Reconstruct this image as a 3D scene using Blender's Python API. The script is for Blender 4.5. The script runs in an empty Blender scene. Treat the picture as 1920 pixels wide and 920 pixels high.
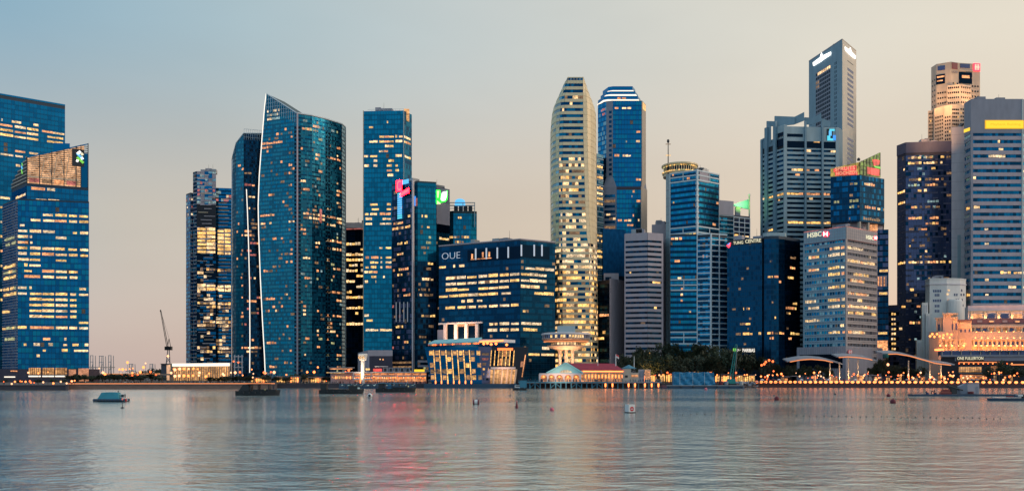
import bpy, math, random
from mathutils import Vector
R = random.Random(11)
SC = bpy.context.scene
COL = SC.collection
rad = math.radians

# ------------------------------------------------------------------ camera
F = 1700.0; CX = 960.0; HY = 702.0; CH = 8.0      # survey: focal length in photo px, horizon row, eye height (m)
cam = bpy.data.objects.new("camera", bpy.data.cameras.new("camera"))
COL.objects.link(cam)
cam.location = (0, 0, CH); cam.rotation_euler = (rad(90), 0, 0)
cam.data.sensor_width = 36; cam.data.lens = 36 * F / 1920
cam.data.shift_y = (HY - 460) / 1920
cam.data.clip_start = 0.5; cam.data.clip_end = 60000
SC.camera = cam

# ------------------------------------------------------------------ sky, sun, exposure
SUN_AZ = rad(100)      # clockwise from +Y (view direction) towards +X
SUN_EL = rad(24)
world = bpy.data.worlds.new("World"); SC.world = world; world.use_nodes = True
wn = world.node_tree; wn.nodes.clear()
def wnode(t, **k):
    n = wn.nodes.new(t)
    for a, b in k.items(): setattr(n, a, b)
    return n
out = wnode('ShaderNodeOutputWorld')
sky = wnode('ShaderNodeTexSky'); sky.sky_type = 'NISHITA'; sky.sun_disc = False
sky.sun_elevation = SUN_EL; sky.sun_rotation = SUN_AZ; sky.air_density = 1.0; sky.dust_density = 2.0; sky.altitude = 0
bg_n = wnode('ShaderNodeBackground'); bg_n.inputs["Strength"].default_value = 0.02
wn.links.new(sky.outputs[0], bg_n.inputs['Color'])
tc = wnode('ShaderNodeTexCoord')
dot = wnode('ShaderNodeVectorMath', operation='DOT_PRODUCT')
dot.inputs[1].default_value = (0.88, 0.46, 0.15)
wn.links.new(tc.outputs['Generated'], dot.inputs[0])
mr = wnode('ShaderNodeMapRange'); mr.inputs['From Min'].default_value = -1; mr.inputs['From Max'].default_value = 1
wn.links.new(dot.outputs['Value'], mr.inputs['Value'])
ramp = wnode('ShaderNodeValToRGB')
def setramp(r, stops):
    e = r.color_ramp.elements
    while len(e) > 1: e.remove(e[-1])
    e[0].position = stops[0][0]; e[0].color = (*stops[0][1], 1)
    for p, c in stops[1:]:
        x = e.new(p); x.color = (*c, 1)
setramp(ramp, [(0.0, (0.34, 0.50, 0.62)), (0.33, (0.27, 0.44, 0.55)), (0.51, (0.225, 0.37, 0.455)), (0.62, (0.36, 0.46, 0.485)),
               (0.735, (0.50, 0.53, 0.50)), (0.915, (0.70, 0.63, 0.50)), (1.0, (0.82, 0.71, 0.55))])
wn.links.new(mr.outputs[0], ramp.inputs[0])
ramp_m = wnode('ShaderNodeValToRGB'); ramp_l = wnode('ShaderNodeValToRGB')
setramp(ramp_m, [(0.0, (0.35, 0.47, 0.56)), (0.35, (0.34, 0.43, 0.48)), (0.55, (0.475, 0.42, 0.345)), (0.735, (0.56, 0.455, 0.345)), (0.90, (0.665, 0.53, 0.385)), (1.0, (0.84, 0.68, 0.50))])
setramp(ramp_l, [(0.0, (0.35, 0.42, 0.48)), (0.35, (0.37, 0.40, 0.42)), (0.50, (0.485, 0.385, 0.355)), (0.715, (0.59, 0.405, 0.325)), (0.90, (0.69, 0.45, 0.325)), (1.0, (0.80, 0.58, 0.40))])
wn.links.new(mr.outputs[0], ramp_m.inputs[0]); wn.links.new(mr.outputs[0], ramp_l.inputs[0])
sep = wnode('ShaderNodeSeparateXYZ'); wn.links.new(tc.outputs['Generated'], sep.inputs[0])
def zfac(z0, z1):
    m = wnode('ShaderNodeMapRange', interpolation_type='SMOOTHSTEP'); m.inputs['From Min'].default_value = z0; m.inputs['From Max'].default_value = z1
    m.inputs['To Min'].default_value = 1.0; m.inputs['To Max'].default_value = 0.0; wn.links.new(sep.outputs['Z'], m.inputs['Value']); return m
mixa = wnode('ShaderNodeMix', data_type='RGBA'); mix = wnode('ShaderNodeMix', data_type='RGBA')
wn.links.new(zfac(0.15, 0.36).outputs[0], mixa.inputs[0]); wn.links.new(ramp.outputs[0], mixa.inputs[6]); wn.links.new(ramp_m.outputs[0], mixa.inputs[7])
wn.links.new(zfac(0.0, 0.17).outputs[0], mix.inputs[0]); wn.links.new(mixa.outputs[2], mix.inputs[6]); wn.links.new(ramp_l.outputs[0], mix.inputs[7])
# faint uneven high cloud
nz = wnode('ShaderNodeTexNoise'); nz.inputs['Scale'].default_value = 2.2; nz.inputs['Detail'].default_value = 4
mp = wnode('ShaderNodeMapping'); mp.inputs['Scale'].default_value = (1, 1, 3.0)
wn.links.new(tc.outputs['Generated'], mp.inputs[0]); wn.links.new(mp.outputs[0], nz.inputs['Vector'])
nr = wnode('ShaderNodeMapRange'); nr.inputs['From Min'].default_value = 0.3; nr.inputs['From Max'].default_value = 0.7; nr.inputs['To Min'].default_value = 1.01; nr.inputs['To Max'].default_value = 1.13
wn.links.new(nz.outputs[0], nr.inputs['Value'])
bg_g = wnode('ShaderNodeBackground')
wn.links.new(mix.outputs[2], bg_g.inputs['Color']); wn.links.new(nr.outputs[0], bg_g.inputs['Strength'])
add = wnode('ShaderNodeAddShader')
wn.links.new(bg_n.outputs[0], add.inputs[0]); wn.links.new(bg_g.outputs[0], add.inputs[1])
wn.links.new(add.outputs[0], out.inputs['Surface'])

sun = bpy.data.objects.new("sun", bpy.data.lights.new("sun", 'SUN')); COL.objects.link(sun)
sun.data.energy = 0.8; sun.data.angle = rad(12); sun.data.color = (1.0, 0.80, 0.62)
d = Vector((math.sin(SUN_AZ) * math.cos(SUN_EL), math.cos(SUN_AZ) * math.cos(SUN_EL), math.sin(SUN_EL)))
sun.rotation_euler = d.to_track_quat('Z', 'Y').to_euler()
SC.view_settings.view_transform = 'Standard'; SC.view_settings.look = 'None'
SC.view_settings.exposure = 0.0; SC.view_settings.gamma = 1.0
SC.render.engine = 'CYCLES'
SC.cycles.use_denoising = True
try: SC.cycles.denoiser = 'OPENIMAGEDENOISE'
except Exception: pass
SC.cycles.max_bounces = 5; SC.cycles.diffuse_bounces = 2; SC.cycles.glossy_bounces = 3
SC.cycles.transmission_bounces = 2; SC.cycles.sample_clamp_indirect = 6.0
SC.cycles.caustics_reflective = False; SC.cycles.caustics_refractive = False

# ------------------------------------------------------------------ materials
M = {}
def surf(name, col, rough=0.6, metal=0.0, var=0.15, scale=(0.25, 0.25, 0.08), spec=0.5, fine=0.0, emis=None):
    m = bpy.data.materials.new(name); m.use_nodes = True
    nt = m.node_tree; p = nt.nodes['Principled BSDF']
    p.inputs['Roughness'].default_value = rough; p.inputs['Metallic'].default_value = metal
    p.inputs['Specular IOR Level'].default_value = 0.12 if name.startswith('glass') else spec
    g = nt.nodes.new('ShaderNodeNewGeometry'); mp = nt.nodes.new('ShaderNodeMapping'); mp.inputs['Scale'].default_value = scale
    nt.links.new(g.outputs['Position'], mp.inputs[0])
    n = nt.nodes.new('ShaderNodeTexNoise'); n.inputs['Scale'].default_value = 1; n.inputs['Detail'].default_value = 5
    nt.links.new(mp.outputs[0], n.inputs['Vector'])
    r = nt.nodes.new('ShaderNodeMapRange'); r.inputs['From Min'].default_value = 0.25; r.inputs['From Max'].default_value = 0.75
    r.inputs['To Min'].default_value = 1 - var; r.inputs['To Max'].default_value = 1 + var
    nt.links.new(n.outputs[0], r.inputs['Value'])
    mx = nt.nodes.new('ShaderNodeVectorMath'); mx.operation = 'SCALE'; mx.inputs[0].default_value = col
    nt.links.new(r.outputs[0], mx.inputs['Scale']); nt.links.new(mx.outputs[0], p.inputs['Base Color'])
    M[name] = m; return m
def em(name, col, st, var=0.0, scale=(0.75, 0.75, 1.5), sample=False):
    m = bpy.data.materials.new(name); m.use_nodes = True
    nt = m.node_tree; p = nt.nodes['Principled BSDF']
    p.inputs['Base Color'].default_value = (0.03, 0.03, 0.03, 1); p.inputs['Roughness'].default_value = 0.3
    p.inputs['Emission Color'].default_value = (*col, 1); p.inputs['Emission Strength'].default_value = st
    if var:
        g = nt.nodes.new('ShaderNodeNewGeometry'); mp = nt.nodes.new('ShaderNodeMapping'); mp.inputs['Scale'].default_value = scale
        nt.links.new(g.outputs['Position'], mp.inputs[0])
        n = nt.nodes.new('ShaderNodeTexNoise'); n.inputs['Scale'].default_value = 1; n.inputs['Detail'].default_value = 3
        nt.links.new(mp.outputs[0], n.inputs['Vector'])
        r = nt.nodes.new('ShaderNodeMapRange'); r.inputs['From Min'].default_value = 0.35; r.inputs['From Max'].default_value = 0.65
        r.inputs['To Min'].default_value = st * (1 - var); r.inputs['To Max'].default_value = st * (1 + 1.25 * var)
        nt.links.new(n.outputs[0], r.inputs['Value'])
        n2 = nt.nodes.new('ShaderNodeTexNoise'); n2.inputs['Scale'].default_value = 0.16; n2.inputs['Detail'].default_value = 1; nt.links.new(g.outputs['Position'], n2.inputs['Vector'])
        r2 = nt.nodes.new('ShaderNodeMapRange'); r2.inputs['From Min'].default_value = 0.3; r2.inputs['From Max'].default_value = 0.7; r2.inputs['To Min'].default_value = 0.45; r2.inputs['To Max'].default_value = 1.25; nt.links.new(n2.outputs[0], r2.inputs['Value'])
        mu = nt.nodes.new('ShaderNodeMath'); mu.operation = 'MULTIPLY'; nt.links.new(r.outputs[0], mu.inputs[0]); nt.links.new(r2.outputs[0], mu.inputs[1]); nt.links.new(mu.outputs[0], p.inputs['Emission Strength'])
        hs = nt.nodes.new('ShaderNodeMix'); hs.data_type = 'RGBA'; hs.inputs[6].default_value = (col[0], col[1] * .72, col[2] * .5, 1); hs.inputs[7].default_value = (*col, 1)
        nt.links.new(n.outputs[0], hs.inputs[0]); hs.clamp_factor = True; nt.links.new(hs.outputs[2], p.inputs['Emission Color'])
    if not sample:
        m.cycles.emission_sampling = 'NONE'
    M[name] = m; return m

# glass (coated curtain-wall panes: tinted mirror-like)
surf('glass_navy', (0.0045, 0.1646, 0.3810), 0.10, 0.75, 0.12, (0.05, 0.05, 0.05))
surf('glass_navy2', (0.0031, 0.1236, 0.3047), 0.12, 0.75, 0.12, (0.05, 0.05, 0.05))
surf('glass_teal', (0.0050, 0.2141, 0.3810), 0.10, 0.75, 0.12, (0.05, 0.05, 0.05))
surf('glass_teal2', (0.0031, 0.1524, 0.2856), 0.12, 0.75, 0.12, (0.05, 0.05, 0.05))
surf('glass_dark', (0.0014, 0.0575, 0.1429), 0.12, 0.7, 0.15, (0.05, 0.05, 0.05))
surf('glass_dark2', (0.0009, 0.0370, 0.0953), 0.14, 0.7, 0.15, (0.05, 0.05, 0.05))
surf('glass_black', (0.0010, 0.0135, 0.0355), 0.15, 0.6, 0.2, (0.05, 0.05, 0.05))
surf('glass_blue', (0.0068, 0.2471, 0.4951), 0.10, 0.75, 0.12, (0.05, 0.05, 0.05))
surf('glass_sail', (0.022, 0.270, 0.41), 0.20, 0.40, 0.15, (0.05, 0.05, 0.02))
surf('glass_sail2', (0.014, 0.170, 0.29), 0.20, 0.40, 0.15, (0.05, 0.05, 0.02))
surf('glass_pale', (0.26, 0.48, 0.58), 0.2, 0.6, 0.1)
surf('glass_mauve', (0.085, 0.115, 0.235), 0.16, 0.6, 0.15)
surf('body_navy', (0.006, 0.03, 0.065), 0.5, 0.0, 0.1)
surf('body_teal', (0.006, 0.04, 0.06), 0.5, 0.0, 0.1)
surf('body_black', (0.008, 0.012, 0.025), 0.6, 0.0, 0.1)
surf('body_mauve', (0.045, 0.042, 0.075), 0.6, 0.0, 0.2)
# opaque walls
surf('wall_grey', (0.42, 0.40, 0.47), 0.7, 0, 0.10)
surf('wall_mauve', (0.45, 0.40, 0.46), 0.7, 0, 0.10)
surf('wall_slate', (0.28, 0.29, 0.36), 0.7, 0, 0.12)
surf('wall_bluegrey', (0.36, 0.47, 0.53), 0.65, 0, 0.10)
surf('wall_dusk', (0.10, 0.10, 0.17), 0.6, 0, 0.12)
surf('wall_sunlit', (0.72, 0.65, 0.56), 0.7, 0, 0.08)  # sunlit right face of the tall slab, light put into the colour
surf('wall_bank_shade', (0.28, 0.40, 0.50), 0.65, 0, 0.10)  # bank wall on its shaded side, shade put into the colour
surf('wall_bank_sun', (0.38, 0.34, 0.36), 0.65, 0, 0.10)  # same bank wall on its lit side, warm light put into the colour
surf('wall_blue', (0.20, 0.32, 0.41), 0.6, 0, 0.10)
surf('wall_cream', (0.62, 0.52, 0.40), 0.7, 0, 0.08)
surf('wall_stone', (0.52, 0.44, 0.37), 0.75, 0, 0.12)
surf('wall_pale', (0.72, 0.66, 0.70), 0.7, 0, 0.10)
surf('wall_white', (0.80, 0.77, 0.75), 0.6, 0, 0.08)
surf('frame_white', (0.62, 0.72, 0.80), 0.5, 0, 0.06)
surf('metal_beige', (0.84, 0.68, 0.44), 0.42, 0.12, 0.08)
surf('metal_grey', (0.35, 0.37, 0.40), 0.45, 0.5, 0.1)
surf('metal_dark', (0.03, 0.035, 0.045), 0.5, 0.3, 0.1)
surf('steel_blue', (0.05, 0.22, 0.34), 0.5, 0.2, 0.15)
surf('steel_teal', (0.02, 0.25, 0.25), 0.5, 0.2, 0.15)
surf('roof_red', (0.52, 0.075, 0.12), 0.7, 0, 0.2, (0.6, 0.6, 0.6))
surf('roof_teal', (0.24, 0.60, 0.70), 0.6, 0, 0.12)
surf('roof_mauve', (0.17, 0.10, 0.13), 0.7, 0, 0.15)
surf('canopy_grey', (0.34, 0.37, 0.44), 0.5, 0.2, 0.1)
surf('net_blue', (0.015, 0.15, 0.36), 0.9, 0, 0.3, (0.5, 0.5, 0.25), 0.1)
surf('tarp_blue', (0.015, 0.20, 0.40), 0.55, 0, 0.3, (0.6, 0.6, 0.6))
surf('tarp_teal', (0.03, 0.24, 0.34), 0.6, 0, 0.15, (0.8, 0.8, 0.8))
surf('hull_dark', (0.012, 0.014, 0.020), 0.5, 0, 0.2)
surf('hull_blue', (0.02, 0.06, 0.12), 0.45, 0, 0.2)
surf('paint_white', (0.75, 0.76, 0.78), 0.5, 0, 0.08)
surf('paint_red', (0.55, 0.03, 0.05), 0.5, 0, 0.1)
surf('paint_darkred', (0.16, 0.015, 0.03), 0.5, 0, 0.1)
surf('paint_pink', (0.70, 0.16, 0.22), 0.5, 0, 0.1)
surf('quay_stone', (0.06, 0.055, 0.075), 0.8, 0, 0.3, (0.4, 0.4, 1.2))
surf('quay_warm', (0.22, 0.15, 0.13), 0.8, 0, 0.2, (0.4, 0.4, 1.2))
surf('paving', (0.13, 0.11, 0.11), 0.85, 0, 0.25, (0.2, 0.2, 0.2))
surf('bark', (0.06, 0.045, 0.035), 0.9, 0, 0.3, (2, 2, 1))
surf('leaf_dark', (0.022, 0.036, 0.020), 0.65, 0, 0.35, (0.6, 0.6, 0.6))
surf('leaf_mid', (0.032, 0.05, 0.025), 0.65, 0, 0.35, (0.6, 0.6, 0.6))
surf('cloth_dark', (0.02, 0.022, 0.04), 0.9, 0, 0.2)
surf('cloth_blue', (0.03, 0.05, 0.12), 0.9, 0, 0.2)
surf('skin', (0.45, 0.27, 0.19), 0.6, 0, 0.05)
surf('hair', (0.012, 0.01, 0.01), 0.6, 0, 0.1)
surf('crate_red', (0.40, 0.11, 0.09), 0.7, 0, 0.3, (2, 2, 2))
# lit windows
em('lit_cream', (1.0, 0.72, 0.38), 1.3, 0.55)
em('lit_yellow', (1.0, 0.66, 0.23), 1.15, 0.55)
em('lit_orange', (1.0, 0.46, 0.20), 1.05, 0.5)
em('lit_pale', (0.95, 0.78, 0.52), 0.95, 0.6)
em('pane_faint', (1.0, 0.72, 0.48), 0.055, 0.8)
em('lit_dim', (1.0, 0.62, 0.32), 0.22, 0.7)
em('lit_green', (0.72, 0.80, 0.42), 0.55, 0.6)
em('lit_cool', (0.45, 0.75, 0.85), 0.45, 0.6)
em('lit_pink', (1.0, 0.30, 0.28), 0.45, 0.6)
em('lit_gold', (1.0, 0.58, 0.18), 1.4, 0.5)
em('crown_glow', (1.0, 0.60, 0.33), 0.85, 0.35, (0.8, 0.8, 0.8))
em('glow_white', (1.0, 0.86, 0.68), 1.5)
em('edge_white', (1.0, 0.92, 0.80), 1.3)
em('lamp_warm', (1.0, 0.23, 0.055), 3.6, sample=True)
em('lamp_orange', (1.0, 0.14, 0.03), 3.0, sample=True)
em('lamp_white', (1.0, 0.45, 0.22), 2.4, sample=True)
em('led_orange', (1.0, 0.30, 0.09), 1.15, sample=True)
em('led_gold', (1.0, 0.17, 0.035), 4.5, sample=True)
em('interior_warm', (1.0, 0.42, 0.16), 0.6, 0.5, (0.5, 0.5, 0.8))
em('interior_gold', (1.0, 0.55, 0.22), 0.7, 0.45, (0.5, 0.5, 0.8))
em('fin_pale', (0.62, 0.72, 0.85), 0.28)
em('sign_white', (1.0, 0.97, 0.9), 2.5, sample=True)
em('sign_cream', (1.0, 0.92, 0.62), 0.95)
em('sign_red', (1.0, 0.03, 0.06), 3.0)
em('sign_redglow', (1.0, 0.0006, 0.0022), 120.0, sample=True)
em('sign_pinkwhite', (1.0, 0.22, 0.22), 1.3)
em('sign_green', (0.003, 0.75, 0.006), 14.0, sample=True)
em('sign_lime', (0.28, 0.9, 0.10), 0.8)
em('sign_blue', (0.05, 0.35, 1.0), 1.0)
em('sign_skyblue', (0.12, 0.55, 1.0), 1.1)
em('sign_cyan', (0.10, 0.75, 0.95), 1.0)
em('sign_yellow', (1.0, 0.60, 0.02), 1.25, sample=True)
em('sign_ochre', (0.95, 0.50, 0.01), 1.0)
em('neon_back', (0.62, 0.50, 0.10), 0.55, 0.6, (0.4, 0.4, 0.4))
em('neon_red', (1.0, 0.10, 0.09), 1.0, 0.15, (0.8, 0.8, 0.8))
em('neon_pale', (1.0, 0.50, 0.28), 0.95)
em('neon_green', (0.22, 0.42, 0.05), 0.5, 0.7, (0.4, 0.4, 0.4))
em('oue_white', (0.62, 0.72, 0.85), 0.7)
em('column_lit', (1.0, 0.62, 0.42), 0.6)
em('soffit_lit', (1.0, 0.48, 0.28), 0.55, 0.3)
LIT = ['lit_cream'] * 4 + ['lit_yellow'] * 4 + ['lit_pale'] * 2 + ['lit_orange']
LITO = ['lit_orange'] * 5 + ['lit_cream'] * 2 + ['lit_dim'] * 2

# ------------------------------------------------------------------ geometry helpers
def WX(px, Y): return (px - CX) / F * Y
def WZ(py, Y): return CH + (HY - py) / F * Y
ORG = {}
def reg(o, org): ORG[o.name] = Vector(org); return o
def props(o, label=None, cat=None, group=None, kind=None):
    if label: o['label'] = label
    if cat: o['category'] = cat
    if group: o['group'] = group
    if kind: o['kind'] = kind
    return o
def thing(name, label, cat, loc, group=None, kind=None):
    o = bpy.data.objects.new(name, None); COL.objects.link(o); o.location = loc; o.empty_display_size = 1
    reg(o, loc); return props(o, label, cat, group, kind)
def org(p): return ORG[p.name] if p else Vector((0, 0, 0))
_bc = [(-.5, -.5, -.5), (.5, -.5, -.5), (.5, .5, -.5), (-.5, .5, -.5), (-.5, -.5, .5), (.5, -.5, .5), (.5, .5, .5), (-.5, .5, .5)]
_bf = [(0, 3, 2, 1), (4, 5, 6, 7), (0, 1, 5, 4), (1, 2, 6, 5), (2, 3, 7, 6), (3, 0, 4, 7)]
BOX = {}
def boxmesh(mat):
    if mat not in BOX:
        me = bpy.data.meshes.new('box_' + mat); me.from_pydata(_bc, [], _bf); me.materials.append(M[mat]); BOX[mat] = me
    return BOX[mat]
def box(parent, name, c, size, mat, rz=0.0, rot=None, kind=None):
    o = bpy.data.objects.new(name, boxmesh(mat)); COL.objects.link(o)
    o.location = Vector(c) - org(parent); o.scale = size
    o.rotation_euler = rot if rot else (0, 0, rz)
    if parent: o.parent = parent; ORG[o.name] = org(parent)
    if kind: o['kind'] = kind
    return o
class MB:
    def __init__(s): s.v = []; s.f = []; s.mi = []; s.mats = []
    def m(s, mat):
        if mat not in s.mats: s.mats.append(mat)
        return s.mats.index(mat)
    def poly(s, pts, mat):
        b = len(s.v); s.v += [tuple(p) for p in pts]; s.f.append(tuple(range(b, b + len(pts)))); s.mi.append(s.m(mat))
    def hexa(s, p, mat):               # p: 8 corners ordered as _bc
        b = len(s.v); s.v += [tuple(q) for q in p]; k = s.m(mat)
        for f in _bf: s.f.append(tuple(b + i for i in f)); s.mi.append(k)
    def box(s, c, size, mat, rz=0.0):
        ca, sa = math.cos(rz), math.sin(rz)
        s.hexa([(c[0] + x * size[0] * ca - y * size[1] * sa, c[1] + x * size[0] * sa + y * size[1] * ca, c[2] + z * size[2]) for x, y, z in _bc], mat)
    def prism(s, pts, z0, z1, mat, topmat=None):   # pts counter-clockwise seen from above or any order; z scalars or lists
        n = len(pts); b = len(s.v); k = s.m(mat); kt = s.m(topmat or mat)
        za = z0 if isinstance(z0, (list, tuple)) else [z0] * n
        zb = z1 if isinstance(z1, (list, tuple)) else [z1] * n
        s.v += [(p[0], p[1], z) for p, z in zip(pts, za)] + [(p[0], p[1], z) for p, z in zip(pts, zb)]
        for i in range(n):
            j = (i + 1) % n; s.f.append((b + i, b + j, b + n + j, b + n + i)); s.mi.append(k)
        s.f.append(tuple(b + n + i for i in range(n))); s.mi.append(kt)
        s.f.append(tuple(b + i for i in reversed(range(n)))); s.mi.append(k)
    def tube(s, a, c, r0, r1, mat, n=6, cap=True):
        a = Vector(a); c = Vector(c); d = (c - a)
        if d.length < 1e-6: return
        d.normalize(); u = d.orthogonal().normalized(); w = d.cross(u); b = len(s.v); k = s.m(mat)
        for p, r in ((a, r0), (c, r1)):
            for i in range(n):
                t = 2 * math.pi * i / n; s.v.append(tuple(p + u * (r * math.cos(t)) + w * (r * math.sin(t))))
        for i in range(n):
            j = (i + 1) % n; s.f.append((b + i, b + j, b + n + j, b + n + i)); s.mi.append(k)
        if cap:
            s.f.append(tuple(b + i for i in reversed(range(n)))); s.mi.append(k); s.f.append(tuple(b + n + i for i in range(n))); s.mi.append(k)
    def lathe(s, c, prof, mat, n=24, sx=1.0, sy=1.0):
        b = len(s.v); k = s.m(mat); m = len(prof)
        for r, z in prof:
            for i in range(n):
                t = 2 * math.pi * i / n; s.v.append((c[0] + sx * r * math.cos(t), c[1] + sy * r * math.sin(t), c[2] + z))
        for a in range(m - 1):
            for i in range(n):
                j = (i + 1) % n; s.f.append((b + a * n + i, b + a * n + j, b + (a + 1) * n + j, b + (a + 1) * n + i)); s.mi.append(k)
        s.f.append(tuple(b + i for i in reversed(range(n)))); s.mi.append(k)
        s.f.append(tuple(b + (m - 1) * n + i for i in range(n))); s.mi.append(k)
    def build(s, name, parent=None, kind=None, label=None, smooth=False, cat=None, group=None, origin=None):
        o0 = org(parent)
        if origin is not None: o0 = Vector(origin)
        me = bpy.data.meshes.new(name)
        me.from_pydata([(a - o0.x, b - o0.y, c - o0.z) for a, b, c in s.v], [], s.f)
        for mt in s.mats: me.materials.append(M[mt])
        me.polygons.foreach_set('material_index', s.mi)
        if smooth: me.polygons.foreach_set('use_smooth', [True] * len(me.polygons))
        me.update()
        o = bpy.data.objects.new(name, me); COL.objects.link(o)
        if parent: o.parent = parent; ORG[o.name] = org(parent)
        elif origin is not None: o.location = o0; ORG[o.name] = o0
        else: ORG[o.name] = Vector((0, 0, 0))
        return props(o, label, cat, group, kind)

class Fac:
    """one straight facade seen left to right from the water"""
    def __init__(s, root, a, b, z0, z1):
        s.root = root; s.a = Vector((a[0], a[1], 0)); s.b = Vector((b[0], b[1], 0)); s.z0 = z0; s.z1 = z1
        s.L = (s.b - s.a).length; s.u = (s.b - s.a).normalized(); s.n = Vector((s.u.y, -s.u.x, 0)); s.rz = math.atan2(s.u.y, s.u.x)
        s.fh = 4.0; s.fz = z0; s.wf = 0.46
    def P(s, px, py):
        k = (px - CX) / F; dx = s.b.x - s.a.x; dy = s.b.y - s.a.y
        t = (k * s.a.y - s.a.x) / (dx - k * dy); Y = s.a.y + t * dy
        return t * s.L, CH + (HY - py) / F * Y
    def w(s, ss, z, d=0.0): 
        p = s.a + s.u * ss + s.n * d; return Vector((p.x, p.y, z))
    def pc(s, name, s0, s1, z0, z1, d0, d1, mat, kind=None):
        return box(s.root, name, s.w((s0 + s1) / 2, (z0 + z1) / 2, (d0 + d1) / 2), (abs(s1 - s0), abs(d1 - d0), abs(z1 - z0)), mat, s.rz, kind=kind)
    def px(s, name, x0, y0, x1, y1, d0, d1, mat, kind=None):      # survey rectangle -> piece on the facade
        xm = (x0 + x1) / 2; s0 = s.P(x0, y0)[0]; s1 = s.P(x1, y0)[0]; za = s.P(xm, y1)[1]; zb = s.P(xm, y0)[1]
        return s.pc(name, s0, s1, za, zb, d0, d1, mat, kind)
    def bd(s, name, x0, y0, x1, y1, d0, d1, mat):          # like px, but a mesh of its own that can carry lettering
        xm = (x0 + x1) / 2; mb = MB(); s.add(mb, s.P(x0, y0)[0], s.P(x1, y0)[0], s.P(xm, y1)[1], s.P(xm, y0)[1], d0, d1, mat); return mb.build(name, s.root)
    def add(s, mb, s0, s1, z0, z1, d0, d1, mat):
        c = [(s0, d1, z0), (s1, d1, z0), (s1, d0, z0), (s0, d0, z0), (s0, d1, z1), (s1, d1, z1), (s1, d0, z1), (s0, d0, z1)]
        mb.hexa([s.w(a, z, dd) for a, dd, z in c], mat)
    def curtain(s, mats, sp, fh=4.0, bw=1.6, sph=1.0, z0=None, z1=None, s0=0.0, s1=None, top=None, left=None, right=None, gap=0.14, dp=0.12, name='window_pane', tilt=0.006):
        z0 = s.z0 if z0 is None else z0; z1 = s.z1 if z1 is None else z1; s1 = s.L if s1 is None else s1
        s.fh = fh; s.fz = z0
        nf = max(1, int((z1 - z0) / fh + 0.3)); nb = max(1, round((s1 - s0) / bw)); w = (s1 - s0) / nb
        mb = MB()
        for i in range(nf):
            for zz0, zz1, ms in ((z0 + i * fh + gap / 2, z0 + i * fh + sph - gap / 2, sp), (z0 + i * fh + sph + gap / 2, z0 + (i + 1) * fh - gap / 2, mats)):
                if zz1 <= zz0: continue
                for j in range(nb):
                    a = s0 + j * w + gap / 2; b = s0 + (j + 1) * w - gap / 2; zb = zz1
                    if left: a = max(a, left((zz0 + zz1) / 2))
                    if right: b = min(b, right((zz0 + zz1) / 2))
                    if b - a < 0.2: continue
                    zmax = min(top(a), top(b)) if top else z1
                    if zz0 > zmax - 0.2: continue
                    zb = min(zb, zmax)
                    ta = R.uniform(-tilt, tilt) * (b - a); tb = R.uniform(-tilt, tilt) * (zb - zz0)
                    mb.poly([s.w(a, zz0, dp - ta - tb), s.w(b, zz0, dp + ta - tb), s.w(b, zb, dp + ta + tb), s.w(a, zb, dp - ta + tb)], 'pane_faint' if ms is mats and name == 'window_pane' and R.random() < .006 else R.choice(ms))
        return mb.build(name, s.root, kind='stuff')
    def bands(s, mat, fh, hb, z0=None, z1=None, s0=0.0, s1=None, d=0.5, name='spandrel', off=0.0):
        z0 = s.z0 if z0 is None else z0; z1 = s.z1 if z1 is None else z1; s1 = s.L if s1 is None else s1
        s.fh = fh; s.fz = z0; n = int((z1 - z0) / fh + 0.01)
        for i in range(n): s.pc(name, s0, s1, z0 + i * fh + off, z0 + i * fh + off + hb, -0.1, d, mat)
    def fins(s, ss, w, d, mat, z0=None, z1=None, name='mullion', d0=-0.1, joined=False):
        z0 = s.z0 if z0 is None else z0; z1 = s.z1 if z1 is None else z1
        mb = MB()
        for x in ss:
            if joined: s.add(mb, x - w / 2, x + w / 2, z0, z1, d0, d, mat)
            else: s.pc(name, x - w / 2, x + w / 2, z0, z1, d0, d, mat)
        if joined: mb.build(name, s.root, kind='stuff')
    def lit(s, spec, mats=None, bw=3.0, d=0.2, h=None, drop=0.06, name='window', hp=None, snap=True, lo=0.40):
        """spec 'row:x0-x1,x0-x1;row:...' in survey px; the row fixes the floor at the first x0"""
        mats = mats or LIT
        for row in spec.split(';'):
            row = row.strip()
            if not row: continue
            y, rs = row.split(':'); y = float(y); rs = [tuple(float(q) for q in r.split('-')) for r in rs.split(',')]
            z = s.P(rs[0][0], y)[1]
            if snap:
                k = math.floor((z - s.fz) / s.fh); za = s.fz + k * s.fh + s.fh * lo; zb = za + (h or s.fh * s.wf)
            else:
                hh = h or s.fh * s.wf; za = z - hh / 2; zb = z + hh / 2
            for x0, x1 in rs:
                a = max(0.1, s.P(x0, y)[0]); b = min(s.L - 0.1, s.P(x1, y)[0])
                if b - a < 0.3: continue
                n = max(1, round((b - a) / bw)); w = (b - a) / n; base = R.choice(mats)
                for j in range(n):
                    if n > 2 and R.random() < drop: continue
                    mt = base if R.random() < 0.6 else R.choice(mats)
                    s.pc(name, a + j * w + R.uniform(.06, .4), a + (j + 1) * w - R.uniform(.06, .4), za, za + (zb - za) * R.uniform(.72, 1.12), 0.02, d + R.uniform(0, .02), mt)
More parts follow.
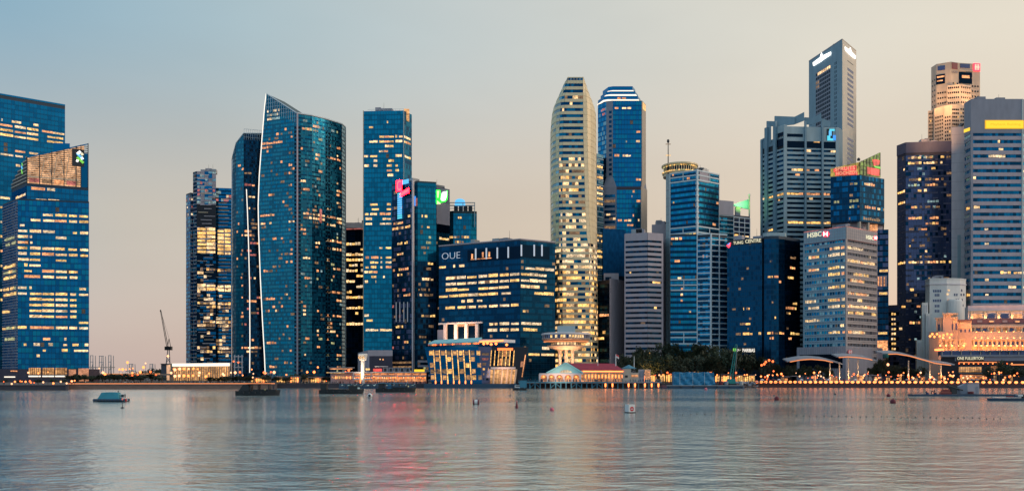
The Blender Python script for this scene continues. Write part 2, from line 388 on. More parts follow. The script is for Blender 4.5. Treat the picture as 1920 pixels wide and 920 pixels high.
    def sprinkle(s, n, mats, w=2.0, d=0.2, z0=None, z1=None, name='window', lo=0.4, s0=None, s1=None):
        z0 = s.z0 if z0 is None else z0; z1 = s.z1 if z1 is None else z1
        s0 = 0.5 if s0 is None else s0; s1 = s.L - 0.5 if s1 is None else s1
        for _ in range(n):
            a = s0 + int(R.random() * max(1, (s1 - s0) / w)) * w; k = math.floor((R.uniform(z0, z1 - s.fh) - s.fz) / s.fh)
            za = s.fz + k * s.fh + s.fh * lo
            if a + w > s.L: continue
            s.pc(name, a + 0.15, min(s.L - .1, a + w * R.choice((1, 1, 1, 2)) - 0.15), za, za + s.fh * s.wf, 0.02, d + R.uniform(0, .03), R.choice(mats))
    def text(s, txt, x0, x1, yb, yt, mat, d=0.6, name='lettering', dep=0.25, parent=None, thin=0.0):
        cu = bpy.data.curves.new('t', 'FONT'); cu.body = txt; cu.size = 1; cu.resolution_u = 3; cu.offset = -thin
        o = bpy.data.objects.new('t', cu); COL.objects.link(o); bpy.context.view_layer.update()
        me0 = o.evaluated_get(bpy.context.evaluated_depsgraph_get()).to_mesh()
        vs = [tuple(v.co) for v in me0.vertices]; fs = [tuple(p.vertices) for p in me0.polygons]
        bpy.data.objects.remove(o); bpy.data.curves.remove(cu)
        xa = min(v[0] for v in vs); xb = max(v[0] for v in vs); ya = min(v[1] for v in vs); yb_ = max(v[1] for v in vs)
        s0, za = s.P(x0, yb); s1, zb2 = s.P(x1, yb); zt = s.P(x0, yt)[1]
        mb = MB(); k = mb.m(mat); n = len(vs)
        def q(v, dd):
            t = (v[0] - xa) / (xb - xa); zz = za + (v[1] - ya) / (yb_ - ya) * (zt - za)
            return s.w(s0 + t * (s1 - s0), zz, dd)
        mb.v = [tuple(q(v, d)) for v in vs] + [tuple(q(v, d - dep)) for v in vs]
        mb.f = list(fs); E = {}
        for f in fs:
            for i in range(len(f)):
                e = (f[i], f[(i + 1) % len(f)]); E[e] = E.get(e, 0) + 1
        for (a, b) in list(E):
            if (b, a) not in E: mb.f.append((a, n + a, n + b, b))
        mb.mi = [k] * len(mb.f)
        return mb.build(name, parent or s.root)

ALLT = []
class Tower:
    def __init__(s, name, label, cat, cs, Yn, depth=35, body='body_navy', zb=2.5, parent=None, bname='wall', base=None, roof=None, Ys=None, sk=1.0):
        ym = min(c[1] for c in cs); H = (HY - ym) * Yn
        s.Y = Ys or [H / (HY - c[1]) for c in cs]
        s.z1 = WZ(ym, Yn); s.z0 = zb if base is None else WZ(base, Yn)
        s.p = [(WX(c[0], y), y) for c, y in zip(cs, s.Y)]
        bk = [(WX(cs[-1][0] - sk, s.Y[-1] + depth), s.Y[-1] + depth), (WX(cs[0][0] + sk, s.Y[0] + depth), s.Y[0] + depth)]
        s.plan = s.p + bk; s.label = label; ALLT.append(s)
        if parent: s.root = parent
        else:
            cx = sum(q[0] for q in s.plan) / len(s.plan); cy = sum(q[1] for q in s.plan) / len(s.plan)
            s.root = thing(name, label, cat, (cx, cy, zb))
        mb = MB(); mb.prism(s.plan, s.z0, s.z1, body, roof or body); s.body = mb.build(bname, s.root)
        s.f = [Fac(s.root, s.p[i], s.p[i + 1], s.z0, s.z1) for i in range(len(s.p) - 1)]
    def parapet(s, mat, h=1.2, t=0.4, name='parapet', drop=0.0):
        for f in s.f: f.pc(name, -0.05, f.L + 0.05, s.z1 - drop, s.z1 + h, -t, 0.25, mat)

def floods(name, loc, tgt, energy, col, size=2.0, spread=100):
    l = bpy.data.lights.new(name, 'AREA'); l.energy = energy; l.color = col; l.size = size; l.spread = rad(spread)
    o = bpy.data.objects.new(name, l); COL.objects.link(o); o.location = loc
    o.rotation_euler = (Vector(tgt) - Vector(loc)).to_track_quat('-Z', 'Y').to_euler(); return o

# ------------------------------------------------------------------ setting: water, land, quay
def water():
    m = bpy.data.materials.new('water'); m.use_nodes = True; nt = m.node_tree; p = nt.nodes['Principled BSDF']
    p.inputs['Base Color'].default_value = (0.66, 0.76, 0.745, 1); p.inputs['Roughness'].default_value = 0.14; p.inputs['Metallic'].default_value = 0.80
    p.inputs['IOR'].default_value = 1.33
    g = nt.nodes.new('ShaderNodeNewGeometry')
    def noise(scale, detail, sc3):
        mp = nt.nodes.new('ShaderNodeMapping'); mp.inputs['Scale'].default_value = sc3; mp.inputs['Rotation'].default_value = (0, 0, 0.12)
        n = nt.nodes.new('ShaderNodeTexNoise'); n.inputs['Scale'].default_value = scale; n.inputs['Detail'].default_value = detail; n.inputs['Roughness'].default_value = 0.55
        nt.links.new(g.outputs['Position'], mp.inputs[0]); nt.links.new(mp.outputs[0], n.inputs['Vector']); return n
    a = noise(0.85, 4, (0.75, 1.0, 1)); b = noise(0.24, 2, (0.6, 1.0, 1)); c = noise(0.012, 3, (0.22, 1.2, 1))
    ad = nt.nodes.new('ShaderNodeMath'); ad.operation = 'MULTIPLY_ADD'; ad.inputs[1].default_value = 1.7
    nt.links.new(b.outputs[0], ad.inputs[0]); nt.links.new(a.outputs[0], ad.inputs[2])
    mr = nt.nodes.new('ShaderNodeMapRange'); mr.inputs['From Min'].default_value = 0.40; mr.inputs['From Max'].default_value = 0.60
    mr.inputs['To Min'].default_value = 0.45; mr.inputs['To Max'].default_value = 1.0
    nt.links.new(c.outputs[0], mr.inputs['Value'])
    bp = nt.nodes.new('ShaderNodeBump'); bp.inputs['Distance'].default_value = 0.42
    # wind slick: a calmer, darker-looking lane across the basin
    sp = nt.nodes.new('ShaderNodeSeparateXYZ'); nt.links.new(g.outputs['Position'], sp.inputs[0])
    wv_ = noise(0.02, 3, (0.35, 1.0, 1)); w2 = nt.nodes.new('ShaderNodeMath'); w2.operation = 'MULTIPLY_ADD'; w2.inputs[1].default_value = 90.0; nt.links.new(wv_.outputs[0], w2.inputs[0]); nt.links.new(sp.outputs['Y'], w2.inputs[2])
    ab = nt.nodes.new('ShaderNodeMath'); ab.operation = 'SUBTRACT'; ab.inputs[1].default_value = 335.0; nt.links.new(w2.outputs[0], ab.inputs[0])
    a2 = nt.nodes.new('ShaderNodeMath'); a2.operation = 'ABSOLUTE'; nt.links.new(ab.outputs[0], a2.inputs[0])
    sl = nt.nodes.new('ShaderNodeMapRange'); sl.interpolation_type = 'SMOOTHSTEP'; sl.inputs['From Min'].default_value = 12; sl.inputs['From Max'].default_value = 34; sl.inputs['To Min'].default_value = 0.22; sl.inputs['To Max'].default_value = 1.0; nt.links.new(a2.outputs[0], sl.inputs['Value'])
    ml = nt.nodes.new('ShaderNodeMath'); ml.operation = 'MULTIPLY'; nt.links.new(mr.outputs[0], ml.inputs[0]); nt.links.new(sl.outputs[0], ml.inputs[1])
    nt.links.new(ml.outputs[0], bp.inputs['Strength']); nt.links.new(ad.outputs[0], bp.inputs['Height']); nt.links.new(bp.outputs[0], p.inputs['Normal'])
    M['water'] = m
water()
mb = MB(); mb.poly([(-9000, -400, 0), (9000, -400, 0), (9000, 700, 0), (-9000, 700, 0)], 'water')
mb.build('water', kind='structure')
SHORE = [(-1500, 470), (WX(127, 470), 470), (WX(128, 505), 505), (WX(515, 515), 515), (WX(520, 545), 545), (WX(798, 548), 548), (WX(1000, 552), 552),
         (WX(1240, 556), 556), (WX(1412, 575), 575), (WX(1650, 562), 562), (WX(1925, 545), 545), (1500, 520)]
mb = MB(); mb.poly([(x, y + 0.4, 2.5) for x, y in SHORE] + [(14000, 600, 2.5), (30000, 30000, 2.5), (-30000, 30000, 2.5), (-14000, 600, 2.5)], 'paving')
mb.build('ground', kind='structure')
for i in range(len(SHORE) - 1):
    a, b = SHORE[i], SHORE[i + 1]
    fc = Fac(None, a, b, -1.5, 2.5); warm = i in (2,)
    q = fc.pc('quay_wall', 0, fc.L, -1.5, 2.2, -1.0, 0, 'quay_warm' if warm else 'quay_stone', kind='structure')
    fc.pc('quay_coping', 0, fc.L, 2.2, 2.75, -1.2, 0.25, 'quay_warm' if warm else 'quay_stone', kind='structure')
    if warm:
        fc.pc('light_trail_strip', 0, fc.L, 2.85, 3.25, -0.5, 0.1, 'led_orange', kind='structure')  # glowing strip added in place of a passing boat's light trail

# ------------------------------------------------------------------ left edge: glass office pair
T = Tower('office_tower', 'tall navy glass office tower at the left edge with a gently sloping flat roof', 'office tower', [(-330, 140), (0, 178), (122, 199)], 800, 60, 'body_navy')
for f in T.f: f.curtain(['glass_navy', 'glass_navy2', 'glass_navy'], ['glass_navy2'], 4.6, 3.2, 1.0)
T.f[1].lit('227:2-5,22-40,62-72;236:0-24,27-49,50-72,78-121;246:0-25,27-49,50-72,88-119;255:0-25,27-49,50-72,88-118;265:88-118;281:28-48,54-72;289:0-25,28-43;310:29-38;368:0-19;385:0-6;420:0-5;440:0-5;470:0-6;500:0-6;540:0-6;566:0-6', bw=9, drop=.02)
T.parapet('glass_navy', 1.5)
Tower('', '', '', [(100, 268), (131, 269)], 815, 50, 'glass_navy', parent=T.root, bname='wing')

T = Tower('office_tower', 'broad blue office tower at far left with glowing slanted crown and green blue logo', 'office tower', [(5, 383), (33, 372), (167, 378)], 690, 45, 'body_navy')
cr = T
for i, f in enumerate(T.f):
    f.curtain(['glass_teal', 'glass_navy2', 'glass_navy'] if i else ['glass_mauve', 'glass_navy2'], ['glass_navy2'], 4.32, 2.6, 0.9)
f = T.f[0]
f.bands('wall_slate', 2.16, 0.55, d=0.5, name='louvre'); f.fh = 4.32; f.fz = T.z0
f.lit('504:8-30;515:8-31;528:8-30;549:8-30;560:8-31;590:6-22;620:6-31;633:10-28;450:10-28;466:12-30', ['lit_green', 'lit_yellow'], 4, d=0.6)
f = T.f[1]
f.lit('404:80-100,103-126,129-145,148-166;413:57-77,80-125,129-145,148-166;424:37-47;431:33-52,55-78,80-103,136-145,150-166;441:33-53,55-61;447:104-125;451:33-53,56-61;463:33-52,56-77,79-102,103-122,128-145,150-166;474:33-51,56-76,79-102,104-126,129-146,150-166;485:33-76,104-125;496:45-52,55-77;510:45-60,79-102,104-126,129-146;523:45-76,80-102,105-126,131-146;539:148-162;543:33-50,55-60;549:148-166;555:33-51,56-102,104-127,131-143;565:55-102,104-127,131-144;576:55-102,104-127,131-144;588:55-102,104-127,131-144;598:55-102,104-127,131-144;610:148-166;619:33-50,56-102,104-127,130-145,148-166;640:80-95,120-125;650:44-50,62-75,90-100,118-126,135-148,158-166;661:80-86,115-127,138-166;671:68-75', bw=8, drop=.03)
# tapering upper floors, crown
P1 = [(WX(47, 692), 692), (WX(50, 690), 690), (WX(166, 702), 702)]
U = Tower('', '', '', [(22, 356), (50, 343), (166, 352)], 692, 40, 'body_navy', parent=T.root, bname='upper_floors', base=380)
for f in U.f: f.curtain(['glass_navy', 'glass_navy2'], ['glass_navy2'], 4.3, 2.6, 0.9)
U.f[1].lit('357:58-85,88-104;372:67-112,130-147', bw=9); U.f[0].lit('372:30-48', bw=2.6)
f = Fac(T.root, U.p[1], U.p[2], U.z1, U.z1 + 40); g = Fac(T.root, U.p[0], U.p[1], U.z1, U.z1 + 30)
zt = lambda s: f.P(50, 294)[1] + (f.P(166, 269)[1] - f.P(50, 294)[1]) * s / f.L
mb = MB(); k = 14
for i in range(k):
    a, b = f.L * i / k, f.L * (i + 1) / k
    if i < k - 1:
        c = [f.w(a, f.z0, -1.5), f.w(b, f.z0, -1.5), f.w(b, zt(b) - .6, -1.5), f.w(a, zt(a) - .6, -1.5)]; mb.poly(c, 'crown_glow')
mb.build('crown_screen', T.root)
mb = MB()
for z in [f.z0 + 1.6 * q for q in range(1, 24)]:
    s_lo = 0.0
    for a in [f.L * i / 28 for i in range(28)]:
        b = a + f.L / 28
        if z < zt(a) - 1: f.add(mb, a, b, z, z + 0.35 + 0.3 * R.random(), -0.9, -0.5, 'wall_stone' if R.random() < .7 else 'metal_dark')
mb.build('louvre', T.root, kind='stuff')
for s in (0, .2, .4, .6, .8, .88, 1.0):
    a = s * (f.L - .6); f.pc('crown_post', a, a + 0.6, f.z0, zt(a) + 0.2, -0.6, 0.4, 'metal_dark')
for s in (.2, .4, .6):
    a = s * f.L; mb = MB()
    mb.tube(f.w(a + 1, f.z0 + 4, .1), f.w(a + 3.6, zt(a) - 4, .1), .25, .25, 'wall_cream', 4); mb.tube(f.w(a + 9, f.z0 + 4, .1), f.w(a + 6.4, zt(a) - 5, .1), .25, .25, 'wall_cream', 4)
    mb.build('brace', T.root)
for i in range(4): f.pc('roof_terrace_light', f.L * (.04 + .2 * i), f.L * (.2 + .2 * i), f.z0 + 1.0, f.z0 + 4.2, -0.4, -0.1, ['lit_pink', 'lit_dim', 'lit_orange', 'lit_pink'][i])
f.pc('terrace_beam', 0, f.L * .85, f.z0 + 4.6, f.z0 + 5.6, -0.5, 0.2, 'wall_cream')
mb = MB(); mb.poly([f.w(0, zt(0), .3), f.w(f.L, zt(f.L), .3), f.w(f.L, zt(f.L), -1.2), f.w(0, zt(0), -1.2)], 'glass_navy'); mb.poly([f.w(0, zt(0) - .9, .3), f.w(f.L, zt(f.L) - .9, .3), f.w(f.L, zt(f.L), .3), f.w(0, zt(0), .3)], 'glass_navy'); mb.build('crown_edge', T.root)
f.pc('crown_end', f.L - 5.5, f.L, f.z0, zt(f.L) - 8, -1.2, 0.1, 'glass_navy2')
# left raking side of the crown
zl = lambda s: g.P(22, 345)[1] + (zt(0) - g.P(22, 345)[1]) * s / g.L
mb = MB(); mb.poly([g.w(0, g.z0, 0), g.w(g.L, g.z0, 0), g.w(g.L, zl(g.L), 0), g.w(0, zl(0), 0)], 'metal_dark'); mb.build('crown_side', T.root)
for q in range(9):
    z = g.z0 + 1 + q * 2.6; lo = 0
    while lo < g.L and zl(lo) < z: lo += 0.25
    if g.L - lo > .6: g.pc('louvre', lo, g.L, z, z + 0.9, 0.02, 0.5, 'wall_stone')
L = f.bd('logo_panel', 135, 280, 158, 312, 0.1, 0.6, 'metal_dark')
def logo_blade(fc, x0, y0, x1, y1, wd, mat, par, nm='logo'):
    s0, z0 = fc.P(x0, y0); s1, z1 = fc.P(x1, y1); v = Vector((s1 - s0, z1 - z0)); nrm = Vector((-v.y, v.x)).normalized() * wd / 2
    mb = MB(); pts = [(s0 - nrm.x, z0 - nrm.y), (s1 - nrm.x, z1 - nrm.y), (s1 + nrm.x, z1 + nrm.y), (s0 + nrm.x, z0 + nrm.y)]
    mb.poly([fc.w(a, z, 0.85) for a, z in pts], mat); mb.poly([fc.w(a, z, 0.62) for a, z in reversed(pts)], mat); return mb.build(nm, par)
for a in ((145, 289, 151, 284.5, 1.8, 'sign_white'), (144.5, 288, 156, 299, 1.7, 'sign_skyblue'), (152, 290.5, 156, 288.5, 1.9, 'sign_cream'), (144.5, 295, 156.5, 306, 1.8, 'sign_lime'), (152, 298, 156, 296.5, 1.7, 'sign_white'), (143, 301, 147, 302.5, 1.6, 'sign_white')): logo_blade(f, *a, L)
for a in ((43, 306, 43.6, 311, 1.3, 'sign_lime'), (42, 312, 43.6, 317, 1.4, 'sign_skyblue'), (42, 318, 43.6, 326, 1.4, 'sign_lime')): logo_blade(g, *a, T.root)
# podium with lit lobby
f = Fac(T.root, (WX(-40, 670), 670), (WX(168, 676), 676), 2.5, 14)
f.pc('podium', 0, f.L, 2.5, 12.2, -20, -0.4, 'body_mauve')
for x0, x1 in ((54, 76), (80, 101), (104, 125)):
    f.px('lobby_window', x0, 689, x1, 701, -0.4, 0.1, 'interior_gold'); f.px('lobby_light', x0, 703.5, x1, 706, -0.4, 0.6, 'glow_white')
    s0 = f.P(x0, 700)[0]; s1 = f.P(x1, 700)[0]
    for q in range(1, 6): a = s0 + (s1 - s0) * q / 6; f.pc('mullion', a - .15, a + .15, 7.5, 13, 0.1, 0.3, 'metal_dark')
f.px('lobby_window', 129, 692, 142, 708, -0.4, 0.1, 'soffit_lit'); f.px('lobby_window', 20, 694, 32, 696, -0.4, .1, 'lit_orange'); f.px('lobby_window', 8, 705, 28, 707, -.4, .1, 'glow_white')
f.px('lobby_window', 147, 690, 166, 714, -.4, .2, 'soffit_lit')

# ------------------------------------------------------------------ stepped pale banded tower and its glowing podium
T = Tower('office_tower', 'stepped dark office tower with pale floor bars and golden lit floors beside curved glass towers', 'office tower', [(362, 323), (369, 321), (405, 322)], 880, 40, 'body_black')
wl = Tower('', '', '', [(349, 364), (357, 361), (363, 362)], 884, 38, 'body_navy', parent=T.root, bname='side_wing')
wr = Tower('', '', '', [(404, 352), (434, 353)], 890, 38, 'body_navy', parent=T.root, bname='right_wing')
T.f[1].z1 = T.z1; wf = Fac(T.root, wr.p[0], wr.p[1], wr.z0, wr.z1)
for fc, zc in ((T.f[1], 1.0), (wf, 1.0)):
    fc.fh = 3.63; fc.fz = 2.5; fc.wf = .7
    n = int((fc.z1 - 2.5) / 3.63)
    for i in range(n):
        z = 2.5 + i * 3.63
        if fc is wf and i > n - 3: continue
        for _ in range(2 if i % 2 else 1):
            w = R.uniform(5, 11); a = R.uniform(0, fc.L - w)
            fc.pc('floor_bar', a, a + w, z + 2.9, z + 3.6, -0.1, R.choice((0.3, .45, .6)), R.choice(('wall_pale', 'wall_cream', 'wall_grey')))
for f in wl.f + T.f[:1]:
    f.curtain(['glass_pale', 'glass_blue', 'glass_navy2', 'glass_mauve'], ['wall_pale', 'wall_grey'], 3.63, 2.2, 1.1)
T.f[1].curtain(['glass_navy2', 'glass_black'], ['glass_black'], 3.63, 3, 1.0, z1=WZ(425, 880), z0=2.5)
T.f[1].curtain(['glass_pale', 'glass_navy', 'lit_cool', 'wall_mauve', 'glass_navy2'], ['wall_mauve', 'glass_navy2'], 3.63, 3.6, 1.2, z0=2.5 + 3.63 * math.floor((WZ(378, 880) - 2.5) / 3.63), dp=.16)
wf.curtain(['glass_navy2', 'glass_navy'], ['glass_black'], 3.63, 3, 1.0); wf.fz = 2.5
for fc, xs in ((T.f[1], '370-386,387-404'), (wf, '408-420,421-433')):
    fc.fz = 2.5; fc.fh = 3.63
    fc.lit(';'.join('%d:%s' % (y, xs) for y in (431, 438, 445, 452, 459, 466, 473, 535, 541)), ['lit_yellow', 'lit_cream', 'lit_gold'], 6, h=2.7, drop=.02, lo=.05, d=.35)
    fc.lit(';'.join('%d:%s' % (y, xs) for y in (508, 571, 578, 605, 612, 655, 662)), ['lit_gold', 'lit_dim', 'lit_yellow', 'lit_cream'], 3, drop=.25, d=.35)
    fc.sprinkle(30, ['lit_cream', 'lit_dim', 'lit_pale'], 3.0, .35, z0=WZ(680, 880), z1=WZ(500, 880))
T.f[1].sprinkle(10, ['lit_cool', 'lit_pink'], 2.4, .3, z0=WZ(378, 880)); wf.sprinkle(8, ['lit_cool', 'lit_pink', 'lit_pale'], 2.4, .3, z0=WZ(380, 890), z1=WZ(357, 890))
for f in wl.f: f.sprinkle(6, ['lit_pink', 'lit_cool', 'lit_pale'], 2, .3, z0=WZ(400, 880))
T = Tower('pavilion', 'low pale pavilion glowing white along its top edge below the stepped tower', 'pavilion', [(313, 682), (324, 681), (432, 680)], 780, 30, 'wall_cream', zb=2.5)
f = T.f[1]
f.px('cornice_light', 325, 680.5, 431, 686, 0.3, 1.3, 'glow_white')
f.pc('lit_glass_wall', 0.5, f.L - 1, 3, T.z1 - 3.2, 0.02, 0.3, 'interior_gold')
T.f[0].pc('lit_glass_wall', 0.3, T.f[0].L * .6, 3, T.z1 - 1, 0.02, 0.3, 'crown_glow')
for i in range(26): a = f.L * (i + .5) / 26; f.pc('pier', a - .3, a + .3, 2.5, T.z1 - 3, .3, .7, 'wall_stone')
for i in range(6): f.px('window', 326 + i * 9, 690, 328.5 + i * 9, 692.5, .7, 1.0, 'lamp_warm')

# ------------------------------------------------------------------ twin curved residential towers
def polyline(pts, y):
    for (x0, y0), (x1, y1) in zip(pts, pts[1:]):
        if y0 <= y <= y1: return x0 + (x1 - x0) * (y - y0) / (y1 - y0)
    return pts[0][0] if y < pts[0][1] else pts[-1][0]
rt = thing('residential_tower', 'tallest curved teal glass apartment tower with a pointed sail-shaped top and white lit edge', 'apartment tower', (WX(560, 740), 745, 2.5))
Lx = [(500, 176), (497, 200), (492, 262), (487, 330), (485, 385), (486, 440), (489, 520), (493, 600), (497, 670), (498, 696)]
A, B = (WX(480, 756), 756), (WX(558, 740), 740)
f = Fac(rt, A, B, 2.5, 250)
leftz = []
for x, y in Lx:
    s, z = f.P(x, y); leftz.append((z, s))
leftz.sort()
def leftf(z):
    for (z0, s0), (z1, s1) in zip(leftz, leftz[1:]):
        if z0 <= z <= z1: return s0 + (s1 - s0) * (z - z0) / (z1 - z0)
    return leftz[0][1] if z < leftz[0][0] else leftz[-1][1]
sA, zA = f.P(500, 176); sB, zB = f.P(558, 213)
topf = lambda s: zA + (zB - zA) * max(0, s - sA) / (sB - sA)
mb = MB()
prof = [(s, z) for z, s in leftz] + [(f.L, zB)] + [(f.L, 2.5)]
fr = [f.w(s, z, 0) for s, z in prof]; bk = [f.w(s, z, -24) for s, z in prof]
mb.poly(fr, 'body_teal'); mb.poly(list(reversed(bk)), 'body_teal')
for i in range(len(fr)): j = (i + 1) % len(fr); mb.poly([fr[j], fr[i], bk[i], bk[j]], 'body_teal')
mb.build('wall', rt)
f.curtain(['glass_sail', 'glass_sail2', 'glass_sail', 'glass_teal'], ['glass_sail2'], 3.3, 1.7, 1.1, z0=2.5, z1=250, top=topf, left=leftf)
f.wf = .55
f.lit('275:490-530;281:492-499;253:518-523,526-530;248:541-548;255:545-549;330:490-496,517-522;310:541-548;324:541-548;352:541-548;367:509-513;373:541-548;393:541-548;403:488-515;420:489-498,505-510,541-553;428:490-499;448:489-497,527-531;455:543-548;475:527-531,543-549;496:536-549;513:494-512;538:535-539;552:535-540;559:494-516;573:511-516,527-531;587:516-523,494-506;640:500-518;660:528-532,543-548;677:533-540,544-548;690:505-520', LITO, 2.4)
f.sprinkle(46, ['lit_dim', 'lit_orange', 'lit_dim'], 2.0, z1=WZ(225, 745), s0=sA)
f.sprinkle(30, ['lit_cool', 'lit_pale'], 1.6, z0=WZ(222, 745), z1=WZ(200, 745), s0=sA + 0.5, s1=sA + 12)
R2 = random.Random(3)
# crown lattice of the point
mb = MB()
for i in range(14):
    s = sA + (sB - sA) * i / 14; z = topf(s); mb.tube(f.w(s, z - 8 - 6 * (1 - i / 14), .5), f.w(s, z, .5), .16, .16, 'frame_white', 4)
for i in range(5): z = zA - 5 - i * 3.2; e = sA + (sB - sA) * (zA - z) / (zA - zB); mb.tube(f.w(sA, z, .5), f.w(min(e, f.L), z, .5), .14, .14, 'frame_white', 4)
mb.build('crown_lattice', rt)
mb = MB(); pts = [f.w(s - .3, z, .3) for z, s in leftz]
for a, b in zip(pts, pts[1:]): mb.tube(a, b, .42, .42, 'edge_white', 6)
mb.build('edge_light', rt)
mb = MB(); mb.tube(f.w(sA, zA, .1), f.w(f.L, zB, .1), .5, .5, 'frame_white', 5); mb.build('roof_edge', rt)
# right curved wing
rp = [(558, 213), (585, 217), (610, 223), (630, 229), (641, 233), (648, 239)]
H = (HY - 213) * 740; cur = [(WX(x, H / (HY - y)), H / (HY - y)) for x, y in rp]
zR = WZ(213, 740)
mb = MB(); mb.prism(cur + [(WX(646, 800), 800), (WX(560, 800), 800)], 2.5, zR, 'body_teal'); mb.build('curved_wing', rt)
W = [Fac(rt, cur[i], cur[i + 1], 2.5, zR) for i in range(len(cur) - 1)]
for i, w in enumerate(W):
    w.curtain(['glass_sail', 'glass_sail2', 'glass_sail2', 'glass_teal2'] if i < 4 else ['glass_pale', 'glass_sail'], ['glass_sail2', 'glass_dark'] if i < 4 else ['wall_bluegrey'], 3.3, 1.5, 1.1); w.wf = .55
W[0].lit('244:566-585;339:562-574;359:562-566;352:568-580;403:568-585;410:568-585;429:562-574;436:568-574;442:568-574;485:568-582;519:570-584;573:568-574;580:568-574;590:568-574;643:568-574;663:570-574', LITO, 2.2)
W[1].lit('238:586-598;244:586-597;266:586-591;294:591-600;300:591-597;361:593-597;403:586-609;410:586-609;416:586-597;423:591-597;458:591-600;464:591-597;505:593-598;582:594-598;622:594-598;629:594-598;650:594-600', LITO, 2.2)
W[2].lit('297:612-629;391:612-621;403:611-629;410:611-629;420:612-629;453:611-629;466:623-629;486:612-618;549:611-629;590:624-629;609:615-623;616:612-623;622:612-629;637:612-617;503:624-629', LITO, 2.2)
W[3].lit('280:631-638;291:631-634;297:631-638;345:631-634;359:631-640;379:631-638;410:631-640;420:631-640;453:631-640;466:631-640;503:631-638;549:631-637;562:631-640;590:631-640;663:631-640;685:631-640', LITO, 2.2)
for w in W[:4]: w.sprinkle(22, ['lit_dim', 'lit_orange', 'lit_dim', 'lit_green', 'lit_cool'], 1.9)
W[1].px('neon_strip', 599, 392, 603, 418, .2, .5, 'lit_pink')
W[0].pc('corner_column', -0.9, 0.2, 2.5, zR, -0.2, 0.9, 'wall_mauve')
mb = MB()
for i in range(int((zR - 12) / 3.3)):
    z = 4 + i * 3.3; W[0].add(mb, .5, 2.6, z, z + 1.8, .1, .35, 'glass_black'); f.add(mb, f.L - 2.9, f.L - .7, z, z + 1.8, .1, .35, 'glass_black')
    W[2].add(mb, 0.2, 2.2, z, z + 1.6, .1, .3, 'glass_black'); W[2].add(mb, 3, 5, z, z + 1.6, .1, .3, 'glass_black')
mb.build('dark_window', rt, kind='stuff')
for w in W: w.pc('parapet', 0, w.L, zR, zR + .9, -.4, .2, 'frame_white')
W[4].pc('edge_panel', W[4].L - 1.1, W[4].L, 2.5, zR, -.1, .4, 'wall_bluegrey')
T = None
# lower twin
ls = thing('residential_tower', 'lower curved glass apartment tower left of the sail-topped one, with its own white edge', 'apartment tower', (WX(462, 770), 780, 2.5))
zt2 = WZ(250, 775)
q = [(WX(435, 790), 790), (WX(437, 782), 782), (WX(443, 776), 776), (WX(457, 772), 772), (WX(496, 778), 778)]
zs = [WZ(300, 790), WZ(290, 782), WZ(268, 776), WZ(250, 772), WZ(247, 772)]
mb = MB(); mb.prism(q + [(WX(490, 820), 820), (WX(437, 820), 820)], 2.5, zs + [zs[-1], zs[0]], 'body_navy'); mb.build('wall', ls)
S = [Fac(ls, q[i], q[i + 1], 2.5, min(zs[i], zs[i + 1])) for i in range(4)]
for i, w in enumerate(S):
    tp = (lambda a, b, L: (lambda s: a + (b - a) * s / L))(zs[i], zs[i + 1], w.L); w.z1 = max(zs[i], zs[i + 1])
    w.curtain(['glass_sail', 'glass_sail2', 'glass_pale'] if i < 2 else (['glass_sail', 'glass_sail2'] if i == 2 else ['glass_dark', 'glass_dark2', 'glass_black']), ['glass_sail2'] if i < 3 else ['glass_dark2'], 3.3, 1.6, 1.1, top=tp); w.wf = .55
S[2].lit(';'.join('%d:453-456' % y for y in (318, 379, 440, 470, 512, 536, 556, 590, 612, 628, 650)), ['lit_orange', 'lit_dim'], 2)
S[2].sprinkle(12, ['lit_dim', 'lit_orange'], 1.6)
S[3].lit('325:458-478;345:458-478;366:466-478;394:466-469,474-479;421:470-486;440:458-466,468-478;454:468-480;480:468-481;522:475-480;587:470-480;651:458-490;657:462-490', ['lit_orange', 'lit_pink', 'lit_dim', 'lit_cream'], 3)
S[3].sprinkle(26, ['lit_dim', 'lit_orange', 'lit_pink'], 2, z1=WZ(400, 775))
mb = MB()
for w, a, b in ((S[3], 0.3, S[3].L * .95),):
    for i in range(10): s = a + (b - a) * i / 9; mb.tube(w.w(s, zt2 - 6, .3), w.w(s, zt2 + 3, .3), .14, .14, 'frame_white', 4)
    for z in (-4, -1, 2.9): mb.tube(w.w(a, zt2 + z, .3), w.w(b, zt2 + z, .3), .14, .14, 'frame_white', 4)
mb.build('roof_lattice', ls)
mb = MB()
e = [(462, 355), (464, 400), (466, 460), (468, 540), (468.5, 640), (468, 698)]
pp = [S[3].w(*S[3].P(*t), .5) for t in e]
for a, b in zip(pp, pp[1:]): mb.tube(a, b, .4, .4, 'edge_white', 6)
mb.build('edge_light', ls)
mb = MB(); pp = [Vector((p[0], p[1] - .3, z)) for p, z in zip(q, zs)]
for a, b in zip(pp, pp[1:]): mb.tube(a, b, .4, .4, 'frame_white', 5)
mb.tube(pp[0], (pp[0].x, pp[0].y, 60), .35, .35, 'frame_white', 5); mb.build('roof_edge', ls)
mb = MB()   # framed low block at foot
for x in (440, 447, 454): p0 = (WX(x, 765), 765); mb.tube((p0[0], p0[1], 2.5), (p0[0], p0[1], WZ(665, 765)), .5, .5, 'wall_pale', 5)
for y in (668, 678, 688): mb.tube((WX(438, 765), 765, WZ(y, 765)), (WX(456, 765), 765, WZ(y, 765)), .4, .4, 'wall_pale', 5)
mb.build('entrance_frame', ls)

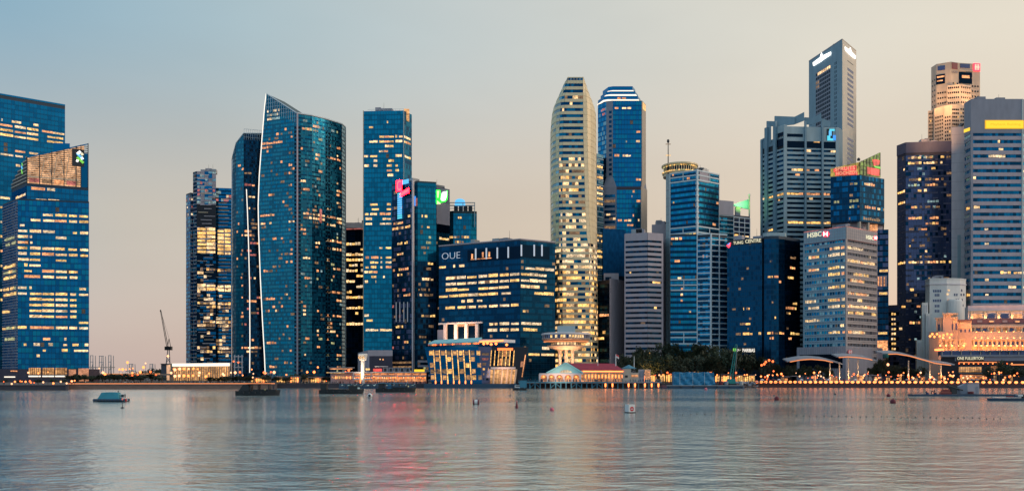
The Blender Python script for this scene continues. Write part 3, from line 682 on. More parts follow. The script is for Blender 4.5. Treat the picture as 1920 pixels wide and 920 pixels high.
# ------------------------------------------------------------------ dark mid-rise, twin teal slabs, block with the green sign
T = Tower('office_block', 'narrow dark office block with pale flat cap and bright yellow floors beside sail tower', 'office block', [(647, 421), (684, 420)], 850, 30, 'body_black')
f = T.f[0]; f.curtain(['glass_black', 'glass_dark2'], ['glass_black'], 5.0, 3, 1.2); f.wf = .5
T2 = Tower('', '', '', [(646, 417), (684, 417.5)], 848, 30, 'wall_pale', parent=T.root, bname='roof_cap', base=427)
f.lit(';'.join('%d:649-682' % y for y in (455, 475, 484, 503, 512, 531, 559, 578, 605)) + ';541:668-682;523:668-682;589:666-672;547:650-660;495:676-682;465:676-682', LIT + ['lit_gold'], 3, drop=.18)
f.px('red_light', 650, 428, 682, 430, .2, .5, 'lit_pink')

T = Tower('office_tower', 'slim teal glass slab tower with a flat top and an orange lit roof corner', 'office tower', [(681, 207.5), (756, 208), (772, 238)], 760, 30, 'body_teal', Ys=[762, 760, 772])
f = T.f[0]; f.curtain(['glass_teal', 'glass_teal2', 'glass_teal'], ['glass_teal2'], 4.05, 2.4, .9)
T.f[1].curtain(['glass_teal2', 'glass_dark'], ['glass_teal2'], 4.05, 2.4, .9)
f.lit('241:692-700;228:725-728;258:711-739,741-745,748-755;268:692-708,711-739,741-755;278:722-738;287:710-728;296:682-691,694-708,741-754;305:700-708,728-739;314:683-692,700-708,725-735,741-746;323:725-735,741-748;331:726-738;385:694-708,725-733;395:697-711,725-734;404:684-691,694-707,712-733;414:685-698,717-733;423:685-698,712-734;470:711-717,723-734;480:685-692,696-710,713-717,723-734;489:694-710,713-717,723-734;498:685-692,695-706,713-717,723-734;515:683-708;524:696-706,718-722;533:684-690,704-706;589:683-692;599:687-699;617:685-710,712-735', bw=4.4)
T.f[1].lit('258:757-770;268:757-770;296:758-770', bw=3)
f.pc('edge_panel', -.1, .5, 2.5, T.z1 + .5, -.2, .4, 'wall_cream')
T.f[1].pc('corner_fin', 0, .6, 2.5, T.z1, 0, .5, 'wall_bluegrey')
U = Tower('', '', '', [(757.5, 204), (767.5, 204.5)], 764, 8, 'interior_gold', parent=T.root, bname='roof_lantern', base=226)
mb = MB(); a = T.f[0]
for i in range(9): s = a.L * (.2 + .1 * i); mb.tube(a.w(s, T.z1, -2), a.w(s, T.z1 + 2, -2), .1, .1, 'frame_white', 4)
mb.tube(a.w(a.L * .1, T.z1 + 1.9, -2), a.w(a.L, T.z1 + 1.9, -2), .12, .12, 'frame_white', 4); mb.build('roof_rail', T.root)
U = Tower('', '', '', [(671, 661), (690, 656), (736, 656)], 655, 40, 'wall_mauve', parent=T.root, bname='podium')
g = U.f[1]; g.pc('recess', 1, g.L, 2.5, U.z1 - 4.2, .02, .3, 'body_mauve'); g.px('lamp', 712, 672, 714, 674, .3, .6, 'lit_cream'); g.px('lamp', 717, 672, 719.5, 675, .3, .6, 'lit_orange')

T = Tower('office_tower', 'dark teal office tower with a red and blue neon sign at its upper left corner', 'office tower', [(735, 349), (772.5, 338), (776, 345), (783, 345.5), (818, 347)], 690, 40, 'body_teal', Ys=[706, 690, 694, 692, 696])
f0, fcol, f1, f2 = T.f
f0.curtain(['glass_dark', 'glass_dark2', 'glass_mauve'], ['glass_dark2'], 4.0, 2.2, .9, top=lambda s: WZ(345, 700)); f1.curtain(['glass_teal2', 'glass_dark'], ['glass_dark'], 4.0, 2.2, .9)
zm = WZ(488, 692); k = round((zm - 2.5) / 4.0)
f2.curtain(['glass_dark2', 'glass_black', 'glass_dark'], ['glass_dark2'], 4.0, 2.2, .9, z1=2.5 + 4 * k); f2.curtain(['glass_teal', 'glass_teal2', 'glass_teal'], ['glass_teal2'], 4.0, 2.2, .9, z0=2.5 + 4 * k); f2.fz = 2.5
fcol.pc('corner_pillar', 0, fcol.L, 2.5, T.z1 + .5, -.2, .7, 'wall_pale')
f0.lit('425:738-756;429:740-760;433:736-770;462:745-765;475:745-757;508:737-770;554:757-770;613:742-756;632:745-750;639:758-766;440:748-752;391:740-746;403:765-770;515:745-755', ['lit_orange', 'lit_cream', 'lit_yellow', 'lit_dim'], 2.2)
f2.lit('409:790-793,796-802;430:789-793,800-806;452:803-805;464:800-805;497:802-818;499:779-783;520:791-813;554:776-784,786-792,794-812;575:802-806;596:790-816;542:784-788,803-806;632:785-800', ['lit_yellow', 'lit_cream', 'lit_dim', 'lit_dim'], 2.2)
f0.sprinkle(26, ['lit_dim', 'lit_pink', 'lit_dim'], 2); f2.sprinkle(20, ['lit_dim', 'lit_green'], 2, z1=WZ(420, 690))
for x in (743.6, 750.5, 758, 765): f0.px('glow_fin', x - .5, 566, x + .5, 603, .3, .6, 'fin_pale')  # white fins, not lamps; their brightness is put in as own glow
U = Tower('', '', '', [(783, 342.5), (817, 344.5)], 691, 30, 'glass_teal2', parent=T.root, bname='roof_box', base=348)
for i in range(5):   # car-park style base floors
    f0.pc('spandrel', 1, f0.L - .5, 3 + i * 3.4, 4.5 + i * 3.4, .15, .6, 'lit_dim' if i != 1 else 'lit_green'); f2.pc('spandrel', 0, f2.L, 3 + i * 3.6, 4.6 + i * 3.6, .15, .6, 'wall_mauve')
# neon sign: pale blue crossbar, red C, slanted red word, blue ladder
sg = f0
sg.px('sign_board', 749, 338, 768, 346, .9, 1.4, 'sign_skyblue'); sg.px('sign_band', 750, 340.5, 754, 344, 1.4, 1.5, 'sign_white')
emblem_pts = [(746.5, 338.5), (757, 338.5), (757, 360), (746.5, 360)]
LB_ = []
def halo_panel(fc, pts, d, dep):  # red glowing panel added behind the letters, stands for their halo
    mb = MB(); q = [fc.P(x, y) for x, y in pts]; fr = [fc.w(s_, z, d) for s_, z in q]; bk = [fc.w(s_, z, d - dep) for s_, z in q]
    mb.poly(list(reversed(fr)), 'sign_redglow'); mb.poly(bk, 'metal_dark')
    for i in range(4): k = (i + 1) % 4; mb.poly([fr[i], fr[k], bk[k], bk[i]], 'metal_dark')
    return mb.build('halo_panel', fc.root)
b1 = halo_panel(sg, emblem_pts, 1.8, .3); b2 = halo_panel(sg, [(754.5, 360), (771, 352.5), (771, 362), (754.5, 369.5)], 1.85, .3)
sg.text('C', 748, 755.5, 358.5, 340, 'sign_pinkwhite', 2.15, 'lettering', .3, parent=b1)
def slant_text(fc, txt, x0, ya, x1, yb, hp, mat, d):
    o = fc.text(txt, x0, x1, ya, ya - hp, mat, d, 'lettering', .4)
    s0 = fc.P(x0, ya)[0]; s1 = fc.P(x1, ya)[0]; dz = (ya - yb) / F * 700; oo = org(fc.root)
    for v in o.data.vertices:
        p = Vector(v.co) + oo; s = (Vector((p.x, p.y, 0)) - fc.a).dot(fc.u); v.co.z += dz * (s - s0) / (s1 - s0)
    return o
slant_text(sg, 'aidec', 755.5, 368, 770, 361.5, 6.5, 'sign_pinkwhite', 2.2)
for i in range(12):
    y = 362 + i * 4.1; sg.px('sign_rung', 747.5, y, 755.5, y + 3.0, .9, 1.3, 'sign_skyblue' if i not in (0, 10, 11) else 'sign_cyan')
f1.px('sign_panel', 776, 368, 780, 386, .2, .6, 'sign_blue'); f1.px('sign_panel', 779.5, 372, 783, 386, .2, .5, 'lit_pink')

T = Tower('office_block', 'teal glass office block with a grey side wall under a glowing green and white emblem', 'office block', [(816, 351), (843, 356)], 722, 30, 'body_teal')
f = T.f[0]; f.curtain(['glass_teal', 'glass_teal2'], ['glass_teal2'], 4.0, 2.2, .9)
f.px('wall_panel', 818, 381, 842.5, 421, .2, .5, 'wall_mauve'); f.px('wall_panel', 819, 421, 842.5, 436, .2, .4, 'glass_black'); f.px('wall_panel', 818, 353, 842.5, 381, .2, .45, 'wall_slate')
f.lit('446:823-828,830-842;450:824-840', ['lit_yellow', 'lit_cream'], 2.2); f.sprinkle(8, ['lit_dim'], 2, z1=WZ(440, 720))
U = Tower('', '', '', [(783, 346), (818, 347)], 734, 20, 'glass_teal2', parent=T.root, bname='rear_wing')
def emblem(fc, pts, mat, d, dep=.4, nm='emblem', par=None):
    mb = MB(); q = [fc.P(x, y) for x, y in pts]
    fr = [fc.w(s, z, d) for s, z in q]; bk = [fc.w(s, z, d - dep) for s, z in q]
    mb.poly(list(reversed(fr)), mat); mb.poly(bk, mat)
    for i in range(len(fr)): j = (i + 1) % len(fr); mb.poly([fr[i], fr[j], bk[j], bk[i]], mat)
    return mb.build(nm, par or fc.root)
emblem(f, [(817, 357), (824, 357), (824, 366), (838, 358), (838, 372), (834, 378), (826, 379), (824, 383), (817, 381)], 'sign_green', .65)
emblem(f, [(817.8, 358), (822, 358), (820.5, 371), (818.5, 371)], 'sign_cream', 1.2, .3)
emblem(f, [(828, 361), (836.5, 358.8), (836, 368), (833, 376), (827.5, 377), (825, 374), (826, 367)], 'sign_white', 1.2, .3)
emblem(f, [(818, 376), (825, 382), (824, 383), (818, 383)], 'sign_cream', 1.2, .3); emblem(f, [(813, 374), (816, 376), (815, 379), (812, 377)], 'sign_lime', 1.2, .3)
mb = MB(); p0 = f.w(3, T.z1 + 1, -4); mb.tube(p0, f.w(13, T.z1 + 1.5, -4), .5, .6, 'metal_dark', 6); mb.tube(f.w(3, T.z1, -4), f.w(3, T.z1 + 2, -4), .4, .4, 'metal_dark'); mb.build('roof_crane', T.root)
T = Tower('office_block', 'teal glass office block with an open steel roof frame and a blue domed rooftop sign', 'office block', [(842, 395), (850, 396), (883, 395), (894, 420)], 745, 30, 'body_teal', Ys=[747, 745, 746, 748])
for f in T.f: f.curtain(['glass_teal', 'glass_teal2'], ['glass_teal2'], 4.0, 2.0, .9, top=(lambda s: WZ(400, 745)))
f = T.f[1]; f.lit('446:850-862,865-880;450:852-870;405:858-866', ['lit_yellow', 'lit_cream', 'lit_dim'], 2.2)
T.f[0].lit('446:843-849', ['lit_yellow'], 2)
zf = WZ(380, 745); mb = MB()
for a, b in (((843, 745), (890, 745)), ((843, 757), (890, 757)), ((890, 745), (890, 757)), ((843, 745), (843, 757))):
    mb.tube((WX(*a), a[1], zf), (WX(*b), b[1], zf), .45, .45, 'metal_grey', 4); mb.tube((WX(*a), a[1], zf - 2.5), (WX(*b), b[1], zf - 2.5), .3, .3, 'metal_grey', 4)
for x, y in ((843, 745), (890, 745), (890, 757), (843, 757), (868, 745)): mb.tube((WX(x, y), y, WZ(397, 745)), (WX(x, y), y, zf), .4, .4, 'metal_grey', 4)
mb.tube((WX(890, 745), 745, WZ(425, 745)), (WX(890, 745), 745, zf), .45, .45, 'metal_grey', 4)
mb.build('roof_frame', T.root)
for i in range(4): box(T.root, 'roof_tank', (WX(855 + i * 9, 752), 752, WZ(391, 752)), (3.2, 3, 3.6), 'metal_dark')
mb = MB(); mb.lathe((WX(862.5, 750), 750, WZ(386, 750)), [(4.4, 0), (4.4, 3), (3.6, 5), (1.6, 5.8)], 'sign_skyblue', 14, 1, .5); mb.build('dome_sign', T.root)

# ------------------------------------------------------------------ OUE block
T = Tower('office_block', 'broad dark navy office block with OUE lettering and long lit strip windows', 'office block', [(823, 462), (975.5, 449), (1041, 455)], 640, 40, 'body_navy')
f0, f1 = T.f
for f in T.f: f.curtain(['glass_dark', 'glass_dark2', 'glass_dark'], ['glass_dark2'], 4.35, 2.4, 1.5, gap=.1); f.wf = .46
f0.lit('498:823-836,850-854,861-871;523:836-856,857-874,876-894,897-914,916-934,937-955,956-974;534:836-856,857-874,876-894,897-914,916-934,937-955,956-974;547:836-880;544:897-974;558:823-840,842-934,940-958;571:865-872,876-888,894-905;583:835-853,858-874,877-893,897-913,917-934,937-955,958-973;606:917-934,936-955,958-973;617:915-933,937-955,957-973;630:950-953', ['lit_cream', 'lit_pale', 'lit_yellow'], 8.4, drop=.02)
f1.lit('502:985-1039;515:976-1025;528:976-1025;541:976-1012;556:1001-1038;580:980-986;602:977-1015;617:980-1008;667:990-1012,1014-1039;654:1016-1030', ['lit_cream', 'lit_pale', 'lit_yellow'], 8, drop=.03)
f0.sprinkle(14, ['lit_dim'], 2.2); f1.sprinkle(10, ['lit_dim'], 2.2)
# roof terrace opening with white fins
f0.pc('terrace_recess', f0.P(877, 470)[0], f0.L, WZ(484, 640), WZ(461, 640), .15, .4, 'glass_black'); f1.pc('terrace_recess', 0, f1.P(1030, 465)[0], WZ(482, 640), WZ(458, 640), .15, .4, 'glass_black')
for x in (893, 913, 933.5, 954): f0.px('terrace_fin', x - .9, 462 + (975 - x) * .05, x + .9, 482 + (975 - x) * .06, .3, 1.2, 'oue_white')
for x in (976.5, 1000.5, 1015): f1.px('terrace_fin', x - .9, 459, x + .9, 480, .3, 1.2, 'oue_white')
for x, y in ((886, 480), (906, 477), (918, 476)):
    f0.px('terrace_lamp', x - 1, y - 4, x + 1.5, y + 5, .5, .9, 'lit_orange')
f0.px('terrace_ledge', 884, 484.5, 922, 485.6, .5, .9, 'lit_orange')
f0.text('OUE', 829.5, 863.5, 486.5, 474.5, 'oue_white', .7, thin=.022)
f0.pc('roof_edge', 0, f0.L, T.z1, T.z1 + .8, -.4, .3, 'wall_mauve'); f1.pc('roof_edge', 0, f1.L, T.z1, T.z1 + .8, -.4, .3, 'wall_mauve')
# undercut corner with tall lit columns
f0.px('soffit', 824, 604, 906, 607, .2, 1.6, 'wall_white'); f0.px('undercut', 824, 607, 906, 644, .15, .35, 'glass_black'); f0.px('undercut_wall', 821, 618, 835, 642, .35, .6, 'wall_mauve')
for x in (837, 857, 876.5, 896.5): f0.px('column', x - 2.6, 607, x + 2.6, 642, .5, 2.2, 'wall_white')
f0.px('lobby_ceiling', 860, 607, 871, 612, .4, .7, 'lit_orange'); f0.px('lobby_ceiling', 880, 607, 892, 610, .4, .7, 'lit_orange')
c = f0.w(f0.P(866, 640)[0], WZ(641, 640), 9)
floods('column_flood', c, f0.w(f0.P(866, 620)[0], WZ(616, 640), 0), 8000, (1.0, 0.48, 0.26), 20, 120)

# ------------------------------------------------------------------ round-shouldered bright tower
def ring_tower():
    Y0 = 680
    rt = thing('office_tower', 'pale ribbed office tower with a rounded bullet-shaped top and golden lit lower floors', 'office tower', (WX(1077, Y0), Y0 + 18, 2.5))
    Lp = [(145, 1065.5), (151, 1059), (157, 1055), (165, 1050), (177, 1044), (190, 1038.5), (200, 1036), (220, 1034), (240, 1033.3), (300, 1033.2), (430, 1034), (560, 1037), (690, 1039)]
    Rp = [(145, 1093), (151, 1097), (157, 1100), (165, 1104), (177, 1109.5), (190, 1114), (200, 1116.5), (220, 1117), (240, 1117.2), (300, 1117.4), (430, 1118.5), (560, 1120), (690, 1121)]
    fa = [(145, 1065), (180, 1059), (250, 1055.5), (400, 1054.5), (690, 1055)]
    fb = [(145, 1093), (250, 1093.5), (400, 1097.5), (440, 1100), (470, 1104), (690, 1106)]
    it = lambda p, y: polyline([(b, a) for a, b in p], y)
    def plan(y):
        l, r, a, b = it(Lp, y), it(Rp, y), it(fa, y), it(fb, y)
        a = max(a, l + .05); b = min(b, r - .05); pts = []
        n = 5
        for i in range(n + 1):
            t = i / n * math.pi / 2; pts.append((a - (a - l) * math.cos(t), Y0 + 20 * (1 - math.sin(t)) * min(1, (a - l) / 12)))
        for i in range(n + 1):
            t = (1 - i / n) * math.pi / 2; pts.append((b + (r - b) * math.cos(t), Y0 + 20 * (1 - math.sin(t)) * min(1, (r - b) / 12)))
        return [Vector((WX(x, q), q, 0)) for x, q in pts]          # 12 points, 11 segments; 5 is the flat front
    ys = [145]
    y = 151.0
    while y < 690:
        ys.append(y); y += 11.55 if y < 440 else 10.3
    ys.append(690)
    mb = MB(); slices = []
    for i, y in enumerate(ys):
        p = plan(y); c = Vector((p[5].x + p[6].x, 0, 0)) / 2
        slices.append([Vector((q.x, q.y + .9, WZ(y, Y0))) for q in p] + [Vector((p[11].x, Y0 + 42, WZ(y, Y0))), Vector((p[0].x, Y0 + 42, WZ(y, Y0)))])
    for a, b in zip(slices, slices[1:]):
        n = len(a)
        for k in range(n): j = (k + 1) % n; mb.poly([b[k], b[j], a[j], a[k]], 'glass_black')
    mb.poly(slices[0], 'metal_beige'); mb.build('core', rt)
    side = MB()
    def seg(mb, p, q, k, za, zb, d, mat, sub=None):
        P = [p[k], p[k + 1], q[k + 1], q[k]]
        u = (p[k + 1] - p[k]); u = u.normalized() if u.length > .01 else Vector((1, 0, 0)); nn = Vector((u.y, -u.x, 0)) * d
        mb.poly([Vector((v.x, v.y, z)) + nn for v, z in zip(P, (za, za, zb, zb))], mat)
    for i in range(len(ys) - 1):
        y0, y1 = ys[i], ys[i + 1]; band = (y1 - y0) * (0.50 if y0 < 440 else .46); ym = y0 + band
        if i == 0: ym = y0 + 1.5
        pt, pm, pb = plan(y0), plan(ym), plan(y1); zt, zm, zb = WZ(y0, Y0), WZ(ym, Y0), WZ(y1, Y0)
        mb = MB()
        for k in range(11):
            seg(mb, pm, pt, k, zm, zt, .35, 'metal_beige')
            u = (pm[k + 1] - pm[k]); u = u.normalized() if u.length > .01 else Vector((1, 0, 0)); nn = Vector((u.y, -u.x, 0))
            mb.poly([(*(pm[k] + nn * .35).xy, zm), (*(pm[k] - nn * .6).xy, zm), (*(pm[k + 1] - nn * .6).xy, zm), (*(pm[k + 1] + nn * .35).xy, zm)], 'metal_beige')
        mb.build('spandrel', rt)
        # glazing
        lit_row = {215: 0}.get(int(y0), 0)
        rows = [(170, 186, 'lit_dim', .5), (290, 320, 'lit_cream', .5), (318, 332, 'lit_dim', .5), (330, 362, 'lit_gold', .7), (362, 395, 'lit_dim', .4), (398, 418, 'lit_pale', .6), (420, 440, 'lit_dim', .5), (440, 500, 'lit_pale', .7), (500, 530, 'lit_gold', .7), (530, 600, 'lit_gold', .65), (600, 640, 'lit_gold', .8), (640, 690, 'lit_gold', .5)]
        pr = 0.04; mt = 'lit_cream'
        for a, b, m_, p_ in rows:
            if a <= ym < b: mt = m_; pr = p_
        gl = MB(); any_pane = False
        for k in range(11):
            p, q = pb, pm
            if y0 < 440 and k > 5:
                seg(side, p, q, k, zb, zm, .2, 'metal_beige'); continue
            if k < 4 and y0 < 440:
                seg(gl, p, q, k, zb, zm, .12, R.choice(('glass_pale', 'metal_beige', 'wall_bluegrey'))); continue
            n = 7 if k == 5 else (2 if k in (3, 4, 6, 7) else 1)
            for j in range(n):
                a0 = p[k].lerp(p[k + 1], j / n); a1 = p[k].lerp(p[k + 1], (j + 1) / n); b0 = q[k].lerp(q[k + 1], j / n); b1 = q[k].lerp(q[k + 1], (j + 1) / n)
                lit = R.random() < pr
                mat = R.choice((mt, mt, 'lit_cream', 'lit_dim')) if lit else (R.choice(('glass_teal2', 'glass_dark', 'glass_dark')) if k in (4, 5, 6) or y0 > 440 and k > 3 else R.choice(('glass_sail', 'wall_bluegrey', 'glass_pale')))
                u = (p[k + 1] - p[k]); u = u.normalized() if u.length > .01 else Vector((1, 0, 0)); nn = Vector((u.y, -u.x, 0)) * .12
                pts = [Vector((a0.x, a0.y, zb)) + nn, Vector((a1.x, a1.y, zb)) + nn, Vector((b1.x, b1.y, zm)) + nn, Vector((b0.x, b0.y, zm)) + nn]
                if lit and k in (4, 5, 6):
                    w = MB(); w.poly([v + nn * .3 for v in pts], mat); w.build('window', rt); gl.poly(pts, 'glass_black')
                else: gl.poly(pts, mat)
        if gl.f: gl.build('window_band', rt)
    side.build('side_cladding', rt)
    # slim rail lines up the flanks and roof cap
    mb = MB()
    pt = [plan(y)[11] for y in ys]; pl = [plan(y)[0] for y in ys]
    for lst in (pt, pl):
        v = [Vector((p.x, p.y - .3, WZ(y, Y0))) for p, y in zip(lst, ys)]
        for a, b in zip(v, v[1:]): mb.tube(a, b, .4, .4, 'metal_beige', 5)
    mb.build('edge_trim', rt)
    ct = MB(); p = plan(146); z = WZ(145, Y0)
    for k in range(6): x = p[5].x + (p[6].x - p[5].x) * k / 5; ct.tube((x, Y0 - .3, WZ(158, Y0)), (x, Y0 - .3, z), .2, .2, 'metal_beige', 4)
    ct.build('crown_mullion', rt)
ring_tower()
T = Tower('office_block', 'narrow pale blue annex with yellow lit floors between the round and octagonal towers', 'office block', [(1111, 290), (1119, 288), (1131, 291)], 790, 25, 'body_navy')
for f in T.f: f.curtain(['glass_pale', 'glass_blue'], ['glass_blue'], 4.6, 2, 1.8); f.bands('wall_bluegrey', 4.6, 1.0, d=.5)
T.f[1].lit('317:1119-1130;337:1119-1130;349:1119-1130;360:1119-1130;372:1119-1130;381:1119-1130;440:1119-1130;455:1119-1130;470:1119-1130;485:1119-1130;500:1119-1130', ['lit_gold', 'lit_cream', 'lit_yellow'], 2.2); T.f[0].lit('318:1113-1118;338:1113-1118;349:1113-1118;360:1113-1118;381:1113-1118', ['lit_gold', 'lit_dim'], 2)

# ------------------------------------------------------------------ octagonal tower with three lit crown rings
T = Tower('skyscraper', 'tall blue octagonal skyscraper crowned with three white lit rings', 'skyscraper', [(1121, 198), (1137, 191), (1149, 189), (1203, 189), (1210, 198)], 800, 30, 'body_navy', Ys=[812, 802, 800, 800, 812])
LOW = Tower('', '', '', [(1120, 356), (1131, 351), (1156, 350), (1201.5, 350), (1212.5, 356)], 798, 34, 'body_mauve', parent=T.root, bname='lower_shaft', Ys=[812, 800, 798, 798, 812])
a, b, c, e = T.f
zb = LOW.z1
a.curtain(['glass_pale', 'glass_blue', 'glass_navy'], ['glass_navy2'], 4.2, 2, .9, z0=zb); c.curtain(['glass_navy', 'glass_teal', 'glass_navy'], ['glass_navy2'], 4.2, 2.6, .9, z0=zb)
for f, zz0, zz1 in ((b, zb, T.z1),):
    f.pc('pilaster', 0, f.L, zz0, zz1, .02, .4, 'wall_slate')
    for i in range(int((zz1 - zz0 - 6) / 4.2)): f.pc('window', f.L * .42, f.L * .85, zz0 + 2 + i * 4.2, zz0 + 4.4 + i * 4.2, .2, .48, 'glass_dark')
e.pc('pilaster', 0, e.L, 2.5, T.z1, .02, .5, 'wall_stone')
LOW.f[0].curtain(['glass_blue', 'glass_pale'], ['glass_navy2'], 4.2, 2, .9); LOW.f[2].curtain(['glass_teal', 'glass_navy'], ['glass_navy2'], 4.2, 2.6, .9)
g = LOW.f[1]; g.pc('pilaster', 0, g.L, 2.5, zb, .02, .4, 'wall_slate')
for i in range(int((zb - 6) / 4.6)): g.pc('window', 1.2, g.L - 1.2, 3 + i * 4.6, 5.4 + i * 4.6, .2, .5, R.choice(('glass_dark', 'glass_dark', 'glass_navy', 'lit_dim')))
LOW.f[3].pc('pilaster', 0, LOW.f[3].L, 2.5, zb, .02, .5, 'wall_stone')
mb = MB()    # chamfered shoulders
for (p0, p1, q0, q1) in ((T.p[1], T.p[2], LOW.p[1], LOW.p[2]), (T.p[3], T.p[4], LOW.p[3], LOW.p[4])):
    mb.poly([(q0[0], q0[1] - .3, zb - .2), (q1[0], q1[1] - .3, zb - .2), (p1[0], p1[1] - .4, zb + 9), (p0[0], p0[1] - .4, zb + 9)], 'wall_slate')
mb.build('shoulder', T.root)
c.fh = 4.2; c.fz = zb
c.lit('190:1157-1164,1166-1174;204:1152-1160,1166-1175,1176-1184;246:1193-1201;262:1173-1176;270:1192-1200;293:1152-1161,1167-1183;341:1192-1202', ['lit_orange', 'lit_cream', 'lit_pale'], 3)
LOW.f[2].lit('364:1186-1190;373:1184-1186;381:1193-1202;403:1186-1189;411:1158-1166,1170-1184;420:1175-1188;412:1196-1199;404:1136-1145', ['lit_orange', 'lit_cream'], 3); a.lit('213:1127-1135;218:1127-1135', ['lit_pink'], 2)
LOW.f[1].lit('405:1137-1145;411:1142-1155', ['lit_cream', 'lit_dim'], 3, d=.6)
e.px('flood_panel', 1204, 195, 1209, 206, .4, .8, 'lit_gold')
for i, (x0, x1, yt, yb, yl) in enumerate(((1126, 1204, 180, 191, 188.5), (1131, 1199, 171.5, 181, 179), (1135, 1194, 162, 173, 171.5))):
    ins = 3 + 3.5 * i; yy = 803 + 4 * i
    pl = [(WX(x0 - 2, yy), yy + 14), (WX(x0 + 6, yy), yy + 2), (WX(x0 + 14, yy), yy), (WX(x1 - 8, yy), yy), (WX(x1, yy), yy + 10), (WX(x1 - 3, yy), yy + 34), (WX(x0 + 2, yy), yy + 34)]
    mb = MB(); mb.prism(pl, WZ(yb, yy), WZ(yt, yy), 'glass_navy'); mb.build('crown_tier', T.root)
    mb = MB(); zz = WZ(yl, yy)
    for k in range(4): mb.tube((pl[k][0], pl[k][1] - .5, zz), (pl[k + 1][0], pl[k + 1][1] - .5, zz), .75, .75, 'glow_white', 6)
    mb.build('crown_light', T.root)

# ------------------------------------------------------------------ netted block, small dark block, banded grey block
T = Tower('office_block', 'office block wrapped in bright blue construction netting', 'office block', [(1129, 430), (1172, 433)], 730, 25, 'body_navy')
mb = MB(); f = T.f[0]; nx, nzz = 14, 20; z0 = WZ(516, 730)
gp = [[f.w(f.L * i / nx, z0 + (T.z1 + .8 - z0) * j / nzz, 1.0 + .3 * math.sin(i * 1.9 + j * .4) + R.uniform(-.15, .15)) for i in range(nx + 1)] for j in range(nzz + 1)]
for j in range(nzz):
    for i in range(nx): mb.poly([gp[j][i], gp[j][i + 1], gp[j + 1][i + 1], gp[j + 1][i]], 'net_blue')
mb.build('scaffold_net', T.root)
T = Tower('office_block', 'small dark block with a plain grey side wall in front of the blue netting', 'office block', [(1120, 527), (1143, 524), (1172, 529)], 690, 25, 'body_black')
T.f[0].curtain(['glass_black', 'glass_dark2'], ['glass_black'], 4.4, 3, 1.2); T.f[0].lit('589:1124-1142;633:1121-1133;624:1130-1136', ['lit_orange', 'lit_gold'], 6)
T.f[1].pc('side_wall', 0, T.f[1].L, 2.5, T.z1 + 1, .02, .6, 'wall_mauve')
U = Tower('', '', '', [(1132, 512), (1160, 512)], 700, 10, 'wall_grey', parent=T.root, bname='roof_box', base=530); U.f[0].px('opening', 1135, 519, 1146, 527, .02, .3, 'glass_black')

T = Tower('office_block', 'mauve grey office block with dark horizontal ribbon windows and no roof sign', 'office block', [(1172, 438), (1214, 436), (1243, 438)], 680, 30, 'body_black')
fh = 9.55 / F * 680
for f in T.f:
    z0 = 8; n = int((T.z1 - 5.6 - z0) / fh); f.fh = fh; f.fz = T.z1 - 5.6 - n * fh
    s1 = f.L - (1.2 if f is T.f[1] else 0)
    for i in range(n + 1):
        z = f.fz + i * fh; f.pc('spandrel', 0, f.L, z, z + (fh * .56 if i < n else 5.6), -.1, .5, 'wall_mauve')
    f.curtain(['glass_dark2', 'glass_black'], ['glass_black'], fh, 2, fh * .5, z0=f.fz, z1=T.z1 - 5.6)
    f.pc('pilaster', -.4 if f is T.f[0] else f.L - 1.4, .4 if f is T.f[0] else f.L, 2.5, T.z1 - .2, -.1, .45, 'wall_mauve')
T.f[1].lit('527:1223-1238;612:1201-1206', ['lit_cream', 'lit_yellow'], 3, d=.3, lo=.58, h=1.4); T.f[0].lit('611:1201-1210;517:1180-1184', ['lit_yellow', 'lit_dim'], 3, d=.3, lo=.58, h=1.4); T.f[1].sprinkle(5, ['lit_yellow', 'lit_dim'], 2.5, .3, z1=60, lo=.58)
T.f[0].pc('base', 1, T.f[0].L, 2.5, 20, .02, .3, 'glass_black')
T = Tower('office_block', 'plain windowless mauve grey slab directly behind the ribbon windowed block', 'office block', [(1222, 421), (1250, 419.5)], 715, 25, 'wall_mauve')
f = T.f[0]
for i in range(14): f.pc('panel_joint', 0, f.L, 20 + i * 7.6, 20.25 + i * 7.6, 0, .06, 'wall_slate')

# ------------------------------------------------------------------ white gridded blue tower with rotunda and mast
def grid_face(f, ys, vs, w=.55, d=.6, mat='frame_white'):
    for y in ys:
        z = f.P(*((vs[0] if vs else 0), y))[1] if False else y
        f.pc('floor_beam', 0, f.L, z - w / 2, z + w / 2, -.1, d, mat)
T = Tower('office_tower', 'blue glass office tower with white grid frame and a lit round rooftop gallery and mast', 'office tower', [(1249, 327), (1256, 325.5), (1307, 318.5), (1348, 327)], 690, 30, 'body_navy')
s, l, r = T.f
s.pc('side_panel', 0, s.L, 2.5, T.z1, .02, .3, 'wall_bluegrey')
for i in range(24): s.pc('panel_joint', 0, s.L, 6 + i * 6.3, 6.3 + i * 6.3, .28, .36, 'wall_slate')
for f in (l, r):
    f.curtain(['glass_blue', 'glass_navy', 'glass_teal'], ['glass_dark2'], 4.25, 1.5, 1.9); f.wf = .4
    for y in (319.5, 328, 337, 424, 435, 446): z = WZ(y, 690); f.pc('floor_beam', 0, f.L, z - .5, z + .5, -.1, .65, 'frame_white')
    for q in ((.5,) if f is l else (.55,)):
        f.pc('mullion', f.L * q - .3, f.L * q + .3, WZ(337, 690), WZ(319.5, 690), .1, .6, 'frame_white'); f.pc('mullion', f.L * q - .3, f.L * q + .3, WZ(446, 690), WZ(424, 690), .1, .6, 'frame_white')
l.pc('mullion', 0, .6, 2.5, T.z1, -.1, .6, 'frame_white')
r.pc('corner_column', -.9, .5, WZ(446, 690), T.z1 + .4, -.3, .9, 'frame_white')
for i in range(8): z = WZ(345 + i * 10.5, 690); r.pc('column_bracket', -1.4, 1.0, z - .7, z + .7, -.3, 1.1, 'frame_white')
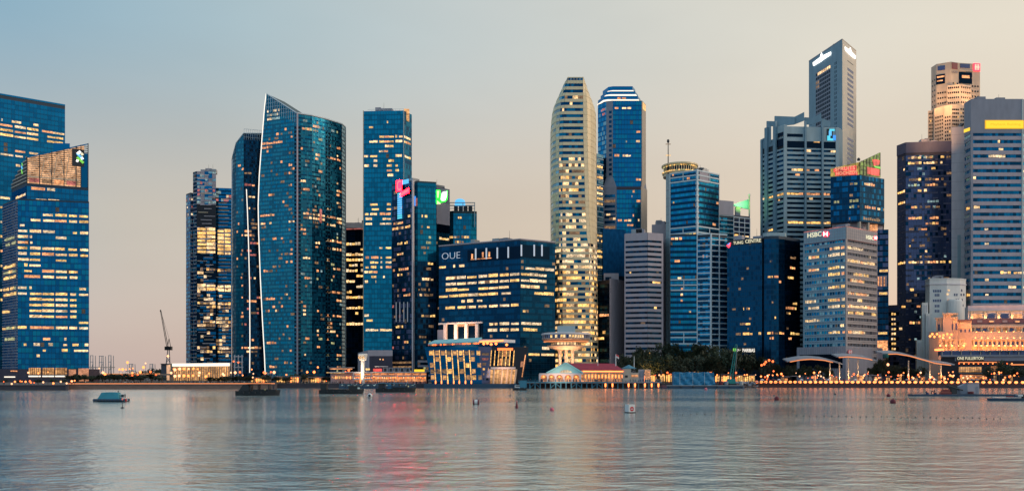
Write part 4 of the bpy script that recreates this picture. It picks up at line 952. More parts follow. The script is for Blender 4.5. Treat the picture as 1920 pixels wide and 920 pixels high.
r.px('wall_panel', 1311, 322, 1328, 342, .2, .45, 'wall_mauve'); r.pc('edge_panel', r.L - .5, r.L, 2.5, T.z1, -.1, .5, 'wall_bluegrey')
l.lit('333:1260-1264;334:1288-1294;381:1262-1265;439:1284-1312;449:1258-1279;487:1264-1275;538:1276-1281;548:1276-1282;558:1276-1282;568:1276-1282;586:1291-1296', ['lit_cream', 'lit_green', 'lit_yellow', 'lit_orange'], 3, d=.3)
r.lit('418:1336-1342;382:1343-1347', ['lit_orange'], 3, d=.3)
U = Tower('', '', '', [(1257, 441), (1307, 440), (1333, 437), (1363, 443)], 684, 24, 'body_navy', parent=T.root, bname='lower_wing', Ys=[690, 688, 684, 690], sk=3)
zt = U.z1
U.f[0].curtain(['glass_blue', 'glass_navy', 'glass_teal'], ['glass_dark2'], 4.25, 1.5, 1.9); U.f[0].wf = .4
for y in (524, 534, 543.5, 622, 632, 644): z = WZ(y, 688); U.f[0].pc('floor_beam', 0, U.f[0].L, z - .5, z + .5, -.1, .65, 'frame_white')
for (y0, y1) in ((524, 543.5), (622, 644)): U.f[0].pc('mullion', U.f[0].L * .5 - .3, U.f[0].L * .5 + .3, WZ(y1, 688), WZ(y0, 688), .1, .6, 'frame_white')
for f in U.f[1:]:
    f.curtain(['glass_navy', 'glass_dark', 'glass_blue'], ['glass_dark2'], 4.2, 2.2, 1.0); f.wf = .4
    n = int((zt - 14) / 4.2)
    for i in range(n + 1): z = zt - .5 - i * 4.2; f.pc('floor_beam', 0, f.L, z - .4, z + .4, -.1, .6, 'frame_white')
    for q in ((0.02, .98) if f is U.f[1] else (.0, .5)): f.pc('mullion', f.L * q - .35, f.L * q + .35, 12, zt, -.1, .75, 'frame_white')
U.f[0].lit('449:1258-1279;487:1264-1275;538:1276-1281;548:1276-1281;558:1276-1281;568:1276-1281;586:1291-1296;518:1270-1278', ['lit_cream', 'lit_orange'], 3, d=.3)
U.f[1].lit('482:1317-1320,1324-1327', ['lit_orange'], 2, d=.3)
# rotunda
cx, cy = WX(1280, 700), 712
mb = MB(); mb.lathe((cx, cy, T.z1 - 1), [(13.0, 0), (13.0, 2.2), (13.6, 2.2), (13.6, 3.4)], 'metal_beige', 28); mb.build('rotunda_base', T.root)
mb = MB(); mb.lathe((cx, cy, T.z1 + 2.4), [(12.2, 0), (12.2, 5)], 'glass_black', 28); mb.build('rotunda_glass', T.root)
for k in range(22):
    t = rad(180 + k * 180 / 21); mb = MB(); p = (cx + 12.5 * math.cos(t), cy + 12.5 * math.sin(t))
    mb.tube((*p, T.z1 + 2.2), (*p, T.z1 + 7), .3, .3, 'metal_beige', 5); mb.build('rotunda_post', T.root)
mb = MB(); mb.lathe((cx, cy, T.z1 + 6.6), [(13.2, 0), (14.2, .5), (14.2, 1.6), (13.4, 1.9), (2, 2.4)], 'metal_beige', 28); mb.build('rotunda_roof', T.root)
for zz, r0 in ((T.z1 + 2.2, 13.75), (T.z1 + 6.2, 13.0)):
    mb = MB()
    for k in range(24):
        t0, t1 = rad(175 + k * 190 / 24), rad(175 + (k + .7) * 190 / 24); mb.tube((cx + r0 * math.cos(t0), cy + r0 * math.sin(t0), zz), (cx + r0 * math.cos(t1), cy + r0 * math.sin(t1), zz), .4, .4, 'lit_green' if R.random() < .5 else 'lit_yellow', 5)
    mb.build('ring_light', T.root)
mb = MB(); mx, my = WX(1254.5, 700), 704
mb.tube((mx, my, T.z1), (mx, my, WZ(266, 700)), .45, .3, 'metal_dark', 6); mb.lathe((mx, my, WZ(266, 700)), [(.3, 0), (.95, .8), (.95, 2.4), (.3, 3)], 'metal_dark', 8)
for y in (268, 289): mb.tube((mx - 2.0, my, WZ(y, 700)), (mx + 2.0, my, WZ(y, 700)), .3, .3, 'lit_dim' if y < 280 else 'lit_yellow', 5)
mb.build('mast', T.root)
mb = MB(); b_ = r.w(r.L * .3, T.z1, -6); mb.tube(b_, b_ + Vector((0, 0, 4)), .2, .2, 'metal_dark', 4); mb.lathe(b_ + Vector((3, 0, 0)), [(.4, 0), (.4, 1.5), (2, 3), (2.2, 3.4)], 'metal_grey', 10); mb.build('roof_dish', T.root)

T = Tower('office_block', 'grey office block with green lit triangular roof fin behind the white gridded tower', 'office block', [(1340, 376), (1375, 386), (1406, 405)], 735, 30, 'body_navy', Ys=[735, 742, 750])
f, g = T.f
f.px('wall_panel', 1340, 376, 1375, 403, .02, .4, 'wall_grey')
f.curtain(['glass_teal', 'glass_dark', 'glass_blue'], ['glass_dark2'], 3.6, 2, .8, z1=WZ(405, 738)); 
for i in range(12): z = WZ(405 + i * 8, 740); f.pc('floor_beam', 0, f.L, z - .3, z + .3, -.1, .7, 'wall_bluegrey')
g.z1 = WZ(405, 745)
g.curtain(['glass_mauve', 'glass_dark'], ['glass_dark2'], 3.9, 3.2, .8, z1=WZ(407, 745))
for i in range(14): z = WZ(408 + i * 9, 745); g.pc('floor_beam', 0, g.L, z - .35, z + .35, -.1, .6, 'frame_white')
for q in (0, .33, .66, .98): g.pc('mullion', g.L * q - .2, g.L * q + .3, 20, WZ(408, 745), -.1, .62, 'frame_white')
g.lit('443:1376-1384,1386-1394,1396-1404;452:1376-1384', ['lit_gold', 'lit_cream'], 4, d=.3)
def cutdown(o, znew):
    mz = max(v.co.z for v in o.data.vertices)
    for v in o.data.vertices:
        if abs(v.co.z - mz) < .01: v.co.z = znew
cutdown(T.body, WZ(404, 745) - 2.5)
Y = 744
mb = MB(); mb.prism([(WX(1340, 738), 738), (WX(1374, 742), 742), (WX(1372, 765), 765), (WX(1341, 765), 765)], WZ(405, 740), [WZ(375, 738), WZ(385, 742), WZ(385, 742), WZ(375, 738)], 'wall_grey'); mb.build('upper_wing', T.root)
mb = MB(); mb.prism([(WX(1375, 743), 743), (WX(1405.5, 750), 750), (WX(1405.5, 752), 752), (WX(1375, 745), 745)], [WZ(386, Y), WZ(390, Y), WZ(390, Y), WZ(386, Y)], [WZ(384, Y), WZ(370, Y), WZ(370, Y), WZ(384, Y)], 'roof_teal'); mb.build('roof_fin', T.root)
floods('fin_flood', (WX(1383, 736), 734, WZ(384, 736)), (WX(1390, 745), 745, WZ(382, 745)), 1300, (0.45, 1.0, 0.15), 1.2, 70)
mb = MB(); mb.tube((WX(1405, 749), 749, WZ(404, Y)), (WX(1405, 749), 749, WZ(366, Y)), .6, .6, 'wall_grey', 6); mb.lathe((WX(1405, 749), 749, WZ(366, Y)), [(.2, 0), (1, .8), (.8, 1.8), (.2, 2.2)], 'paint_white', 8); mb.build('corner_post', T.root)
box(T.root, 'fin_support', (WX(1384, 746), 748, WZ(396, Y)), (4, 3, 8), 'wall_slate')

# ------------------------------------------------------------------ dark glass TUNG CENTRE
T = Tower('office_tower', 'dark glass office tower with white TUNG CENTRE lettering along its roofline', 'office tower', [(1363.5, 457), (1429, 446)], 660, 35, 'body_navy', Ys=[676, 662])
f = T.f[0]; tz = WZ(447, 662)
f.curtain(['glass_dark', 'glass_dark', 'glass_dark', 'glass_dark2'], ['glass_dark'], 3.7, 1.6, .9)
mb = MB(); f.add(mb, 0, f.L, T.z1 - 3.4, T.z1 + .4, .02, .45, 'metal_dark'); sb_ = mb.build('sign_band', T.root)
f.text('TUNG', 1375.5, 1394, 458.5, 453, 'sign_cream', .9, parent=sb_); f.text('CENTRE', 1398, 1427.5, 456, 449.5, 'sign_cream', .9, parent=sb_)
emblem(f, [(1363, 461), (1366, 456.5), (1371, 455), (1369.5, 462), (1367, 465)], 'sign_red', 1.0); emblem(f, [(1364, 459), (1367, 456), (1370, 455), (1368, 459)], 'sign_blue', 1.3, .2); emblem(f, [(1367, 461), (1370, 457.5), (1369, 462.5)], 'sign_pinkwhite', 1.35, .2)
f.lit('578:1372-1380;579:1393-1396,1403-1406;606:1387-1397,1398-1407;618:1401-1404;627:1381-1386,1393-1412,1422-1428', ['lit_yellow', 'lit_gold', 'lit_dim'], 3)
f.sprinkle(8, ['lit_dim'], 2)
cv = [(1430, 446), (1433, 444), (1446, 442), (1460, 442), (1471, 443.5), (1500, 450)]
Ysv = [664, 658, 655, 655, 658, 672]
U = Tower('', '', '', cv, 655, 26, 'body_navy', parent=T.root, bname='curved_wing', Ys=Ysv)
for i, w in enumerate(U.f): w.curtain(['glass_dark', 'glass_dark', 'glass_dark2'] if i < 4 else ['glass_black', 'glass_black', 'glass_dark2'], ['glass_dark' if i < 4 else 'glass_black'], 3.7, 1.6, .9)
U.f[0].pc('dark_slot', 0, U.f[0].L, 2.5, U.z1, .1, .3, 'glass_black')
mb = MB(); mb.prism([(WX(1431, 660), 661), (WX(1436, 660), 657.5), (WX(1470, 660), 657.5), (WX(1475, 660), 661), (WX(1474, 675), 675), (WX(1432, 675), 675)], U.z1, WZ(437, 660), 'wall_bluegrey'); mb.build('roof_drum', T.root)
for w in U.f[1:4]: w.lit('524:1439-1450,1451-1465;494:1443-1448;565:1445-1450;595:1452-1455;624:1438-1450,1452-1470;635:1443-1451', ['lit_gold', 'lit_orange', 'lit_dim'], 2.5)
U.f[4].lit('483:1481-1492;504:1481-1491;524:1477-1488;571:1486-1494;581:1473-1493;592:1474-1482;613:1474-1478;624:1482-1499;633:1478-1484', ['lit_yellow', 'lit_dim', 'lit_orange'], 2.5)
# sign over the trees at its foot
sg = thing('sign', 'white lit BNP PARIBAS sign with green square emblem above the dark trees', 'sign', (WX(1394, 640), 640, 2.5))
g = Fac(sg, (WX(1370, 640), 640), (WX(1420, 640), 640), 2.5, 60)
sb_ = g.bd('sign_board', 1374, 651.5, 1416, 661, -.3, .0, 'metal_dark'); g.px('emblem', 1374.5, 652.5, 1380, 660, 0, .4, 'sign_lime')
g.text('BNP', 1381, 1390, 659.5, 654, 'edge_white', .4, parent=sb_); g.text('PARIBAS', 1392, 1415, 659.5, 653, 'edge_white', .4, parent=sb_)
for x in (1380, 1410): g.px('post', x - .6, 661, x + .6, 720, -.6, -.2, 'metal_dark')

# ------------------------------------------------------------------ stepped blue grey tower with square cyan emblem
T = Tower('office_tower', 'blue grey banded office tower with stepped roof screens and a small square cyan emblem', 'office tower', [(1427.5, 262), (1472, 241), (1572, 237), (1579, 239)], 745, 30, 'body_black', Ys=[770, 745, 749, 757])
l, f, e = T.f; fh = 8.95 / F * 747
zt = T.z1; cutdown(T.body, WZ(262, 745) - 2.5)
mb = MB(); mb.prism([(WX(1453, 758), 756), (WX(1472, 745), 746), (WX(1571, 749), 750), (WX(1571, 770), 772), (WX(1455, 775), 775)], WZ(262, 745), zt - .5, 'wall_bluegrey'); mb.build('upper_wall', T.root)
base = 2.5 + 5
for w in (l, f):
    w.fh = fh; n = 0
    ztop = WZ(281, 747); n = int((ztop - 8) / fh); w.fz = ztop - n * fh
    for i in range(n): w.pc('spandrel', 0, w.L, w.fz + i * fh, w.fz + i * fh + fh * .52, -.1, .45, 'wall_bluegrey')
    w.pc('spandrel', 0, w.L, ztop, ztop + 1.2, -.1, .45, 'wall_bluegrey')
    w.curtain(['glass_dark2', 'glass_black', 'glass_dark'], ['glass_black'], fh, 2.2, fh * .45, z0=w.fz, z1=ztop)
f.pc('window_band', 0, f.L, WZ(279, 747), WZ(265, 747), -.1, .3, 'glass_black'); f.pc('spandrel', 0, f.L, WZ(265.5, 747), WZ(258, 747), -.1, .47, 'wall_bluegrey')
f.pc('window_band', .5, f.P(1505, 255)[0], WZ(258.5, 747), WZ(251.5, 747), -.1, .3, 'glass_black'); f.pc('wall_panel', 0, f.L, WZ(252, 747), zt, -.1, .4, 'wall_bluegrey'); f.pc('wall_panel', f.P(1505, 255)[0], f.L, WZ(258, 747), WZ(251.9, 747), -.1, .4, 'wall_bluegrey')
l.px('window_band', 1456, 250, 1470, 256, .02, .3, 'glass_black'); l.px('wall_panel', 1455, 236, 1472, 249, 0, .4, 'wall_bluegrey'); l.px('window_band', 1456, 261, 1470, 275, .02, .5, 'glass_black'); l.px('wall_panel', 1428, 264, 1455, 276, 0, .4, 'wall_blue')
e.pc('side_wall', 0, e.L, 2.5, zt, .02, .4, 'wall_blue')
for x, tp in ((1509, 236), (1541, 236)): f.px('pilaster', x - 1.6, tp - 8, x + 1.6, 690, .2, 2.0, 'wall_blue')
for x, tp in ((1439, 240), (1455, 228)): l.px('pilaster', x - 2.4, tp, x + 2.4, 690, .2, 2.0, 'wall_blue')
f.pc('pilaster', -1.3, 1.3, 2.5, zt + 1, -.2, .9, 'wall_bluegrey'); f.pc('pilaster', f.L - 2.6, f.L, 2.5, zt, -.2, .9, 'wall_bluegrey'); l.px('pilaster', 1427.5, 262, 1431, 690, .0, 1.2, 'wall_blue')
# stepped roof screens: each a wall of its own
def screen(pts, Y0, Y1, nm='roof_screen'):
    mb = MB(); n = len(pts); fr = []; 
    x0 = min(p[0] for p in pts); x1 = max(p[0] for p in pts)
    for x, y in pts: t = (x - x0) / (x1 - x0); yy = Y0 + (Y1 - Y0) * t; fr.append(Vector((WX(x, yy), yy, WZ(y, yy))))
    bk = [p + Vector((0, 1.6, 0)) for p in fr]
    mb.poly(fr, 'wall_blue'); mb.poly(list(reversed(bk)), 'wall_blue')
    for i in range(n): j = (i + 1) % n; mb.poly([fr[j], fr[i], bk[i], bk[j]], 'wall_blue')
    mb.build(nm, T.root)
screen([(1428, 276), (1438, 276), (1438, 256), (1428, 261)], 770, 763); screen([(1438, 236), (1446, 236), (1446, 266), (1438, 276)], 764, 758); screen([(1438, 227), (1454, 227.5), (1454, 236), (1438, 236)], 764, 755)
screen([(1452, 236), (1458, 236), (1458, 262), (1452, 262)], 757, 752); screen([(1453, 217.5), (1490, 219), (1490, 233), (1453, 237)], 756, 750); screen([(1490, 219), (1508, 210), (1508, 226), (1490, 233)], 752, 748)
screen([(1509, 220), (1524, 221), (1540, 211.5), (1540, 226), (1524, 233), (1509, 233)], 752, 749); screen([(1540, 222), (1557, 227), (1557, 238), (1540, 236)], 752, 752)
f.px('emblem', 1549.5, 242, 1561, 263.5, .3, .6, 'metal_dark')
em_ = [(1550.5, 260, 1562, 264, 'sign_cyan'), (1554.5, 242.5, 1564, 246, 'sign_cyan'), (1553.5, 246, 1558.5, 255, 'sign_skyblue'), (1550.5, 255, 1556, 260.5, 'sign_cyan'), (1561, 254, 1567, 263.5, 'sign_blue')]
for x0, y0, x1, y1, m_ in em_: f.px('emblem_block', x0, y0, x1, y1, .6, .9, m_)
f.lit('272:1525-1537;287:1512-1521,1557-1569;323:1484-1506,1509-1536;333:1491-1500;361:1474-1506,1510-1538,1542-1556;372:1517-1524;419:1477-1506,1510-1539,1542-1557', ['lit_cream', 'lit_orange', 'lit_gold'], 4, d=.3, lo=.5, h=1.9)
l.lit('374:1430-1436,1442-1452,1458-1470;435:1440-1452;376:1459-1463', ['lit_cream', 'lit_gold'], 4, d=.3, lo=.5, h=1.9)

# ------------------------------------------------------------------ tall slab with white aircraft-like roof emblems
T = Tower('skyscraper', 'tallest blue grey slab skyscraper with white lit winged emblems below its sloping roofline', 'skyscraper', [(1517, 116), (1579, 75), (1605, 97)], 790, 25, 'wall_slate', sk=4)
l, r = T.f
r.pc('stone_face', 0, r.L, 2.5, T.z1, .02, .25, 'wall_sunlit'); l.pc('stone_face', 0, l.L, 2.5, T.z1, .02, .2, 'wall_blue')  # one wall: side light put into the colours, right paler, left bluer
s0 = l.P(1530, 200)[0]; s1 = l.P(1557.5, 200)[0]; n = 8; w = (s1 - s0) / n; fh = 8.0 / F * 805
l.pc('window_recess', s0, s1, 40, l.P(1545, 128)[1], .1, .24, 'wall_slate')
zt = l.P(1545, 130)[1]; mb = MB()
nr = int((zt - 110) / fh)
for i in range(nr):
    for j in range(n):
        z = zt - i * fh; l.pc('window', s0 + j * w + .25, s0 + (j + 1) * w - .35, z - fh + 1.3, z, .2, .3, 'lit_cream' if i == 0 and R.random() < .8 else ('lit_dim' if i in (2, 3) and j < 2 else 'glass_black'))
s2 = l.P(1565.5, 200)[0]; s3 = l.P(1570, 200)[0]
for i in range(nr):
    for q in (s2, (s2 + s3) / 2 + .2): l.pc('window', q, q + .8, zt - i * fh - fh + 1.3, zt - i * fh, .18, .28, 'glass_black')
a = r.P(1588.5, 180)[0]; b = r.P(1599.5, 180)[0]; zt = r.P(1594, 131)[1]; fr_ = 9.3 / F * 800
for i in range(22):
    if i in (12, 13): continue
    z = zt - i * fr_; r.pc('window', a, b, z - 2.3, z, .1, .32, 'glass_mauve')
r.pc('vent_slot', a, b, r.P(1594, 119)[1], r.P(1594, 117.5)[1], .2, .3, 'glass_black')
emblem(l, [(1525.5, 118), (1526.5, 124), (1541, 115.5), (1543, 113.5), (1559, 103), (1559, 97.5), (1543.5, 105), (1541.5, 99), (1539, 108)], 'sign_white', .9)
emblem(r, [(1583, 88.5), (1584, 95), (1591, 102), (1602, 111), (1603, 106), (1594.5, 97), (1593, 90), (1591.5, 95)], 'sign_white', .9)
for q in (.1, .25, .4, .55, .7, .85): l.pc('roof_vent', l.L * q, l.L * q + 1.6, T.z1, T.z1 + R.uniform(1.2, 2.2), -3, -1, 'metal_dark')
l.pc('parapet', 0, l.L, T.z1, T.z1 + .9, -.4, .3, 'wall_slate'); r.pc('parapet', 0, r.L, T.z1, T.z1 + .9, -.4, .3, 'wall_stone')

# ------------------------------------------------------------------ tower with the red and yellow neon crown
T = Tower('office_tower', 'dark blue office tower carrying a slanted crown of red and yellow neon signs', 'office tower', [(1557.5, 331), (1612, 328), (1658, 341)], 690, 30, 'body_navy', Ys=[698, 690, 704], base=415)
l, r = T.f
for f in T.f: f.curtain(['glass_dark', 'glass_navy2', 'glass_dark2'], ['glass_dark2'], 4.4, 2.0, 1.2)
l.lit('351:1593-1608;365:1592-1600;378:1563-1580,1592-1610;393:1592-1602,1607-1612;406:1592-1595', ['lit_green', 'lit_dim', 'lit_yellow'], 2.4); r.lit('348:1620-1640;390:1621-1632,1634-1642,1645-1650;405:1618-1650;389:1655-1658', ['lit_orange', 'lit_cream', 'lit_dim'], 2.4)
zt = WZ(331, 695)
mb = MB(); lo = l.w(0, zt, .3); 
def crown(fc, pa, pb, pc_, pd, mat, nm):
    q = [fc.w(*fc.P(*p), .5) for p in (pa, pb, pc_, pd)]; bk = [v - fc.n * 1.2 for v in q]
    m = MB(); m.poly(q, mat); m.poly(list(reversed(bk)), 'metal_dark')
    for i in range(4): j = (i + 1) % 4; m.poly([q[j], q[i], bk[i], bk[j]], 'metal_dark')
    return m.build(nm, T.root)
crown(l, (1557.5, 331.5), (1611.5, 327.5), (1611.5, 304), (1557.5, 316.5), 'neon_back', 'sign_screen')
crown(r, (1612, 327.5), (1650, 333), (1650, 286), (1612, 304), 'neon_green', 'sign_screen')
emblem(l, [(1563, 317), (1603, 310), (1606, 311), (1606, 321), (1563, 323)], 'neon_red', .62, .1, 'neon_panel'); emblem(l, [(1566, 323.5), (1608, 321.8), (1608, 328), (1566, 330)], 'neon_red', .62, .1, 'neon_panel')
l.text('SPRUITS', 1566, 1603, 321, 314, 'neon_pale', 1.1); l.text('HOCHZOS', 1568, 1607, 329, 323, 'neon_pale', 1.1)
emblem(r, [(1634, 299.5), (1641, 299), (1648, 301), (1647, 309), (1637, 312)], 'neon_red', .8, .2); emblem(r, [(1624, 313), (1647.5, 318), (1647.5, 331), (1624, 326)], 'neon_red', .8, .2, 'neon_panel'); emblem(r, [(1636, 311), (1649, 313), (1649, 317), (1640, 315)], 'sign_lime', .85, .1)
for y in (305, 314, 321): r.px('crown_rail', 1613, y, 1649, y + .8, .55, .75, 'metal_dark')
for x in (1618, 1624, 1630, 1636, 1642, 1649): r.px('crown_post', x - .3, 303 - (x - 1612) * .42, x + .3, 329, .55, .8, 'metal_dark')
for x in (1560, 1575, 1590, 1604): l.px('crown_post', x - .25, 316 - (x - 1558) * .2, x + .25, 330, .55, .75, 'metal_dark')
mb = MB(); p = r.w(1.2, WZ(300, 690), -2); mb.lathe(p, [(1.1, 0), (1.3, 1.2), (.5, 2.2)], 'metal_dark', 8); mb.build('roof_beacon', T.root)
# open terrace and lower dark block
U = Tower('', '', '', [(1560, 416), (1612, 413), (1655, 412)], 694, 24, 'wall_mauve', parent=T.root, bname='terrace_core', base=440, Ys=[702, 696, 710])
for x in (1612, 1628): T.f[1].px('terrace_column', x, 412, x + 2.5, 432, -2, 0, 'wall_stone')
for x in (1639, 1644, 1649): T.f[1].px('terrace_light', x, 420, x + 2.2, 431, -4, -2.8, 'lit_orange')
U.f[1].px('terrace_ceiling', 1617, 414, 1640, 419, .1, .6, 'lit_dim')
V = Tower('', '', '', [(1600, 432), (1666, 430)], 705, 30, 'body_navy', parent=T.root, bname='lower_block')
g = V.f[0]; g.curtain(['glass_dark2', 'glass_mauve', 'glass_dark'], ['glass_black'], 4.4, 2.2, 1.1)
g.lit('507:1648-1665;548:1648-1664;629:1646-1664', ['lit_yellow'], 5); g.px('terrace', 1644, 517, 1663, 537, .2, .5, 'wall_mauve')
for x in (1646, 1651, 1657): g.px('terrace_light', x, 519, x + 1.8, 536, .5, .9, 'lit_orange')
g.px('lit_panel', 1644, 638, 1664, 658, .2, .5, 'lit_orange')

# ------------------------------------------------------------------ banded bank block with red and white hexagon signs
T = Tower('office_block', 'pale banded office block with HSBC lettering and red hexagon signs on both faces', 'office block', [(1508, 437), (1586, 426), (1643.5, 437)], 625, 35, 'body_navy')
l, r = T.f; fh = 12.2 / F * 625
for w, wm in ((l, 'wall_bank_shade'), (r, 'wall_bank_sun')):  # same wall twice, shaded left and lit right by colour
    zs0 = T.z1 - 8.0; n = int((zs0 - 8) / fh); w.fh = fh; w.fz = zs0 - n * fh
    mb = MB(); w.add(mb, -.1, w.L + .1, zs0 - .2, T.z1 + .3, -.1, .6, wm); w.sb = mb.build('sign_band', T.root)
    for q in range(1, 4): w.pc('panel_joint', 0, w.L, zs0 + q * 2, zs0 + q * 2 + .18, .58, .66, 'wall_slate')
    for q in range(1, 16): w.pc('panel_joint', w.L * q / 16 - .08, w.L * q / 16 + .08, zs0, T.z1, .58, .66, 'wall_slate')
    w.pc('neon_trim', 0, w.L, T.z1 + .3, T.z1 + .75, .3, .65, 'lit_pink'); w.pc('neon_trim', 0, w.L, zs0 - .5, zs0 - .1, .4, .65, 'paint_darkred')
    for i in range(n):
        z = w.fz + i * fh
        w.pc('spandrel', 0, w.L, z, z + fh * .28, -.1, .5, wm); w.pc('spandrel', 0, w.L, z + fh * .34, z + fh * .52, -.1, .55, wm)
    nb = 16 if w is l else 20
    w.curtain(['glass_teal', 'glass_dark', 'glass_navy', 'glass_pale'] if w is l else ['body_mauve', 'body_navy', 'glass_black'], ['body_navy'], fh, w.L / nb, fh * .5, z0=w.fz, z1=zs0 - .5)
    mb = MB()
    for q in range(nb + 1):
        s = w.L * q / nb; w.add(mb, s - .12, s + .12, w.fz, zs0 - .5, -.1, .42, wm)
    mb.build('mullion', T.root, kind='stuff')
    w.pc('pilaster', -.5 if w is l else w.L - .7, .7 if w is l else w.L, 2.5, zs0, -.1, .6, wm)
r.pc('corner_pilaster', -.8, .8, 2.5, zs0, -.3, .75, 'wall_bank_sun')
KW = dict(d=.35, lo=.54, h=fh * .43, drop=.02)
l.lit('465:1556-1562,1563-1575,1577-1584;469:1533-1537;490:1516-1536,1553-1575,1577-1584;514:1516-1536,1553-1574,1577-1584;524:1553-1576,1578-1584;536:1567-1570;548:1553-1575,1577-1585;572:1510-1538,1553-1576,1578-1585;584:1515-1537,1553-1575,1578-1585;608:1510-1538;607:1575-1583;630:1553-1576,1579-1585', ['lit_cream', 'lit_yellow', 'lit_pale', 'lit_orange'], 3.4, **KW)
r.lit('463:1588-1618;484:1630-1632;490:1588-1640;512:1600-1628;524:1594-1620;548:1588-1628;560:1607-1616;572:1588-1642;584:1590-1618,1634-1642;630:1590-1622', ['lit_cream', 'lit_yellow', 'lit_pale', 'lit_orange'], 2.1, **KW)
l.text('HSBC', 1515.5, 1541.5, 446.0, 437.5, 'sign_cream', 1.0, parent=l.sb); r.text('HSBC', 1622, 1636, 448, 440.5, 'sign_cream', 1.0, parent=r.sb)
def hexsign(fc, x0, x1, yt, yb, par=None, mr='sign_red', mw='sign_white'):
    xm = (x0 + x1) / 2; ym = (yt + yb) / 2; w = x1 - x0
    emblem(fc, [(x0, ym), (x0 + w * .22, yt), (x1 - w * .22, yt), (x1, ym), (x1 - w * .22, yb), (x0 + w * .22, yb)], mr, 1.0, .3, par=par)
    emblem(fc, [(x0 + w * .22, yt), (xm, ym), (x0 + w * .22, yb)], mw, 1.15, .1, par=par); emblem(fc, [(x1 - w * .22, yt), (x1 - w * .22, yb), (xm, ym)], mw, 1.15, .1, par=par)
hexsign(l, 1542.5, 1556.5, 434, 443.5, l.sb); hexsign(r, 1636, 1643, 442.5, 449.5, r.sb)
U = Tower('', '', '', [(1494, 651), (1586, 648), (1655, 652)], 612, 30, 'wall_slate', parent=T.root, bname='podium')
for w in U.f:
    for q in range(1, int(w.L / 1.6)): w.pc('panel_rib', q * 1.6 - .1, q * 1.6 + .1, 6, U.z1 - .6, 0, .16, 'wall_mauve')
hexsign(U.f[1], 1587, 1596, 655.5, 663, None, 'paint_pink', 'wall_pale')
U.f[0].px('window_band', 1500, 664, 1580, 690, .1, .4, 'glass_black')

# ------------------------------------------------------------------ dark mauve tower and small neighbour
T = Tower('office_tower', 'dark mauve office tower with a cut off left corner and a bright yellow lit floor', 'office tower', [(1682, 287), (1698, 275), (1784, 265)], 780, 35, 'body_mauve', Ys=[796, 785, 780])
l, r = T.f; cutdown(T.body, WZ(265, 780) - 2.5)
for w in T.f: w.curtain(['glass_mauve'] if w is l else ['glass_mauve', 'glass_mauve', 'glass_mauve', 'glass_dark2'], ['wall_dusk', 'glass_mauve'], 4.75, 2.2, 1.5, z1=T.z1 - 9); w.wf = .42
r.pc('parapet_wall', 0, r.L, T.z1 - 9, T.z1 + .3, -.1, .4, 'wall_dusk'); l.pc('parapet_wall', 0, l.L, T.z1 - 9, T.z1 + .3, -.1, .4, 'wall_dusk')
r.lit('302:1702-1727,1733-1748;295:1763-1771,1774-1783;312:1702-1728,1731-1758,1762-1767;318:1746-1754;341:1704-1727,1734-1760;347:1737-1759;359:1720-1728,1732-1738;388:1708-1720,1734-1742,1748-1762;408:1703-1729,1743-1760;415:1735-1760;435:1721-1738,1765-1772;457:1704-1708;476:1734-1739;485:1724-1728,1733-1747;496:1703-1730,1733-1760,1762-1784;522:1740-1744;572:1718-1726;601:1705-1726;640:1704-1708;548:1706-1714', ['lit_cream', 'lit_yellow', 'lit_orange', 'lit_dim'], 2.6)
r.lit('350:1702-1725;341:1704-1727;376:1738-1760;299:1731-1750', ['lit_cool', 'lit_green'], 2.6)
l.lit('368:1683-1697;379:1684-1697;497:1684-1698;577:1690-1698;620:1684-1692;316:1694-1697', ['lit_cream', 'lit_gold'], 2.5)
r.sprinkle(50, ['lit_dim', 'lit_cool', 'lit_dim'], 2.2); 
T = Tower('office_block', 'small dark block between two towers with one column of lit square windows', 'office block', [(1664, 572), (1686, 571)], 730, 20, 'body_mauve')
f = T.f[0]; f.curtain(['glass_mauve', 'glass_black'], ['body_mauve'], 4.0, 2.2, 1.2)
f.fh = 4; f.lit(';'.join('%d:1671-1680' % y for y in (588, 597, 605, 613, 624, 633, 641, 650)), ['lit_cream', 'lit_pale', 'lit_yellow'], 2, drop=.0)

# ------------------------------------------------------------------ beige faceted tower with red sign
T = Tower('skyscraper', 'beige faceted stone skyscraper lit by floodlights with a red sign at its top corner', 'skyscraper', [(1746, 130), (1756, 124), (1783, 116), (1799, 117), (1837.5, 119)], 800, 30, 'wall_stone', Ys=[815, 806, 800, 803, 806])
def win_grid(w, x0, x1, y0, y1, nx, pitch, wd, hh, mat='glass_black', d=.25, nm='window'):
    zt = w.P((x0 + x1) / 2, y0)[1]; zb = w.P((x0 + x1) / 2, y1)[1]; s0 = w.P(x0, y0)[0]; s1 = w.P(x1, y0)[0]; z = zt
    while z > zb:
        for j in range(nx):
            s = s0 + (s1 - s0) * (j + .5) / nx; w.pc(nm, s - wd / 2, s + wd / 2, z - hh, z, .02, d, mat if R.random() < .96 else 'lit_yellow')
        z -= pitch
f0, f1, f2, f3 = T.f
p = 3.05
f2.px('plaque', 1784.5, 118, 1795, 130, .05, .4, 'paint_darkred'); f2.text('UOB', 1784.5, 1795, 137, 132.5, 'wall_slate', .4)
f3.px('sky_window', 1797.5, 136, 1822, 157, .02, .5, 'glass_black'); f3.px('sky_window_lamp', 1803, 142, 1817, 147, .5, .8, 'lit_orange'); f3.px('arch_window', 1800, 120.5, 1818, 128, .02, .4, 'glass_mauve'); f3.px('ledge', 1796, 132, 1823, 134, .1, .8, 'wall_stone')
f3.px('sign_panel', 1824.5, 119.5, 1837, 134, .2, .8, 'sign_red'); 
for i in range(3): f3.px('sign_bar', 1827 + i * 3, 121.5, 1828.4 + i * 3, 132, .8, 1.0, 'sign_cream')
